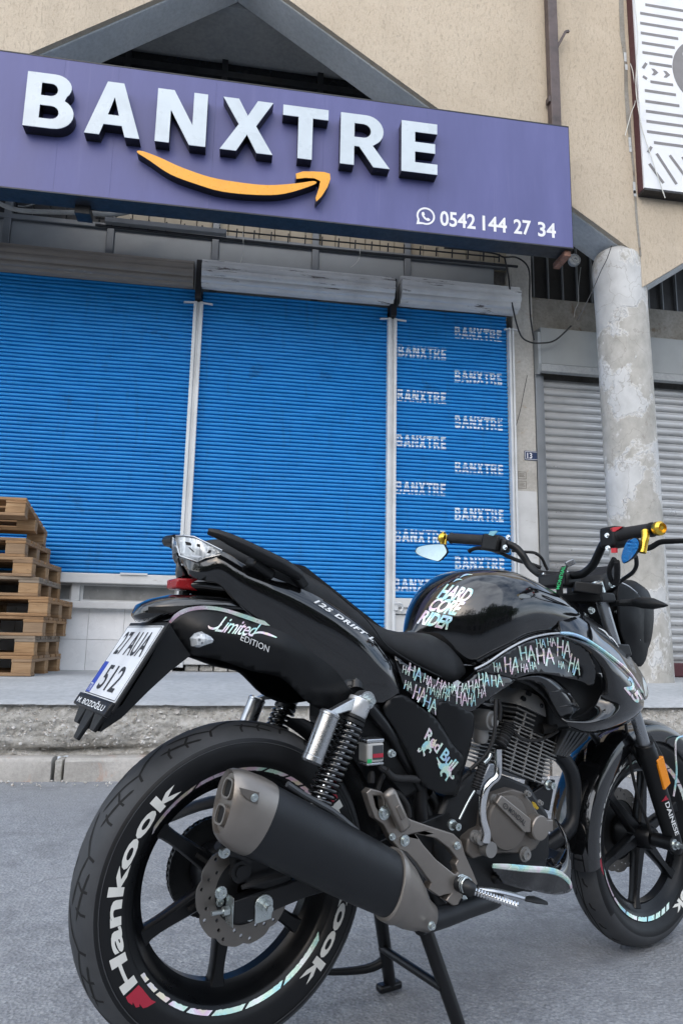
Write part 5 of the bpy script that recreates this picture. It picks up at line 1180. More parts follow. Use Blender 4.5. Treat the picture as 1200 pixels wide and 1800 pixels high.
# rear indicator
def indicator(P, parent, nm='rear_indicator'):
    c = sum((V(*p) for p in P), V(0, 0, 0)) / len(P); mb = MB(); mb.loft([[V(*p) + V(0, .010, 0) for p in P], [V(*p) for p in P], [c.lerp(V(*p), .75) + R_ * .012 for p in P], [c.lerp(V(*p), .15) + R_ * .018 for p in P]]); o = part(mb, nm, 'lens_silver', parent, 30)
    return o
ind = indicator([(-0.1444, -0.105, 0.845), (-0.1358, -0.105, 0.8548), (-0.1246, -0.105, 0.8583), (-0.1068, -0.105, 0.851), (-0.0981, -0.105, 0.8425), (-0.1013, -0.105, 0.8359), (-0.1285, -0.105, 0.827), (-0.1413, -0.105, 0.8301)], tl)
for q in [(-0.1349, -0.1195, 0.8432), (-0.1235, -0.1195, 0.8434), (-0.1289, -0.1195, 0.8369)]:
    mb = MB(); mb.disc(q, R_, .0022, .0015, 8); part(mb, 'indicator_led', 'fork_steel', ind, 30)
mb = MB(); mb.loft([[V(*p) + V(0, .02, 0) for p in [(-0.1144, -0.1, 0.8563), (-0.0877, -0.1, 0.8392), (-0.1013, -0.1, 0.8304), (-0.1265, -0.1, 0.8237)]], [V(*p) for p in [(-0.1096, -0.1, 0.8542), (-0.0889, -0.1, 0.8392), (-0.1015, -0.1, 0.8325), (-0.1243, -0.1, 0.8258)]]]); part(mb, 'indicator_base', 'black_plastic', tl)
# plate holder arm and number plate
hold = [(-0.1847, -0.09, 0.8741), (-0.1675, -0.09, 0.8488), (-0.1382, -0.09, 0.8126), (-0.1768, -0.09, 0.783), (-0.2157, -0.09, 0.7473), (-0.2615, -0.09, 0.7013), (-0.2969, -0.09, 0.6784), (-0.2911, -0.09, 0.7065), (-0.263, -0.09, 0.7233), (-0.2191, -0.09, 0.7989)]
mb = MB(); mb.loft([[V(p[0], -.088, p[2]) for p in hold], [V(p[0] - .006, 0, p[2] - .003) for p in hold], [V(p[0], .088, p[2]) for p in hold]]); ph = part(mb, 'plate_holder', 'black_plastic', None, 25)
PT, PB = V(-.196, 0, .862), V(-.276, 0, .726); pd = (PB - PT); pn = V(-pd.z, 0, pd.x).normalized()
if pn.x > 0: pn = -pn
def plate_pt(a, b, d=0): return PT + pd * (1 - b) + V(0, (.5 - a) * .24, 0) + pn * d      # a: 0 left .. 1 right, b: 0 bottom .. 1 top
def plate_box(a0, a1, b0, b1, d0, d1): mb = MB(); mb.loft([[plate_pt(a0, b0, d0), plate_pt(a1, b0, d0), plate_pt(a1, b1, d0), plate_pt(a0, b1, d0)], [plate_pt(a0, b0, d1), plate_pt(a1, b0, d1), plate_pt(a1, b1, d1), plate_pt(a0, b1, d1)]]); return mb
part(plate_box(-.03, 1.03, -.10, 1.06, .002, .0085), 'plate_frame', 'black_plastic', ph, 30, .002)
lp = part(plate_box(0, 1, 0, 1, .009, .0105), 'number_plate', 'plate_white', ph, 30)
mb = MB()
for q in ((.015, .985, .012, .022), (.015, .985, .978, .988), (.015, .022, .022, .978), (.978, .985, .022, .978)): mb.v += plate_box(*q, .0106, .0109).v; n_ = len(mb.v); mb.f += [tuple(i + n_ - 8 for i in f) for f in [(0, 1, 2, 3), (4, 5, 6, 7), (0, 1, 5, 4), (1, 2, 6, 5), (2, 3, 7, 6), (3, 0, 4, 7)]]
part(mb, 'plate_border', 'ink_black', lp, None)
part(plate_box(.025, .155, .025, .46, .0106, .0109), 'plate_band', 'plate_blue', lp, None)
def plate_text(nm, txt, a0, a1, b0, b1, mat, parent, off=.012, d=.0112):
    vs, fs = text_mesh(txt, off); return link_mesh(nm, [plate_pt(a0 + (a1 - a0) * a, b0 + (b1 - b0) * b, d) for a, b in vs], fs, mat, parent)
plate_text('plate_digits', '27 AUA', .11, .91, .57, .91, 'ink_black', lp); plate_text('plate_digits', '512', .27, .80, .09, .43, 'ink_black', lp); plate_text('plate_letters', 'TR', .04, .14, .04, .15, 'text_white', lp, .0, .0113)
nbx = part(plate_box(-.04, 1.02, -.175, -.01, .004, .016), 'plate_strip', 'matte_black', ph, 30, .003)
plate_text('owner_lettering', 'M. BOZOĞLU', .06, .94, -.14, -.045, 'text_white', nbx, .012, .0168)
for a, b in ((.22, -.36), (.5, -.52), (.78, -.36)):
    mb = MB(); mb.loft([[plate_pt(a - .13, -.15, .0), plate_pt(a + .13, -.15, .0), plate_pt(a + .13, -.15, .010), plate_pt(a - .13, -.15, .010)], [plate_pt(a - .10, b, -.004), plate_pt(a + .03, b, -.004), plate_pt(a + .03, b, .003), plate_pt(a - .10, b, .003)]]); part(mb, 'mudflap_finger', 'black_plastic', ph, 30, .002)
# ================================================================ seat and grab rails
def seat():
    st = [(-.110, 1.042, 1.022, .050), (-.080, 1.050, 1.0, .078), (0, 1.036, .965, .104), (.07, 1.010, .940, .118), (.157, .970, .895, .120), (.22, .927, .855, .122), (.274, .893, .830, .126), (.319, .875, .812, .132), (.365, .868, .792, .138), (.41, .868, .775, .140), (.447, .867, .760, .138), (.489, .850, .748, .130), (.53, .820, .760, .112), (.562, .790, .772, .085)]
    us = [s[0] for s in st]; rings = []
    for i in range(53):
        x = i / 52 * (len(st) - 1); k = min(int(x), len(st) - 2); f = x - k; a, b = st[k], st[k + 1]; q = [a[j] + (b[j] - a[j]) * f for j in range(4)]
        u, zt, zb, hw = q; h = zt - zb; P = []
        for t, zz in ((1.0, 0), (1.02, .28), (1.0, .55), (.92, .80), (.76, .94), (.5, 1.0), (.2, .985), (0, .98), (-.2, .985), (-.5, 1.0), (-.76, .94), (-.92, .80), (-1.0, .55), (-1.02, .28), (-1.0, 0), (-.5, -.05), (0, -.06), (.5, -.05)):
            P.append(V(u, -hw * t, zb + h * zz))
        rings.append(P)
    mb = MB(); mb.loft(rings); o = part(mb, 'seat', 'seat_vinyl', None, 60); subsurf(o, 1); return o
se = seat()
mb = MB(); mb.tube([(0.1564, -0.124, 0.9501), (0.2197, -0.128, 0.9077), (0.2553, -0.131, 0.8757), (0.29, -0.136, 0.836), (0.3565, -0.141, 0.7994), (0.4359, -0.143, 0.7677)], .0016, 6, 4); part(mb, 'seat_piping', 'black_plastic', se, None, 0, True)
for s in (1, -1):
    P = [V(p[0], p[1] * s, p[2]) for p in [(-0.1274, -0.118, 1.0516), (-0.105, -0.128, 1.0447), (-0.0676, -0.138, 1.0289), (-0.0095, -0.143, 1.0057), (0.0299, -0.142, 0.9913), (0.0672, -0.132, 0.9769)]]
    mb = MB(); mb.tube(P, [.007, .011, .0145, .016, .016, .013], 14, 4, flat=(.9, 1.1)); g = part(mb, 'grab_rail', 'matte_black', None, 60)
    mb = MB(); q = [V(p[0], p[1] * s, p[2]) for p in [(-0.0384, -0.125, 1.0005), (0.0133, -0.112, 0.9737)]]; mb.bar(q[0], q[1], .022, .035, (0, 1, 0)); part(mb, 'grab_bracket', 'matte_black', g, 30, .006)
    q = [V(p[0], p[1] * s, p[2]) for p in [(0.0656, -0.125, 0.976), (0.0862, -0.118, 0.9563)]]; mb = MB(); mb.bar(q[0], q[1], .02, .03, (0, 1, 0)); part(mb, 'grab_bracket', 'matte_black', g, 30, .004)
    if s == 1: continue
    mb = MB(); mb.tube([P[0], V(P[0].x - .012, P[0].y * .8, P[0].z + .002), V(P[0].x - .01, P[0].y * .4, P[0].z + .0)], [.009, .012, .011], 12, 3); part(mb, 'grab_end', 'matte_black', g, 60)
# ================================================================ tank
def tank():
    st = [(.452, .870, .858, .022), (.468, .903, .850, .044), (.494, .945, .838, .074), (.528, .983, .815, .104), (.562, 1.008, .795, .128), (.60, 1.027, .812, .144), (.655, 1.037, .838, .156), (.72, 1.037, .860, .156), (.78, 1.022, .868, .153), (.84, 1.002, .868, .146), (.89, .985, .868, .138), (.93, .968, .87, .128), (.96, .945, .875, .11)]
    rings = []; N = 60
    for i in range(N + 1):
        x = i / N * (len(st) - 1); k = min(int(x), len(st) - 2); f = x - k; g = [st[max(k - 1, 0)], st[k], st[k + 1], st[min(k + 2, len(st) - 1)]]
        u, zt, zl, hw = [.5 * (2 * g[1][j] + (g[2][j] - g[0][j]) * f + (2 * g[0][j] - 5 * g[1][j] + 4 * g[2][j] - g[3][j]) * f * f + (3 * g[1][j] - g[0][j] - 3 * g[2][j] + g[3][j]) * f ** 3) for j in range(4)]
        h = zt - zl; half = [(0, 1), (.22, .996), (.42, .98), (.60, .945), (.75, .885), (.87, .79), (.95, .66), (1.0, .50), (1.01, .34), (.99, .18), (.955, .06), (.93, 0), (.80, -.02)]
        R = [V(u, -hw * a, zl + h * b) for a, b in half]; Lh = [V(u, hw * a, zl + h * b) for a, b in reversed(half[1:])]; rings.append(R + Lh)
    mb = MB(); mb.loft(rings); o = part(mb, 'fuel_tank', 'gloss_black', None, 60); o['label'] = 'glossy black fuel tank with hand lettered sticker'; return o
tk = tank(); tk_t = tree_of(tk)
mb = MB(); mb.lathe((.70, 0, 1.034), (0, 0, 1), [(.0, .006), (.028, .006), (.034, .002), (.036, -.004)], 28); part(mb, 'filler_cap', 'engine_black', tk, 35)
C = None
text_decal('hand_lettering', 'HARD', [(0.4488, -0.11, 0.9465), (0.5265, -0.13, 0.9384), (0.566, -0.115, 0.9736), (0.4852, -0.1, 0.9838)], tk_t, 'holo_film', tk, .036, .25, .92)
text_decal('hand_lettering', 'CORE', [(0.4175, -0.115, 0.916), (0.4898, -0.135, 0.9062), (0.5229, -0.13, 0.9396), (0.4447, -0.115, 0.9501)], tk_t, 'holo_film', tk, .036, .25, .92)
text_decal('hand_lettering', 'RIDER', [(0.3876, -0.115, 0.8865), (0.4576, -0.14, 0.8739), (0.4785, -0.138, 0.9032), (0.4075, -0.115, 0.9183)], tk_t, 'holo_film', tk, .036, .25, .92)
for q in ([(0.5188, -0.09, 0.989), (0.5334, -0.09, 0.9967), (0.5481, -0.09, 0.9962)], [(0.5495, -0.08, 1.0025), (0.5682, -0.08, 1.0107), (0.5863, -0.085, 1.0115)]): ribbon('worn_stroke', q, [.001, .004, .001], tk_t, 'holo_film', tk)
silv = [(0.5309, -0.15, 0.785), (0.5686, -0.152, 0.7993), (0.6319, -0.156, 0.8316), (0.6978, -0.16, 0.8569), (0.7622, -0.16, 0.869), (0.8166, -0.156, 0.8728)]
mb = MB(); mb.tube(silv, .0027, 8, 5); part(mb, 'tank_trim', 'silver_paint', None, None, 0, True)
# ================================================================ front cover, shrouds
fc, fc_t = skin('tank_front_cover', [(0.8421, -0.118, 0.956), (0.9153, -0.104, 0.9549), (0.9895, -0.102, 0.9268), (1.063, -0.102, 0.8849), (1.114, -0.106, 0.8479), (1.1627, -0.112, 0.804), (1.1901, -0.126, 0.754), (1.1847, -0.14, 0.7144), (1.1512, -0.152, 0.6978), (1.1212, -0.166, 0.7209), (1.0539, -0.176, 0.7751), (0.9823, -0.176, 0.8168), (0.9001, -0.172, 0.857), (0.8519, -0.164, 0.8721), (0.8166, -0.156, 0.8743), (0.8181, -0.15, 0.8945), (0.8281, -0.135, 0.9284)], [(0.9467, -0.15, 0.8857), (1.0479, -0.158, 0.8179), (0.887, -0.145, 0.908)], 'gloss_black', None, .014)
cov_s = [(0.8143, -0.158, 0.8728), (0.8495, -0.166, 0.8706), (0.8976, -0.174, 0.8556), (0.9796, -0.178, 0.8154), (1.0511, -0.178, 0.7738), (1.1183, -0.168, 0.7196)]
mb = MB(); mb.tube(cov_s, [.004, .005, .005, .0055, .005, .003], 8, 5); part(mb, 'cover_stripe', 'holo_tape', fc, None)
mb = MB(); mb.tube([(0.8398, -0.12, 0.9543), (0.8268, -0.138, 0.9268), (0.819, -0.151, 0.893), (0.8155, -0.157, 0.8743)], .0022, 6, 4); part(mb, 'cover_seam', 'dark_hole', fc, None)
for q in ([(1.0072, -0.12, 0.89), (1.0222, -0.13, 0.8796), (1.042, -0.132, 0.8599)], [(1.0264, -0.13, 0.872), (1.0516, -0.132, 0.8601), (1.0715, -0.134, 0.8387)]): ribbon('worn_stroke', q, [.001, .005, .001], fc_t, 'text_white', fc)
mb = MB(); mb.loft([[V(.86, -.11, .96), V(.86, .11, .96), V(.86, .11, .88), V(.86, -.11, .88)], [V(1.0, -.085, .925), V(1.0, .085, .925), V(1.0, .10, .84), V(1.0, -.10, .84)], [V(1.12, -.07, .83), V(1.12, .07, .83), V(1.12, .09, .76), V(1.12, -.09, .76)]]); part(mb, 'neck_cover', 'black_plastic', None, 30, .008)
hp, hp_t = skin('shroud_panel', [(0.5379, -0.148, 0.7784), (0.574, -0.15, 0.7926), (0.6347, -0.153, 0.8247), (0.7007, -0.157, 0.85), (0.7619, -0.16, 0.862), (0.8174, -0.166, 0.8644), (0.8518, -0.176, 0.855), (0.8816, -0.186, 0.8326), (0.9007, -0.19, 0.7986), (0.9074, -0.188, 0.7615), (0.8988, -0.178, 0.7411), (0.868, -0.172, 0.754), (0.81, -0.168, 0.7644), (0.7537, -0.164, 0.7731), (0.7084, -0.16, 0.7734), (0.6678, -0.156, 0.7655), (0.6517, -0.153, 0.7629), (0.5963, -0.149, 0.7739)], [(0.7085, -0.152, 0.8127), (0.803, -0.158, 0.813), (0.8646, -0.168, 0.7992)], 'gloss_black', None, .014)
wg, wg_t = sheet('shroud_wing', [[(0.813, -0.166, 0.8615), (0.8128, -0.17, 0.8643), (0.8151, -0.168, 0.8658), (0.8179, -0.162, 0.8672)], [(0.8664, -0.188, 0.8354), (0.8656, -0.196, 0.8413), (0.8748, -0.194, 0.8456), (0.8918, -0.182, 0.8484)], [(0.9028, -0.194, 0.8073), (0.9079, -0.206, 0.8134), (0.9312, -0.205, 0.812), (0.9689, -0.186, 0.8099)], [(0.9251, -0.192, 0.7728), (0.9343, -0.211, 0.7766), (0.9816, -0.209, 0.7732), (1.0398, -0.186, 0.7669)], [(0.9353, -0.18, 0.732), (0.9482, -0.208, 0.7295), (1.0224, -0.207, 0.7306), (1.091, -0.184, 0.7185)], [(0.9307, -0.172, 0.7115), (0.963, -0.207, 0.6993), (1.0423, -0.204, 0.6951), (1.104, -0.182, 0.6957)],
    [(0.9194, -0.166, 0.6943), (0.9402, -0.206, 0.6747), (1.0316, -0.2, 0.6678), (1.0927, -0.18, 0.6722)], [(0.9016, -0.162, 0.6803), (0.9028, -0.202, 0.6606), (0.9758, -0.196, 0.6469), (1.0409, -0.178, 0.6449)], [(0.8799, -0.158, 0.6695), (0.8699, -0.192, 0.654), (0.9167, -0.188, 0.6362), (0.951, -0.176, 0.6261)], [(0.8438, -0.156, 0.6652), (0.8383, -0.178, 0.6539), (0.8607, -0.176, 0.6362), (0.8825, -0.168, 0.6259)], [(0.8127, -0.154, 0.6635), (0.8156, -0.162, 0.656), (0.8232, -0.164, 0.6476), (0.8337, -0.16, 0.6412)]], 'gloss_black')
lpn, _ = sheet('shroud_lip', [[(0.6674, -0.145, 0.7622), (0.6653, -0.147, 0.761), (0.6692, -0.145, 0.7581)], [(0.6992, -0.15, 0.7689), (0.6957, -0.155, 0.7637), (0.7077, -0.147, 0.7549)], [(0.7356, -0.153, 0.7727), (0.7265, -0.163, 0.7638), (0.7369, -0.149, 0.7477)], [(0.7772, -0.157, 0.7656), (0.7564, -0.168, 0.7527), (0.762, -0.151, 0.7295)], [(0.8192, -0.159, 0.7428), (0.7916, -0.17, 0.7289), (0.7849, -0.151, 0.6972)], [(0.8543, -0.16, 0.7126), (0.8209, -0.17, 0.6978), (0.807, -0.152, 0.669)], [(0.8831, -0.156, 0.6833), (0.8474, -0.164, 0.6714), (0.8341, -0.153, 0.6542)]], 'gloss_black')
for q in ([(0.7722, -0.16, 0.7286), (0.7981, -0.168, 0.7313), (0.8307, -0.17, 0.7252)], [(0.8013, -0.158, 0.6918), (0.8272, -0.168, 0.6946), (0.8605, -0.168, 0.688)]):
    mb = MB(); mb.tube(q, [.002, .006, .003], 8, 4, flat=(.6, 1.3)); part(mb, 'shroud_rib', 'gloss_black', lpn, 50, 0, True)
sb, _ = skin('shroud_backing', [(0.663, -0.138, 0.7618), (0.762, -0.138, 0.7772), (0.8857, -0.14, 0.7763), (0.9732, -0.15, 0.7686), (0.9802, -0.15, 0.7026), (0.921, -0.15, 0.6501), (0.8362, -0.14, 0.6471), (0.7793, -0.138, 0.7073), (0.7206, -0.138, 0.7432)], [], 'black_plastic', None, .02)
hs_, hs_t = skin('side_strip', [(0.3127, -0.126, 0.8174), (0.3304, -0.138, 0.8031), (0.3701, -0.144, 0.7822), (0.4161, -0.147, 0.762), (0.4725, -0.149, 0.7448), (0.5209, -0.149, 0.7631), (0.5405, -0.149, 0.7745), (0.5953, -0.15, 0.77), (0.6583, -0.152, 0.7587), (0.6108, -0.152, 0.7357), (0.5614, -0.15, 0.7094), (0.5276, -0.148, 0.6899), (0.4982, -0.148, 0.6884), (0.4561, -0.148, 0.7037), (0.4264, -0.148, 0.7134), (0.4165, -0.146, 0.6839), (0.39, -0.145, 0.7056), (0.3559, -0.142, 0.7283), (0.3323, -0.138, 0.7541)], [(0.4679, -0.154, 0.7201), (0.5539, -0.155, 0.7436), (0.3765, -0.146, 0.7502)], 'gloss_black', None, .014)
# "HA" brush lettering
def HA():
    """two slashed letters in a 1 x 1 cell"""
    def stroke(a, b, w0, w1):
        a = Vector(a); b = Vector(b); d = (b - a).normalized(); n = Vector((-d.y, d.x)); return [tuple(a - n * w0), tuple(b - n * w1), tuple(b + n * w1), tuple(a + n * w0)]
    S = [((.02, 1.06), (.06, -.04), .06, .04), ((.40, 1.0), (.42, .02), .055, .04), ((-.02, .50), (.46, .58), .038, .05), ((.74, 1.04), (.52, -.12), .045, .062), ((.72, 1.04), (1.02, .0), .06, .034), ((.56, .36), (.98, .42), .038, .045)]
    vs = []; fs = []
    for s in S: q = stroke(*s); b = len(vs); vs += q; fs.append((b, b + 1, b + 2, b + 3))
    return vs, fs
HAv, HAf = HA()
def ha(px, tree, parent):
    for c in px: decal('laugh_lettering', HAv, HAf, quad(c), tree, 'holo_film', parent, .01, .0016)
HA_UP = [[(0.5853, -0.155, 0.7796), (0.6091, -0.155, 0.7794), (0.6096, -0.155, 0.7993), (0.5839, -0.155, 0.7994)], [(0.6202, -0.155, 0.778), (0.6634, -0.155, 0.7749), (0.6684, -0.155, 0.8114), (0.6192, -0.155, 0.8113)], [(0.6731, -0.155, 0.7789), (0.6981, -0.155, 0.7759), (0.6989, -0.155, 0.7964), (0.6737, -0.155, 0.7965)], [(0.7011, -0.158, 0.7842), (0.7227, -0.158, 0.7841), (0.7234, -0.158, 0.8005), (0.6998, -0.158, 0.8006)], [(0.6709, -0.158, 0.8061), (0.7195, -0.158, 0.8033), (0.719, -0.158, 0.8405), (0.6662, -0.158, 0.8373)], [(0.7251, -0.16, 0.7965), (0.7834, -0.16, 0.7949), (0.7832, -0.16, 0.8341), (0.7226, -0.16, 0.8337)], [(0.7247, -0.16, 0.8365), (0.7547, -0.16, 0.8367), (0.7556, -0.16, 0.8563), (0.7234, -0.16, 0.8558)], [(0.7609, -0.162, 0.841), (0.7895, -0.162, 0.8413), (0.7883, -0.162, 0.8596), (0.7596, -0.162, 0.8592)], [(0.7892, -0.165, 0.8175), (0.8369, -0.165, 0.8119), (0.8452, -0.165, 0.849), (0.7932, -0.165, 0.8597)], [(0.7883, -0.17, 0.7883), (0.8087, -0.17, 0.784), (0.8116, -0.17, 0.8008), (0.789, -0.17, 0.8037)], [(0.8186, -0.172, 0.7785), (0.8624, -0.172, 0.7682), (0.8687, -0.172, 0.8036), (0.8355, -0.172, 0.8206)]]
ha(HA_UP, hp_t, hp)
HA_LO = [[(0.3238, -0.145, 0.779), (0.3425, -0.145, 0.7739), (0.3471, -0.145, 0.7886), (0.3268, -0.145, 0.7936)], [(0.3394, -0.145, 0.7739), (0.3741, -0.145, 0.7563), (0.3805, -0.145, 0.7834), (0.3455, -0.145, 0.7984)], [(0.3272, -0.147, 0.7451), (0.3473, -0.147, 0.7399), (0.3504, -0.147, 0.7568), (0.3317, -0.147, 0.762)], [(0.3505, -0.147, 0.7252), (0.382, -0.147, 0.7122), (0.3901, -0.147, 0.7414), (0.3599, -0.147, 0.7518)], [(0.3789, -0.147, 0.7074), (0.4141, -0.147, 0.6866), (0.4207, -0.147, 0.7159), (0.3884, -0.147, 0.7291)], [(0.3781, -0.148, 0.7589), (0.4006, -0.148, 0.7486), (0.4071, -0.148, 0.7659), (0.3845, -0.148, 0.7761)], [(0.3877, -0.148, 0.7366), (0.4102, -0.148, 0.7286), (0.4168, -0.148, 0.7483), (0.3941, -0.148, 0.7562)], [(0.4126, -0.149, 0.7262), (0.4257, -0.149, 0.7209), (0.4324, -0.149, 0.7406), (0.4193, -0.149, 0.7459)], [(0.4306, -0.149, 0.7232), (0.4521, -0.149, 0.7152), (0.4589, -0.149, 0.7375), (0.439, -0.149, 0.7455)], [(0.4119, -0.15, 0.7498), (0.4447, -0.15, 0.7379), (0.4482, -0.15, 0.7554), (0.4218, -0.15, 0.7658)], [(0.4481, -0.15, 0.7378), (0.4715, -0.15, 0.7298), (0.475, -0.15, 0.7473), (0.4516, -0.15, 0.7553)], [(0.4712, -0.15, 0.7097), (0.5052, -0.15, 0.7035), (0.5056, -0.15, 0.7289), (0.4749, -0.15, 0.7372)], [(0.475, -0.15, 0.7398), (0.5056, -0.15, 0.7315), (0.5094, -0.15, 0.7518), (0.4819, -0.15, 0.7548)], [(0.5091, -0.15, 0.7339), (0.5406, -0.15, 0.7332), (0.5411, -0.15, 0.7616), (0.5095, -0.15, 0.7569)], [(0.5053, -0.15, 0.7061), (0.5295, -0.15, 0.7027), (0.5334, -0.15, 0.7282), (0.5091, -0.15, 0.7314)], [(0.5389, -0.152, 0.7437), (0.571, -0.152, 0.7456), (0.5717, -0.152, 0.777), (0.5395, -0.152, 0.7747)], [(0.5782, -0.152, 0.7455), (0.6148, -0.152, 0.7448), (0.6136, -0.152, 0.7713), (0.5788, -0.152, 0.769)], [(0.5359, -0.151, 0.7205), (0.5607, -0.151, 0.7224), (0.5647, -0.151, 0.7405), (0.5397, -0.151, 0.7384)]]
ha(HA_LO, hs_t, hs_)
sp1, sp1_t = skin('side_panel', [(0.2881, -0.125, 0.7044), (0.3315, -0.135, 0.7313), (0.3743, -0.142, 0.7051), (0.4192, -0.146, 0.6765), (0.4592, -0.15, 0.6226), (0.4933, -0.152, 0.588), (0.4818, -0.15, 0.556), (0.4679, -0.145, 0.5111), (0.3906, -0.138, 0.5351), (0.3546, -0.134, 0.595), (0.3188, -0.13, 0.656)], [(0.387, -0.146, 0.6424), (0.4261, -0.15, 0.5724)], 'matte_black', None, .018)
sp2, _ = skin('side_cover', [(0.4204, -0.146, 0.7039), (0.4314, -0.15, 0.7142), (0.466, -0.156, 0.7062), (0.4933, -0.16, 0.694), (0.5184, -0.158, 0.6819), (0.5202, -0.15, 0.6316), (0.5093, -0.146, 0.5881), (0.4989, -0.142, 0.5574), (0.4822, -0.138, 0.5085), (0.4699, -0.14, 0.51), (0.4836, -0.144, 0.5548), (0.4935, -0.146, 0.5863), (0.459, -0.145, 0.622), (0.4243, -0.143, 0.6735)], [(0.4736, -0.16, 0.6889), (0.4975, -0.158, 0.6628)], 'matte_black', None, .014)
# emblem with two charging animals and lettering
BULL = [(.0, .30), (.06, .42), (.14, .40), (.10, .30), (.18, .34), (.24, .56), (.40, .74), (.58, .80), (.74, .74), (.84, .80), (.98, .96), (1.0, .90), (.90, .74), (.92, .68), (.82, .50), (.70, .46), (.74, .30), (.66, .16), (.60, .20), (.64, .32), (.56, .40), (.44, .36), (.36, .24), (.42, .08), (.34, .02), (.30, .22), (.24, .34), (.16, .24), (.06, .22)]
_B0 = [(.0, .62), (.10, .66), (.2, .60), (.3, .74), (.52, .80), (.72, .70), (.86, .66), (1.0, .50), (.93, .44), (.98, .30), (.86, .34), (.76, .20), (.82, .06), (.72, .0), (.68, .18), (.56, .30), (.44, .26), (.38, .10), (.28, .06), (.32, .24), (.22, .34), (.06, .30), (.12, .40), (.14, .54)]
bvs, bfs = poly_mesh([BULL])
decal('bull_emblem', bvs, bfs, quad([(0.3619, -0.148, 0.5985), (0.4172, -0.148, 0.5987), (0.4174, -0.148, 0.6349), (0.367, -0.148, 0.6477)]), sp1_t, 'holo_film', sp1, .01)
decal('bull_emblem', [(1 - a, b) for a, b in bvs], bfs, quad([(0.4074, -0.15, 0.554), (0.4584, -0.15, 0.5357), (0.4809, -0.15, 0.5763), (0.4155, -0.15, 0.5991)]), sp1_t, 'holo_film', sp1, .01)
text_decal('emblem_lettering', 'Red Bull', [(0.3796, -0.15, 0.6373), (0.4586, -0.15, 0.5618), (0.4782, -0.15, 0.5806), (0.3918, -0.15, 0.6619)], sp1_t, 'holo_film', sp1, .025, .1, .95)
text_decal('cover_lettering', '25', [(0.9897, -0.205, 0.7355), (1.0472, -0.2, 0.6928), (1.0788, -0.195, 0.7058), (1.0206, -0.2, 0.7737)], wg_t, 'holo_film', wg, .03, .1)

# ================================================================ engine
FA, FD = V(.342, 0, .94), V(.94, 0, -.342)         # cylinder axis, fin direction
CB = V(.762, 0, .512)                                 # cylinder base centre
def orbox(c, f, a, hl, hw, hh):
    """box with half length hl along f, half width hw along y, half height hh along a"""
    c = Vector(c); mb = MB(); y = V(0, 1, 0); P = []
    for s in (-1, 1):
        P.append([c + a * hh * s + f * hl * i + y * hw * j for i, j in ((-1, -1), (1, -1), (1, 1), (-1, 1))])
    mb.loft(P); return mb
mb = MB(); mb.prism([[(.44, .34), (.50, .27), (.72, .265), (.80, .33), (.80, .43), (.74, .50), (.66, .53), (.56, .55), (.47, .50), (.43, .42)]], lambda a, b, d: V(a, d, b), -.118, .13); eng = part(mb, 'engine', 'engine_black', None, 30, .01); eng['label'] = 'air cooled engine with bronze side cover'
o = part(orbox(CB + FA * .07, FD, FA, .058, .050, .07), 'cylinder', 'engine_black', eng, 30, .008)
mb = MB()
for k in range(12):
    l = .074 + .012 * math.sin(k / 11 * PI) + (.010 if k > 6 else 0); m = orbox(CB + FA * (.004 + .0098 * k) + FD * (.004 + .0007 * k), FD, FA, l, .068, .0019); n_ = len(mb.v); mb.v += m.v; mb.f += [tuple(i + n_ for i in f) for f in m.f]
for q in (-.045, .0, .045): m = orbox(CB + FA * .058 + FD * q + V(0, -.064, 0), FD, FA, .0022, .003, .058); n_ = len(mb.v); mb.v += m.v; mb.f += [tuple(i + n_ for i in f) for f in m.f]
part(mb, 'cooling_fins', 'fin_alu', eng, 30, .0008)
mb = MB()
for k in range(4):
    m = orbox(CB + FA * (.120 + .0122 * k) + FD * -.032, FD, FA, .036, .064, .0019); n_ = len(mb.v); mb.v += m.v; mb.f += [tuple(i + n_ for i in f) for f in m.f]
m = orbox(CB + FA * .138 + FD * -.032 + V(0, -.060, 0), FD, FA, .0022, .003, .021); n_ = len(mb.v); mb.v += m.v; mb.f += [tuple(i + n_ for i in f) for f in m.f]
part(mb, 'head_fins', 'fin_alu', eng, 30, .0008)
part(orbox(CB + FA * .142 + FD * .006, FD, FA, .058, .052, .028), 'cylinder_head', 'engine_black', eng, 30, .006)
mb = MB(); hd = []
for s, hl, hw in ((.167, .068, .064), (.180, .068, .062), (.200, .058, .056), (.214, .038, .042)):
    hd.append([CB + FA * s + FD * (.0 + hl * math.copysign(abs(math.cos(t)) ** .5, math.cos(t))) + V(0, hw * math.copysign(abs(math.sin(t)) ** .6, math.sin(t)), 0) for t in [2 * PI * k / 28 for k in range(28)]])
mb.loft(hd); hc = part(mb, 'head_cover', 'head_alu', eng, 40)
for a, b in ((-.03, .205), (-.045, .186), (.02, .190), (.05, .178)): bolt(CB + FA * b + FD * a + V(0, -.052, 0), R_, .006, .008, 'engine_black', hc)
mb = MB(); mb.tube([CB + FA * .135 + FD * .045 + V(0, -.055, 0), CB + FA * .150 + FD * .075 + V(0, -.075, 0)], [.014, .010], 10); part(mb, 'spark_plug_cap', 'rubber_grip', eng)
mb = MB(); mb.tube([(0.7173, -0.085, 0.627), (0.7385, -0.085, 0.6107), (0.7677, -0.085, 0.6027), (0.8051, -0.085, 0.6019), (0.8437, -0.085, 0.6101), (0.8755, -0.085, 0.6216)], .0045, 8, 5); part(mb, 'plug_lead', 'rubber_grip')
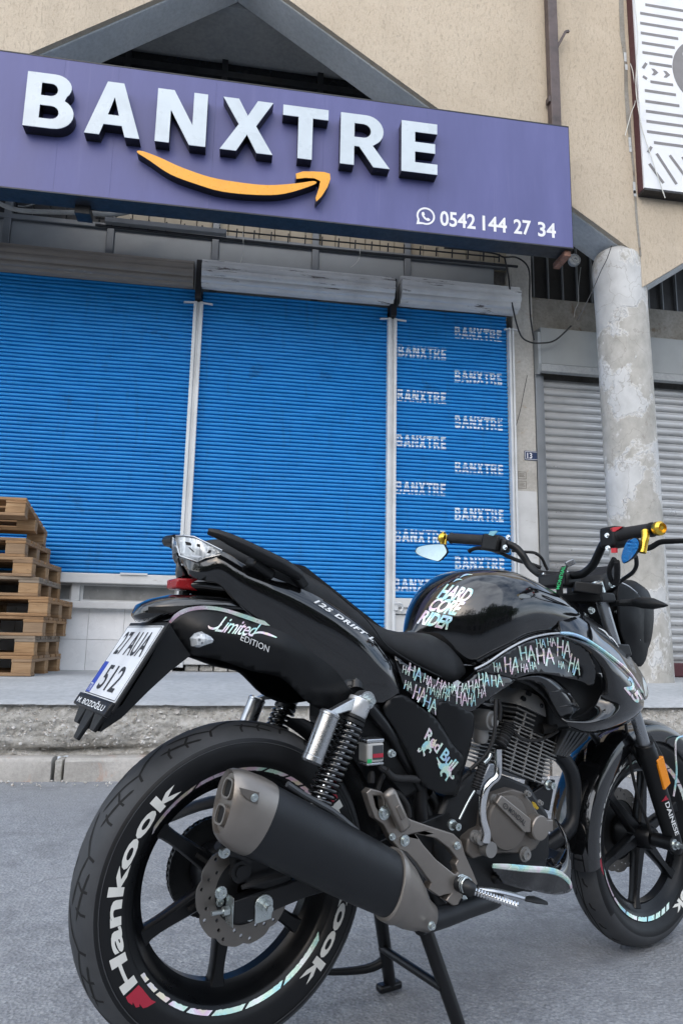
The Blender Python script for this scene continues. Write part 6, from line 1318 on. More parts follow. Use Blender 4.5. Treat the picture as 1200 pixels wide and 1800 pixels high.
# right side cover
cv = [(0.5632, -0.15, 0.4621), (0.5719, -0.15, 0.4875), (0.6006, -0.15, 0.5004), (0.6493, -0.15, 0.5077), (0.6831, -0.15, 0.497), (0.7107, -0.15, 0.4721), (0.732, -0.15, 0.4441), (0.7709, -0.15, 0.4261), (0.7699, -0.15, 0.4042), (0.7471, -0.15, 0.3898), (0.7205, -0.15, 0.3664), (0.6925, -0.15, 0.3587), (0.663, -0.15, 0.3627), (0.6149, -0.15, 0.3691), (0.5566, -0.15, 0.3728), (0.5225, -0.15, 0.3695), (0.5033, -0.15, 0.3859), (0.5076, -0.15, 0.413), (0.5348, -0.15, 0.4256), (0.5579, -0.15, 0.431)]
mb = MB(); mb.prism([[(p[0], p[2]) for p in cv]], lambda a, b, d: V(a, d, b), -.112, -.146); sc_ = part(mb, 'side_casing', 'cover_bronze', eng, 30, .009)
fc0 = V(*(0.6193, -0.15, 0.4396))
mb = MB(); mb.lathe(fc0 - R_ * .004, R_, [(.062, 0), (.062, .010), (.059, .0145), (.05, .016), (0, .0165)], 40); cov = part(mb, 'clutch_cover', 'cover_bronze', eng, 40)
st = [(0.5721, -0.168, 0.4883), (0.5887, -0.168, 0.5047), (0.6817, -0.168, 0.4428), (0.6789, -0.168, 0.4133), (0.6587, -0.168, 0.4157)]; mb = MB(); mb.prism([[(p[0], p[2]) for p in st]], lambda a, b, d: V(a, d, b), -.155, -.1705); bar_ = part(mb, 'cover_band', 'bronze_cast', cov, 30, .003)
text_decal('embossed_lettering', 'MONDIAL', [(0.6059, -0.171, 0.4679), (0.6561, -0.171, 0.4298), (0.6648, -0.171, 0.4384), (0.6127, -0.171, 0.4769)], tree_of(bar_), 'ink_black', bar_, .012, 0, 1.1, .0012)
rg, rf_ = poly_mesh([[(.5 + .5 * math.cos(t * PI / 12), .5 + .5 * math.sin(t * PI / 12)) for t in range(24)], [(.5 + .36 * math.cos(-t * PI / 12), .5 + .36 * math.sin(-t * PI / 12)) for t in range(24)]])
decal('embossed_ring', rg, rf_, quad([(0.5883, -0.171, 0.4783), (0.6027, -0.171, 0.4696), (0.6089, -0.171, 0.4807), (0.5941, -0.171, 0.489)]), tree_of(bar_), 'ink_black', bar_)
decal('embossed_stroke', [(0, 0), (.2, 0), (.35, .6), (.5, .3), (.65, .6), (.8, 0), (1, 0), (.75, 1), (.5, .6), (.25, 1)], [(0, 1, 2, 9, 8), (2, 3, 8), (3, 4, 7)], quad([(0.5932, -0.171, 0.4782), (0.6012, -0.171, 0.4736), (0.6046, -0.171, 0.48), (0.5966, -0.171, 0.4847)]), tree_of(bar_), 'ink_black', bar_)
q = V(*(0.7131, -0.158, 0.4181)); mb = MB(); mb.lathe(q, R_, [(.0285, -.03), (.0285, .010), (.026, .0125), (0, .013)], 28); part(mb, 'oil_cap', 'bronze_cast', cov, 40)
mb = MB(); P = [(0.7459, -0.15, 0.43), (0.7753, -0.15, 0.4268), (0.774, -0.15, 0.3991), (0.7448, -0.15, 0.4025)]; mb.loft([[V(p[0], -.11, p[2]) for p in P], [V(p[0], -.152, p[2]) for p in P]]); part(mb, 'cover_lug', 'bronze_cast', cov, 30, .003)
mb = MB(); P = [(0.6887, -0.166, 0.4798), (0.6989, -0.166, 0.4765), (0.7123, -0.166, 0.4623), (0.7052, -0.166, 0.4595), (0.6934, -0.166, 0.4677)]; mb.add([V(*p) for p in P], [(0, 1, 2, 3, 4)]); part(mb, 'yellow_label', 'gold_anodised', cov, None)
for s in ("1",):
    for q, r in zip([(0.5849, -0.148, 0.4922), (0.5231, -0.148, 0.4195), (0.5523, -0.148, 0.3938), (0.6792, -0.148, 0.3604), (0.732, -0.148, 0.4697), (0.6908, -0.148, 0.4938)], (.008, .009, .010, .012, .005, .006)): bolt(V(*q), R_, r, .010, 'fin_alu', eng)
# kick starter, gear parts
mb = MB(); mb.tube([(0.5617, -0.19, 0.6095), (0.5616, -0.19, 0.5807), (0.5573, -0.19, 0.5517), (0.5388, -0.188, 0.5395), (0.5271, -0.185, 0.5259), (0.5209, -0.18, 0.4935), (0.5233, -0.178, 0.4611), (0.5345, -0.175, 0.4314), (0.536, -0.17, 0.4142)], [.0085, .0085, .0088, .0088, .0088, .009, .009, .011, .013], 10, 4); ks = part(mb, 'kick_starter', 'chrome', None, 60)
mb = MB(); mb.disc(V(*(0.5554, -0.14, 0.391)), R_, .017, .03, 18); mb.disc(V(*(0.5319, -0.14, 0.4156)), R_, .014, .024, 18); part(mb, 'kick_boss', 'fin_alu', ks, 30)
# carburettor, intake, cables
mb = MB(); mb.lathe(V(.655, -.06, .655), V(.2, -1, 0), [(0, -.05), (.026, -.05), (.026, .0), (.023, .010), (.018, .012), (.016, .02), (0, .02)], 22); cb_ = part(mb, 'carburettor', 'head_alu', None, 35)
mb = MB(); mb.lathe(V(.655, -.03, .625), V(0, 0, -1), [(.018, -.02), (.021, .015), (.016, .028), (0, .029)], 18); part(mb, 'carburettor_bowl', 'head_alu', cb_, 35); mb = MB(); mb.tube([V(.56, 0, .67), V(.74, 0, .655)], .024, 16); part(mb, 'intake_pipe', 'engine_black', cb_, 40)
mb = MB(); mb.tube([V(.38, 0, .66), V(.46, 0, .67), V(.57, 0, .67)], [.07, .055, .032], 16, 3); part(mb, 'air_box', 'black_plastic')
mb = MB(); bo = [(0.6384, -0.15, 0.6576), (0.6318, -0.15, 0.6449), (0.6222, -0.15, 0.6303), (0.6064, -0.15, 0.6097)]
T_ = catmull(bo, 6); mb.tube(T_, [.013 + .0035 * (k % 2) for k in range(len(T_))], 12); part(mb, 'rubber_bellows', 'rubber_grip')
mb = MB(); T_ = catmull([(0.5551, -0.15, 0.5751), (0.54, -0.15, 0.5472), (0.528, -0.15, 0.5195)], 10); mb.tube(T_, [.009 + .0025 * (k % 2) for k in range(len(T_))], 10); part(mb, 'pedal_boot', 'rubber_grip')
for pts, r, m in (([(0.6047, -0.14, 0.7125), (0.5932, -0.15, 0.6834), (0.5863, -0.155, 0.6498), (0.5779, -0.155, 0.6205), (0.5613, -0.15, 0.5914), (0.5363, -0.145, 0.5715), (0.5205, -0.14, 0.5595)], .0045, 'rubber_grip'), ([(0.6223, -0.13, 0.7112), (0.6279, -0.13, 0.6889), (0.6241, -0.13, 0.6626)], .005, 'rubber_grip'), ([(0.5323, -0.13, 0.5528), (0.5092, -0.13, 0.5422), (0.4949, -0.13, 0.527), (0.4862, -0.13, 0.5033)], .005, 'rubber_grip'), ([(0.5666, -0.16, 0.5946), (0.5605, -0.16, 0.5845), (0.5457, -0.16, 0.5752)], .0045, 'zinc'), ([(0.5251, -0.15, 0.5157), (0.5078, -0.15, 0.497), (0.4795, -0.15, 0.4599)], .003, 'zinc'), ([(0.4744, -0.1, 0.4975), (0.4712, -0.1, 0.4843), (0.4696, -0.1, 0.4665), (0.4678, -0.1, 0.4333)], .0035, 'fork_steel'), ([(0.2937, -0.13, 0.5753), (0.302, -0.13, 0.5662), (0.3158, -0.13, 0.5576), (0.3352, -0.13, 0.5539), (0.3577, -0.13, 0.552), (0.3806, -0.13, 0.549)], .008, 'rubber_grip'), ([(0.325, -0.11, 0.5244), (0.3446, -0.11, 0.5161), (0.3588, -0.11, 0.5018), (0.3674, -0.11, 0.4858), (0.3703, -0.11, 0.4682)], .007, 'rubber_grip'), ([(0.3765, -0.09, 0.5447), (0.3999, -0.09, 0.516), (0.4176, -0.09, 0.4877), (0.4325, -0.09, 0.4639), (0.4414, -0.09, 0.4452)], .018, 'frame_black'), ([(0.4415, -0.09, 0.5078), (0.4566, -0.09, 0.4928), (0.4657, -0.09, 0.4739), (0.4716, -0.09, 0.4508)], .012, 'frame_black'), ([(0.3123, -0.1, 0.5626), (0.3014, -0.1, 0.5483), (0.2934, -0.1, 0.5297)], .006, 'rubber_grip')):
    mb = MB(); mb.tube(pts, r, 8, 4); part(mb, 'cable' if r < .01 else 'frame_tube', m, None, 60)
mb = MB(); P = [(0.5579, -0.12, 0.5009), (0.6017, -0.12, 0.5648), (0.6167, -0.12, 0.5637), (0.6159, -0.12, 0.5307), (0.5706, -0.12, 0.4928)]; mb.prism([[(p[0], p[2]) for p in P]], lambda a, b, d: V(a, d, b), -.10, -.12); part(mb, 'sprocket_cover', 'fork_steel', None, 30, .003)
# brake fluid reservoir
P = [(0.2299, -0.14, 0.6418), (0.29, -0.14, 0.6389), (0.2897, -0.14, 0.5882), (0.2307, -0.14, 0.5932)]; cx = sum(p[0] for p in P) / 4; zt = P[0][2]; zb = P[2][2]
def rb(z0, z1, s=1.0): m = MB(); m.box((cx - .0215 * s, -.14 - .0 * s, z0), (cx + .0215 * s, -.105, z1)); return m
rs = part(rb(zb + .006, zt - .008), 'fluid_reservoir', 'brake_fluid', None, 30, .004); part(rb(zt - .0078, zt, 1.03), 'reservoir_cap', 'brushed_alu', rs, 30, .002); part(rb(zb, zb + .0058, 1.02), 'reservoir_base', 'brushed_alu', rs, 30, .002)
mb = MB(); mb.box((cx - .008, -.1412, zb + .012), (cx + .018, -.1402, zt - .013)); part(mb, 'level_window', 'mid_grey_plastic', rs, None); mb = MB(); mb.box((cx - .008, -.1422, zb + .016), (cx + .018, -.1413, zb + .024)); part(mb, 'level_fluid', 'brand_red', rs, None)
mb = MB(); mb.box((cx - .0215, -.1408, zb + .006), (cx - .010, -.1401, zb + .014)); part(mb, 'level_mark', 'tag_green', rs, None)
bolt(V(*(0.2984, -0.14, 0.6106)), R_, .006, .012, 'zinc', rs)
mb = MB(); mb.tube([(0.2746, -0.13, 0.5874), (0.2801, -0.13, 0.5806), (0.291, -0.13, 0.5755)], .007, 8, 3); mb.tube([(0.2642, -0.12, 0.5739), (0.263, -0.12, 0.5634), (0.2619, -0.12, 0.5509)], [.005, .008, .008], 8, 3); part(mb, 'reservoir_spout', 'rubber_grip', rs)
# ================================================================ foot bracket, pegs
ob = [(0.2168, -0.165, 0.5435), (0.2273, -0.165, 0.5506), (0.2533, -0.165, 0.5431), (0.2668, -0.165, 0.5308), (0.2823, -0.165, 0.5088), (0.3067, -0.165, 0.4933), (0.3314, -0.165, 0.4794), (0.3922, -0.165, 0.4566), (0.4446, -0.165, 0.4386), (0.4659, -0.165, 0.4217), (0.4764, -0.165, 0.3932), (0.4977, -0.165, 0.3554), (0.5126, -0.165, 0.3269), (0.4862, -0.165, 0.3187), (0.471, -0.165, 0.3127), (0.4564, -0.165, 0.2946), (0.4406, -0.165, 0.295), (0.4225, -0.165, 0.3077), (0.4356, -0.165, 0.3198), (0.4174, -0.165, 0.32), (0.4045, -0.165, 0.3184), (0.3756, -0.165, 0.3377), (0.3837, -0.165, 0.3494), (0.3665, -0.165, 0.3668), (0.3416, -0.165, 0.3962), (0.3169, -0.165, 0.4187), (0.2974, -0.165, 0.4271), (0.2805, -0.165, 0.4446), (0.266, -0.165, 0.4683), (0.2588, -0.165, 0.4782), (0.2375, -0.165, 0.4926), (0.2255, -0.165, 0.5201)]
h1 = [(0.2336, -0.165, 0.5369), (0.251, -0.165, 0.5352), (0.2582, -0.165, 0.5271), (0.2593, -0.165, 0.513), (0.2657, -0.165, 0.4976), (0.2515, -0.165, 0.4999), (0.2405, -0.165, 0.5149)]; h2 = [(0.3424, -0.165, 0.45), (0.3973, -0.165, 0.4347), (0.4337, -0.165, 0.4095), (0.4574, -0.165, 0.3842), (0.4493, -0.165, 0.3757), (0.4571, -0.165, 0.3582), (0.4481, -0.165, 0.3557), (0.3971, -0.165, 0.3924), (0.3625, -0.165, 0.4262)]
mb = MB(); mb.prism([[(p[0], p[2]) for p in ob], [(p[0], p[2]) for p in h1], [(p[0], p[2]) for p in h2]], lambda a, b, d: V(a, d, b), -.150, -.172); fb = part(mb, 'foot_bracket', 'bronze_cast', None, 30, .0022); fb['label'] = 'bronze cast foot peg bracket'
mb = MB(); P = [(0.2628, -0.165, 0.5404), (0.2995, -0.165, 0.4736)]; mb.bar((P[0][0], -.186, P[0][2]), (P[1][0], -.186, P[1][2]), .030, .022, (0, 1, 0), .008); pg = part(mb, 'folded_peg', 'bronze_cast', fb, 30, .009)
mb = MB(); P = [(0.275, -0.165, 0.5188), (0.2897, -0.165, 0.4914)]; mb.bar((P[0][0], -.198, P[0][2]), (P[1][0], -.198, P[1][2]), .012, .004, (0, 1, 0)); part(mb, 'peg_grip', 'cover_bronze', pg, 30, .002)
for q, r in zip([(0.3118, -0.173, 0.4419), (0.26, -0.173, 0.5017), (0.4519, -0.173, 0.4145), (0.2794, -0.173, 0.4532)], (.008, .010, .006, .005)): bolt(V(*q), R_, r, .007, 'zinc', fb)
bolt(V(*(0.4639, -0.14, 0.4488)), R_, .008, .026, 'zinc')
P0 = V(*(0.4743, -0.2, 0.3276)); P1 = V(*(0.5379, -0.265, 0.3078))
mb = MB(); n_ = 15; T_ = [P0.lerp(P1, k / (n_ * 2)) for k in range(n_ * 2 + 1)]; mb.tube(T_, [.0072 + .0014 * (k % 2) for k in range(len(T_))], 12); rp_ = part(mb, 'rider_peg', 'chrome', None, 30)
mb = MB(); mb.tube([V(P0.x - .02, -.155, P0.z + .012), V(P0.x - .01, -.19, P0.z + .006), P0], [.016, .017, .013], 12, 3); part(mb, 'peg_hinge', 'engine_black', rp_, 40)
mb = MB(); T_ = []
for k in range(40): a = 2 * PI * k / 10; T_.append(V(P0.x - .012, -.172 - .0006 * k, P0.z + .010) + V(math.cos(a), 0, math.sin(a)) * .016)
mb.tube(T_, .002, 6); part(mb, 'return_spring', 'zinc', rp_)
mb = MB(); mb.tube([V(*p) for p in [(0.5145, -0.17, 0.3176), (0.5402, -0.19, 0.3155), (0.5761, -0.205, 0.3066), (0.6122, -0.22, 0.2956)]], [.006, .007, .007, .006], 8, 4, flat=(.7, 1.3)); bp = part(mb, 'brake_pedal', 'brushed_alu', None, 50)
mb = MB(); mb.tube([(0.6035, -0.22, 0.297), (0.6228, -0.232, 0.2955), (0.6449, -0.245, 0.2893)], [.008, .012, .006], 8, 3, flat=(.5, 1.4)); part(mb, 'pedal_pad', 'black_plastic', bp, 50)
mb = MB(); P = [(0.483, -0.15, 0.3033), (0.5044, -0.15, 0.2768)]; mb.bar(P[0], P[1], .012, .012); part(mb, 'brake_light_switch', 'zinc', None, 30, .002)
# left side footpegs
for (u, z) in ((.47, .345), (.26, .50)):
    mb = MB(); mb.tube([V(u, .15, z), V(u + .01, .25, z - .005)], .011, 10); mb.bar((u - .02, .15, z), (u + .08, .145, z + .06), .03, .012); part(mb, 'left_peg', 'bronze_cast', None, 40)
# ================================================================ frame, belly pan
for P, r in (([V(1.03, 0, .93), V(.94, .0, .72), V(.88, 0, .52), V(.83, 0, .36), V(.74, 0, .25)], .022), ([V(1.02, -.03, .95), V(.80, -.09, .86), V(.55, -.10, .74), V(.42, -.10, .60), V(.42, -.10, .40), V(.47, -.09, .27)], .017), ([V(1.02, .03, .95), V(.80, .09, .86), V(.55, .10, .74), V(.42, .10, .60), V(.42, .10, .40), V(.47, .09, .27)], .017), ([V(.50, -.10, .73), V(.3, -.115, .80), V(.05, -.09, .93)], .014), ([V(.50, .10, .73), V(.3, .115, .80), V(.05, .09, .93)], .014), ([V(.42, -.10, .50), V(.32, -.115, .64), V(.23, -.12, .73)], .013), ([V(.42, .10, .50), V(.32, .115, .64), V(.23, .12, .73)], .013)):
    mb = MB(); mb.tube(P, r, 12, 4); part(mb, 'frame_tube', 'frame_black', None, 60)
mb = MB(); mb.loft([[V(.22, -.085, .80), V(.22, .085, .80), V(.22, .085, .66), V(.22, -.085, .66)], [V(.36, -.11, .80), V(.36, .11, .80), V(.36, .11, .50), V(.36, -.11, .50)], [V(.50, -.115, .76), V(.50, .115, .76), V(.50, .115, .56), V(.50, -.115, .56)]]); part(mb, 'tool_box', 'black_plastic', None, 30, .01)
# inner rear mudguard
mb = MB(); mb.lathe((0, 0, RZ), (0, 1, 0), [(.325, -.07), (.340, -.055), (.345, 0), (.340, .055), (.325, .07), (.322, .068), (.337, .053), (.342, 0), (.337, -.053), (.322, -.068), (.325, -.07)], 20, math.radians(-62), math.radians(10), ref=(1, 0, 0)); part(mb, 'inner_mudguard', 'black_plastic', None, 40)
# engine mount plate at the front
mb = MB(); P = [(0.7993, -0.05, 0.468), (0.8733, -0.05, 0.495), (0.8871, -0.05, 0.4939), (0.8622, -0.05, 0.4183), (0.8282, -0.05, 0.4321), (0.8065, -0.05, 0.4571)]; mb.prism([[(p[0], p[2]) for p in P]], lambda a, b, d: V(a, d, b), -.05, -.062); part(mb, 'engine_mount', 'frame_black', None, 30, .003); bolt(V(*(0.8551, -0.062, 0.485)), R_, .009, .022, 'zinc')
belly, _ = skin('belly_pan', [(0.5762, -0.15, 0.3489), (0.664, -0.16, 0.3363), (0.7447, -0.16, 0.3207), (0.7907, -0.156, 0.3046), (0.8286, -0.148, 0.2798), (0.8428, -0.142, 0.263), (0.8419, -0.14, 0.2527), (0.8229, -0.14, 0.2497), (0.7811, -0.142, 0.2543), (0.7198, -0.14, 0.271), (0.6277, -0.135, 0.2994), (0.6045, -0.138, 0.3187)], [(0.6958, -0.158, 0.3045), (0.7691, -0.154, 0.2841)], 'gloss_black', None, .014)
bel2, _ = sheet('belly_fin', [[(0.8809, -0.06, 0.3984), (0.8802, -0.062, 0.3993), (0.8893, -0.055, 0.3973)], [(0.8768, -0.072, 0.3866), (0.8754, -0.082, 0.3871), (0.8904, -0.076, 0.3813)], [(0.876, -0.088, 0.3655), (0.8734, -0.1, 0.3641), (0.8901, -0.096, 0.3529)], [(0.8675, -0.104, 0.3387), (0.8608, -0.118, 0.335), (0.8758, -0.114, 0.3195)], [(0.8262, -0.12, 0.3181), (0.8328, -0.134, 0.3099), (0.8585, -0.13, 0.2943)], [(0.7577, -0.154, 0.3173), (0.7982, -0.152, 0.2982), (0.8477, -0.138, 0.2667)]], 'gloss_black')
bel3, _ = sheet('belly_top', [[(0.5924, -0.136, 0.3462), (0.5827, -0.145, 0.3483), (0.5762, -0.15, 0.3489)], [(0.6701, -0.124, 0.3343), (0.6642, -0.145, 0.3365), (0.6651, -0.159, 0.3359)], [(0.7498, -0.114, 0.3292), (0.7443, -0.14, 0.3252), (0.7458, -0.159, 0.3207)], [(0.8113, -0.112, 0.326), (0.803, -0.132, 0.3136), (0.7918, -0.155, 0.3046)]], 'gloss_black')
mb = MB(); mb.tube([(0.5753, -0.151, 0.3501), (0.6182, -0.158, 0.3435), (0.673, -0.163, 0.333), (0.7425, -0.162, 0.3195), (0.7884, -0.158, 0.3034), (0.8249, -0.15, 0.2796), (0.8391, -0.144, 0.262)], [.004, .0055, .006, .006, .0055, .005, .003], 8, 5, flat=(1.2, .6)); part(mb, 'belly_stripe', 'holo_tape', belly, None)
mb = MB(); mb.loft([[V(.60, -.135, .32), V(.60, .135, .32), V(.60, .11, .29), V(.60, -.11, .29)], [V(.75, -.13, .30), V(.75, .13, .30), V(.75, .10, .25), V(.75, -.10, .25)], [V(.87, -.10, .33), V(.87, .10, .33), V(.87, .08, .27), V(.87, -.08, .27)]]); part(mb, 'belly_floor', 'black_plastic', None, 30, .01)
# ribbed intake duct below the right shroud
for k in range(5):
    a = [(0.9074, -0.09, 0.621), (0.9872, -0.09, 0.6082)]; b = [(0.876, -0.075, 0.5591), (0.9232, -0.075, 0.5488)]; t0 = k / 5; t1 = (k + .82) / 5
    def mix(p, q, t): return Vector(p).lerp(Vector(q), t)
    mb = MB(); mb.loft([[mix(a[0], a[1], t0), mix(a[0], a[1], t1), mix(a[0], a[1], t1) + V(0, .02, 0), mix(a[0], a[1], t0) + V(0, .02, 0)], [mix(b[0], b[1], t0), mix(b[0], b[1], t1), mix(b[0], b[1], t1) + V(0, .02, 0), mix(b[0], b[1], t0) + V(0, .02, 0)]]); part(mb, 'duct_rib', 'mid_grey_plastic', sb, 30, .002)
mb = MB(); P = [(0.904, -0.08, 0.6287), (1.0275, -0.08, 0.6124), (1.0145, -0.08, 0.5906), (0.9216, -0.08, 0.5453), (0.8682, -0.08, 0.559)]; mb.prism([[(p[0], p[2]) for p in P]], lambda a, b, d: V(a, d, b), -.068, .068); part(mb, 'duct_body', 'black_plastic', None, 30, .004)
mb = MB(); mb.box((.86, -.075, .62), (.94, .075, .80)); part(mb, 'duct_core', 'black_plastic', None, 30, .01)
# centre stand
for s in (1, -1):
    top = V(.425, -.085 * s, .245); foot = V(.497, -.132 * s, .018)
    mb = MB(); mb.tube([top, foot], [.0165, .015], 12); st_ = part(mb, 'stand_leg', 'frame_black', None, 60)
    mb = MB(); mb.bar(foot + V(-.035, 0, -.006), foot + V(.03, 0, -.006), .028, .018); part(mb, 'stand_foot', 'frame_black', st_, 30, .006)
mb = MB(); mb.tube([V(.425, -.09, .245), V(.425, .09, .245)], .014, 12); part(mb, 'stand_axle', 'frame_black')
mb = MB(); mb.tube([V(.475, .125, .075), V(.43, .14, .06), V(.33, .165, .065), V(.25, .18, .085)], [.012, .010, .007, .008], 10, 4); part(mb, 'stand_lever', 'frame_black', None, 60)
mb = MB(); mb.tube([V(.46, -.115, .11), V(.46, .115, .11)], .010, 10); part(mb, 'stand_brace', 'frame_black', None, 60)
# ================================================================ front wheel, fork, fender
FW = (WB, 0, FZ); _cs, _sn = math.cos(ST), math.sin(ST)
def frot(p): p = Vector(p); x, y = p.x - WB, p.y; return V(WB + x * _cs - y * _sn, x * _sn + y * _cs, p.z)
def fr(mb): mb.v = [frot(v) for v in mb.v]; return mb
FR = .226; FP = tyre_profile(.050, .296, .222, .62)
fw = part(fr(lathe_y(rim_profile(.030, FR), 96, FW)), 'wheel', 'wheel_black', None, 35); fw['label'] = 'front wheel with pale rim tape'
ft = part(fr(lathe_y(FP, 120, FW)), 'tyre', 'tyre_rubber', fw, 50)
for k in range(6):
    o = spoke(math.radians(18 + 60 * k), FW, .035, .194, .036, .022, .028, 'wheel_black', fw)
    for v in o.data.vertices: v.co = frot(v.co)
part(fr(lathe_y([(.010, -.05), (.028, -.05), (.034, -.04), (.036, 0), (.05, .04), (.05, .055), (.010, .055)], 36, FW)), 'hub', 'wheel_black', fw, 35)
sidewalls(ft, FW, .050 * .5, .262)
tread(FW, .296, FP, 26, ft, 2, .050, frot, 1)
for th0 in (math.radians(184), math.radians(4)):
    polar('tyre_lettering', *TXT, FW, th0, -math.radians(69), .2285, .252, FP, 'letter_cream', ft, rot=frot)
    polar('tyre_emblem', wing, wf, FW, th0 + math.radians(1.2), math.radians(12), .2285, .253, FP, 'brand_red', ft, rot=frot)
tapes(FW, .030, FR, fw, (194, 14), frot, (22, 17, 14, 11, 8, 6, 5, 4))
wavy_disc(FW, .066, .120, .085, 'disc_steel', fw, 12, 36, .004, frot)
part(fr(lathe_y([(.03, .055), (.03, .062), (.087, .066), (.087, .062)], 36, FW)), 'disc_carrier', 'engine_black', fw, 35)
# fork: two legs
FU, FL = V(1.042, 0, 1.0), V(1.318, 0, .300); fdv = (FL - FU).normalized()
for s in (1, -1):
    off = V(0, -.098 * s, 0); kn = FU.lerp(FL, .615) + off
    mb = MB(); mb.tube([FU + off, FU.lerp(FL, .70) + off], .0165, 18); fk = part(mb, 'fork_tube', 'fork_steel', None, 60)
    mb = MB(); rs_ = [(0, .0), (.024, 0), (.027, .004), (.027, .016), (.0285, .018), (.0285, .05), (.026, .056), (.0255, .16), (.024, .24), (.022, (FL - FU).length * .385 + .02), (.016, (FL - FU).length * .385 + .035), (0, (FL - FU).length * .385 + .036)]
    mb.lathe(kn, fdv, rs_, 26); fl_ = part(mb, 'fork_leg', 'matte_black', fk, 40)
    mb = MB(); ac = V(WB + .0, -.085 * s, FZ); mb.tube([ac + V(0, -.03 * s, 0), ac + V(0, .03 * s, 0)], .02, 16); part(mb, 'axle_clamp', 'matte_black', fl_, 40)
    bolt(V(WB, -.115 * s, FZ), V(0, -s, 0), .010, .014, 'zinc', fl_, name='axle_nut')
    mb = MB(); mb.disc(V(WB, -.115 * s, FZ), V(0, -s, 0), .006, .035, 10); part(mb, 'axle_end', 'zinc', fl_, 30)
    if s == 1: leg_r = fl_
P = [(1.2222, -0.12, 0.5287), (1.2516, -0.12, 0.539), (1.2784, -0.12, 0.4631), (1.2507, -0.12, 0.4472)]; lt = tree_of(leg_r)
mb = MB(); mb.loft([[V(p[0], -.118, p[2]) for p in P], [V(p[0], -.129, p[2]) for p in P]]); amb = part(mb, 'side_reflector', 'amber', leg_r, 30, .002)
text_decal('sticker_lettering', 'DAINESE', [(1.2504, -0.125, 0.4118), (1.2909, -0.125, 0.3217), (1.307, -0.125, 0.3243), (1.269, -0.125, 0.416)], lt, 'text_white', leg_r, .02, 0, 1.0, .0014)
tri, trf = poly_mesh([[(0, 0), (1, 0), (.5, 1)]])
decal('sticker_triangle', tri, trf, quad([(1.2355, -0.125, 0.4178), (1.2694, -0.125, 0.4206), (1.2654, -0.125, 0.4331), (1.2498, -0.125, 0.433)]), lt, 'brand_red', leg_r)
# lower and upper yokes
for t, w in ((.035, .028), (.24, .034)):
    c = FU.lerp(FL, t); mb = MB(); mb.prism([[(-.03, -.125), (.03, -.125), (.038, -.07), (.03, 0), (.038, .07), (.03, .125), (-.03, .125), (-.05, .05), (-.05, -.05)]], lambda a, b, d: c + V(a, b, 0) + (-fdv) * d, -w / 2, w / 2); part(mb, 'yoke', 'engine_black', None, 30, .004)
for s in (1, -1):
    c = FU + V(0, -.098 * s, 0) - fdv * .018; mb = MB(); mb.lathe(c, -fdv, [(.018, -.03), (.018, 0), (.012, .002), (.008, .002), (.006, -.001), (0, -.001)], 18); part(mb, 'fork_cap', 'zinc', None, 30)
# front mudguard
mb = MB(); mb.lathe(FW, (0, 1, 0), [(.272, -.064), (.300, -.068), (.318, -.062), (.328, -.042), (.332, 0), (.328, .042), (.318, .062), (.300, .068), (.272, .064), (.270, .061), (.299, .064), (.315, .058), (.325, .04), (.329, 0), (.325, -.04), (.315, -.058), (.299, -.064), (.270, -.061), (.272, -.064)], 40, math.radians(35), math.radians(187), ref=(1, 0, 0))
# lathe turns from forward upwards to the rear
zc = sum(v.z for v in mb.v) / len(mb.v)
if zc < FZ: mb.v = [V(v.x, v.y, 2 * FZ - v.z) for v in mb.v]
fm = part(fr(mb), 'front_mudguard', 'gloss_black', None, 35)
for s in (1, -1):
    g = [(1.1897, -0.07, 0.5546), (1.2215, -0.08, 0.579), (1.2704, -0.085, 0.5927), (1.3231, -0.085, 0.5259), (1.271, -0.085, 0.4825), (1.2343, -0.075, 0.4962)]
    mb = MB(); mb.prism([[(p[0], p[2]) for p in g]], lambda a, b, d: V(a, -d * s, b), .064, .082); part(mb, 'mudguard_stay', 'black_plastic', fm, 30, .004)
mb = MB(); mb.tube([(1.3674, -0.075, 0.4094), (1.3875, -0.075, 0.4716), (1.3886, -0.075, 0.5363), (1.3974, -0.075, 0.5684), (1.4399, -0.07, 0.5754), (1.5128, -0.07, 0.5732)], .0028, 8, 4); part(mb, 'mudguard_sticker_edge', 'holo_tape', fm, None)
mb = MB(); mb.tube([(1.1979, -0.05, 0.64), (1.1938, -0.06, 0.5311), (1.2298, -0.055, 0.4186), (1.2699, -0.05, 0.3516), (1.2918, -0.05, 0.3027)], .0045, 8, 4); part(mb, 'front_brake_hose', 'rubber_grip')
mb = MB(); mb.box((WB - .14, .075, FZ + .05), (WB - .06, .115, FZ + .15)); part(mb, 'front_caliper', 'engine_black', None, 30, .01)
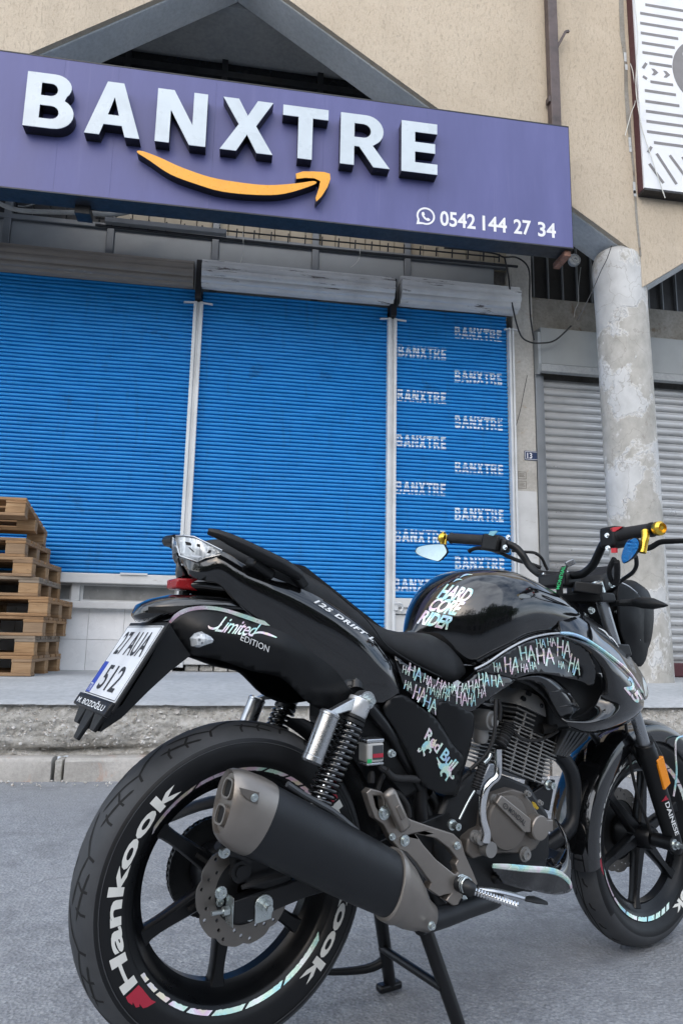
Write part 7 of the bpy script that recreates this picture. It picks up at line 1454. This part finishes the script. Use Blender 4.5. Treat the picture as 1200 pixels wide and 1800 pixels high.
# ================================================================ headlight, instruments, indicators
def headlight():
    st = [(1.115, .86, .985, .060), (1.15, .82, 1.02, .078), (1.21, .795, 1.042, .088), (1.27, .785, 1.045, .086), (1.315, .80, 1.03, .076), (1.345, .84, 1.0, .058), (1.36, .88, .96, .03)]
    rings = []
    for u, z0, z1, hw in st:
        zc, h = (z0 + z1) / 2, (z1 - z0) / 2; rings.append([V(u + .02 * math.sin(t), hw * math.copysign(abs(math.cos(t)) ** .7, math.cos(t)), zc + h * math.copysign(abs(math.sin(t)) ** .8, math.sin(t))) for t in [2 * PI * k / 32 for k in range(32)]])
    mb = MB(); mb.loft(rings); o = part(mb, 'headlight', 'dark_plastic', None, 45)
    mb = MB(); mb.tube([(1.1371, -0.088, 0.9074), (1.1792, -0.09, 0.8922), (1.2342, -0.086, 0.8604)], .0022, 6, 3); mb.tube([(1.1391, -0.088, 0.8994), (1.1938, -0.09, 0.881), (1.2341, -0.086, 0.8587)], .0018, 6, 3); part(mb, 'headlight_crease', 'silver_paint', o, None, 0, True)
    mb = MB(); mb.tube([(1.1697, -0.07, 1.0278), (1.2117, -0.075, 1.0147), (1.2829, -0.07, 0.981)], .003, 6, 3); part(mb, 'headlight_edge', 'silver_paint', o, None, 0, True)
    sk, _ = skin('headlight_cheek', [(1.149, -0.085, 1.0143), (1.2068, -0.088, 1.0088), (1.2616, -0.085, 0.9779), (1.3056, -0.075, 0.9459), (1.3117, -0.07, 0.9035), (1.2964, -0.072, 0.856), (1.2713, -0.075, 0.8026), (1.2256, -0.08, 0.7833), (1.1672, -0.088, 0.8353), (1.1345, -0.09, 0.9073)], [(1.1974, -0.098, 0.9007)], 'dark_plastic', o, .016)
headlight()
mb = MB(); mb.loft([[V(1.10, -.07, 1.04), V(1.10, .07, 1.04), V(1.10, .07, .98), V(1.10, -.07, .98)], [V(1.20, -.06, 1.085), V(1.20, .06, 1.085), V(1.20, .06, 1.02), V(1.20, -.06, 1.02)]]); part(mb, 'instrument', 'black_plastic', None, 30, .012)
for s in (1, -1):
    P = [V(p[0], p[1] * s, p[2]) for p in [(1.09, -0.1334, 0.9612), (1.1, -0.1658, 0.9617), (1.1, -0.1967, 0.9608), (1.1, -0.2303, 0.9565), (1.11, -0.2652, 0.9517)]]
    mb = MB(); mb.tube(P, [.010, .012, .018, .017, .002], 12, 3, flat=(.9, 1.2)); fi = part(mb, 'front_indicator', 'black_plastic', None, 50)
    mb = MB(); mb.tube([V(1.09, P[0].y * .4, P[0].z), P[0]], .009, 10); part(mb, 'indicator_stem', 'black_plastic', fi, 50)
# ================================================================ handlebar
HB = [(0.895, 0.3699, 1.1827), (0.915, 0.2762, 1.1689), (0.935, 0.1992, 1.1572), (0.95, 0.1604, 1.1456), (0.965, 0.1372, 1.1323), (0.975, 0.1194, 1.1086), (0.985, 0.1067, 1.0805), (0.99, 0.0847, 1.0586), (0.99, 0.0516, 1.0462)] 
HR = [(0.99, -0.0677, 1.0372), (0.99, -0.1037, 1.046), (0.985, -0.1316, 1.0627), (0.975, -0.1559, 1.085), (0.962, -0.1861, 1.1121), (0.95, -0.2234, 1.13), (0.935, -0.278, 1.13), (0.925, -0.3314, 1.1287), (0.92, -0.3724, 1.1249)]
mb = MB(); mb.tube(HB + HR, .0115, 14, 4); hb = part(mb, 'handlebar', 'matte_black', None, 60)
def grip(a, b, parent):
    a = Vector(a); b = Vector(b); mb = MB(); T_ = [a.lerp(b, k / 24) for k in range(25)]; mb.tube(T_, [.019] + [.0165 + .0005 * (k % 2) for k in range(1, 23)] + [.0185, .0185], 16); return part(mb, 'grip', 'rubber_grip', parent, 40)
gl = [(0.897, 0.3579, 1.1797), (0.925, 0.2294, 1.1613)]; gr = [(0.941, -0.2564, 1.1285), (0.921, -0.3625, 1.1261)]; grip(*gl, hb); grip(*gr, hb)
def bar_box(c, d, r, l, mat, parent, nm, up=V(0, 0, 1)):
    c = Vector(c); d = Vector(d).normalized(); mb = MB(); mb.bar(c - d * l / 2, c + d * l / 2, r * 2, r * 2.3, up); return part(mb, nm, mat, parent, 30, r * .35)
dl = Vector(HB[3]) - Vector(HB[1]); dr = Vector(HR[7]) - Vector(HR[5])
swl = bar_box([(0.934, 0.2034, 1.1504)][0], dl, .023, .062, 'black_plastic', hb, 'switch_housing'); swr = bar_box([(0.95, -0.2284, 1.1234)][0], dr, .024, .06, 'black_plastic', hb, 'switch_housing')
mb = MB(); P = [(0.915, 0.202, 1.1755), (0.915, 0.1937, 1.186), (0.915, 0.1638, 1.1836), (0.915, 0.1654, 1.1792), (0.915, 0.1805, 1.1695)]; mb.add([V(*p) for p in P], [(0, 1, 2, 3, 4)]); o = part(mb, 'cyan_switch', 'cyan_button', swl, None); solid(o, .004)
mb = MB(); c = V(*(0.93, -0.2682, 1.1292)); P = [(0.925, -0.2404, 1.1434), (0.925, -0.25, 1.1455), (0.925, -0.2767, 1.1445), (0.925, -0.2683, 1.1401), (0.925, -0.2531, 1.1339), (0.925, -0.2426, 1.1351)]; mb.add([V(*p) for p in P], [(0, 1, 2, 3, 4, 5)]); o = part(mb, 'kill_switch', 'switch_red', swr, None); solid(o, .006)
mb = MB(); P = [(0.922, -0.2418, 1.0914), (0.922, -0.2567, 1.091), (0.922, -0.2568, 1.0789), (0.922, -0.2419, 1.0796)]; mb.add([V(*p) for p in P], [(0, 1, 2, 3)]); o = part(mb, 'start_button', 'switch_red', swr, None); solid(o, .006)
for p in [(0.925, 0.1275, 1.1604), (0.925, 0.1414, 1.1311)]: bolt(V(*p), (-1, 0, 0), .0055, .006, 'chrome', swl)
for p in [(0.925, -0.229, 1.0938), (0.925, -0.2281, 1.127)]: bolt(V(*p), (-1, 0, 0), .0045, .006, 'chrome', swr)
bar_box([(0.949, 0.1645, 1.1389)][0], dl, .018, .02, 'engine_black', hb, 'lever_perch')
# levers
mb = MB(); mb.tube([(0.965, 0.2011, 1.1221), (0.97, 0.257, 1.1403), (0.975, 0.3155, 1.1488), (0.97, 0.3403, 1.1462), (0.965, 0.3516, 1.1392)], [.007, .0075, .007, .0065, .008], 10, 4, flat=(1, .7)); part(mb, 'clutch_lever', 'black_plastic', hb, 50)
mb = MB(); mb.tube([(0.955, -0.269, 1.0931), (0.97, -0.3012, 1.0897), (0.975, -0.3189, 1.0916), (0.975, -0.3438, 1.1016), (0.97, -0.3773, 1.0999), (0.965, -0.4288, 1.096)], [.008, .008, .0075, .007, .007, .006], 10, 4, flat=(1, .7)); part(mb, 'brake_lever', 'black_plastic', hb, 50)
# bar end mirrors
def bar_end(c, d, parent): mb = MB(); mb.lathe(c, d, [(0, -.012), (.0145, -.010), (.0175, -.004), (.0175, .006), (.0145, .010), (.012, .013), (.011, .006), (.006, .006), (.005, .010), (0, .010)], 24); return part(mb, 'bar_end', 'gold_anodised', parent, 35)
def mirror(P, mat, parent, th=V(.014, 0, 0)):
    P = [V(*p) for p in P]; c = sum(P, V(0, 0, 0)) / len(P); S = catmull(P, 3, True); mb = MB(); mb.loft([[c + (p - c) * .80 + th for p in S], [c + (p - c) * 1.0 + th * .3 for p in S], [p for p in S], [c + (p - c) * .965 - th * .05 for p in S]]); o = part(mb, 'mirror', 'black_plastic', parent, 40)
    mb = MB(); mb.add([c + (p - c) * .945 - th * .08 for p in S], [tuple(range(len(S)))]); part(mb, 'mirror_glass', mat, o, None); return o
be = bar_end([(0.885, 0.387, 1.1818)][0], -dl, hb)
mb = MB(); P = [(0.885, 0.381, 1.2002), (0.882, 0.3846, 1.1813), (0.882, 0.3883, 1.1626)]; mb.tube(P, .007, 10, 3); mb.tube([(0.884, 0.3696, 1.176), (0.882, 0.3708, 1.159)], .004, 8); ml = part(mb, 'mirror_stem', 'gold_anodised', hb, 50)
mirror([(0.878, 0.5282, 1.1523), (0.878, 0.5129, 1.1636), (0.878, 0.4503, 1.1665), (0.878, 0.3788, 1.1606), (0.878, 0.3661, 1.1533), (0.878, 0.3549, 1.1335), (0.878, 0.3676, 1.1207), (0.878, 0.3967, 1.1054), (0.878, 0.4234, 1.1091), (0.878, 0.4875, 1.127), (0.878, 0.5244, 1.1432)], 'mirror_glass', ml)
bar_end([(0.915, -0.3836, 1.1259)][0], dr, hb)
mb = MB(); P = [(0.905, -0.3523, 1.1222), (0.9, -0.3566, 1.1075), (0.895, -0.3547, 1.0892), (0.89, -0.3529, 1.0678)]; mb.tube(P, .0095, 10, 2, flat=(1, 1)); mr = part(mb, 'mirror_stem', 'gold_anodised', hb, 50)
mirror([(p[0], p[1], p[2]) for p in [(0.905, -0.2839, 1.0518), (0.907, -0.2809, 1.0693), (0.897, -0.3052, 1.1004), (0.886, -0.3313, 1.1066), (0.878, -0.3506, 1.1017), (0.874, -0.3579, 1.0901), (0.876, -0.3504, 1.073), (0.887, -0.3241, 1.055), (0.9, -0.2946, 1.0475)]], 'mirror_glass', mr)
# clamps, ignition key and strap
mb = MB(); cx_ = V(1.0, 0, 1.03); mb.box((.965, -.055, 1.005), (1.03, .055, 1.045)); part(mb, 'bar_clamp', 'engine_black', None, 30, .008)
for p in ((.98, -.04), (1.015, -.04), (.98, .04), (1.015, .04)): bolt(V(p[0], p[1], 1.045), (0, 0, 1), .006, .005, 'chrome')
P = [(0.96, -0.0542, 1.0613), (0.945, -0.0554, 1.0394), (0.94, -0.0498, 1.0118), (0.94, -0.0507, 0.9825)]; mb = MB(); L_ = []
for p in catmull([V(*q) for q in P], 5): L_ += [p + V(0, .011, 0), p + V(0, -.011, 0)]
mb.add(L_, [(2 * i, 2 * i + 1, 2 * i + 3, 2 * i + 2) for i in range(len(L_) // 2 - 1)]); ks_ = tag(mb.build('key_strap', 'strap_black', bike, None, False)); solid(ks_, .003)
q = [(0.937, -0.0442, 0.9954), (0.937, -0.0574, 0.9948), (0.955, -0.0664, 1.0601), (0.955, -0.0533, 1.0611)]; vs_, fs_ = text_mesh('MONDIAL', .02); fn_ = quad([q[1], q[2], q[3], q[0]]); fn2 = lambda a, b: fn_(a, b) + V(-.006, 0, 0)
link_mesh('strap_lettering', [fn2(a, b) for a, b in vs_], fs_, 'tag_green', ks_)
mb = MB(); mb.bar([(0.965, -0.0545, 1.0652)][0], [(0.985, -0.0663, 1.0762)][0], .012, .016); part(mb, 'ignition_key', 'fork_steel', None, 30, .002)
for pts, r in (([(0.97, 0.0641, 1.1093), (0.99, 0.0589, 1.0974), (1.01, 0.0636, 1.077), (1.02, 0.0636, 1.0628)], .0045), ([(0.96, -0.2189, 1.0689), (0.98, -0.1865, 1.0432), (1.03, -0.1543, 1.0181), (1.05, -0.1506, 1.0126)], .007), ([(0.96, -0.2261, 1.0618), (0.98, -0.2116, 1.0414), (1.03, -0.17, 1.0139)], .008), ([(0.95, -0.2911, 1.0686), (0.97, -0.2772, 1.049), (1, -0.2434, 1.0341), (1.05, -0.1791, 1.0246), (1.08, -0.1402, 1.0182)], .0055), ([(0.96, 0.196, 1.1213), (0.97, 0.1768, 1.1096), (0.99, 0.1487, 1.0946), (1, 0.1208, 1.0861), (1.02, 0.0895, 1.0712)], .006), ([(0.97, 0.1568, 1.1256), (0.98, 0.1192, 1.1195), (1, 0.092, 1.1151), (1.02, 0.0839, 1.0986), (1.03, 0.0805, 1.0747)], .0045)):
    mb = MB(); mb.tube(pts, r, 8, 4); part(mb, 'control_cable', 'rubber_grip', None, 60)
for q in [(1.0167, -0.09, 0.9388), (1.1529, -0.07, 0.9391), (1.0707, -0.12, 1.0132)]: bolt(V(*q), R_, .007, .01, 'zinc')
for s in (1, -1): mb = MB(); mb.bar((1.04, -.11 * s, .995), (.985, -.06 * s, 1.005), .05, .03); part(mb, 'riser_block', 'engine_black', None, 30, .004)

# ================================================================ across the road, behind the viewpoint (seen in the reflections)
def tree_row():
    rnd = random.Random(21); mb = MB(); tr = MB()
    for k in range(13):
        x = -24 + k * 3.9 + rnd.uniform(-1, 1); y = -11 + rnd.uniform(-1.5, 1.5); h = rnd.uniform(5.0, 8.0)
        tr.tube([(x, y, 0), (x + rnd.uniform(-.2, .2), y, h * .5), (x + rnd.uniform(-.4, .4), y, h * .85)], [.16, .12, .04], 8, 3)
        for c in range(700):
            a = rnd.uniform(0, 2 * PI); t = rnd.uniform(-1, 1); q = rnd.uniform(.35, 1) ** .5; r = 2.3 * q * (1 + .25 * math.sin(a * 3 + k))
            p = V(x + r * math.cos(a) * math.sqrt(1 - t * t), y + r * math.sin(a) * math.sqrt(1 - t * t), h * .68 + t * q * h * .34); s = rnd.uniform(.12, .26)
            n = V(rnd.gauss(0, 1), rnd.gauss(0, 1), rnd.gauss(0, 1)).normalized(); u = n.orthogonal().normalized() * s; w = n.cross(u)
            mb.add([p - u, p - w * .6, p + u, p + w * .6], [(0, 1, 2, 3)])
    o = mb.build('roadside_trees', 'leaves', None, None, False, 'stuff'); o['label'] = 'row of leafy trees across the road behind the viewpoint'
    t = tr.build('trunks', 'bark', o, 60)
tree_row()
def far_house():
    h = tag(empty('far_house', (0, -19, 0)), 'low rendered house block across the road behind the viewpoint', 'house')
    for x0, x1, z in ((-26, -9, 7.5), (-8.5, 6, 6.2), (6.5, 24, 8.2)):
        mb = MB(); mb.box((x0, -4, 0), (x1, 3, z)); mb.build('wall', 'house_render', h)
        mb = MB(); mb.box((x0 - .3, -4.3, z), (x1 + .3, 3.3, z + .3)); mb.build('roof', 'grey_paint', h)
        n = int((x1 - x0) / 2.6)
        for i in range(n):
            for zz in (1.2, 4.2): mb = MB(); mb.box((x0 + .8 + i * 2.6, 3.01, zz), (x0 + 2.0 + i * 2.6, 3.05, zz + 1.4)); mb.build('window', 'dark_glass', h)
far_house()
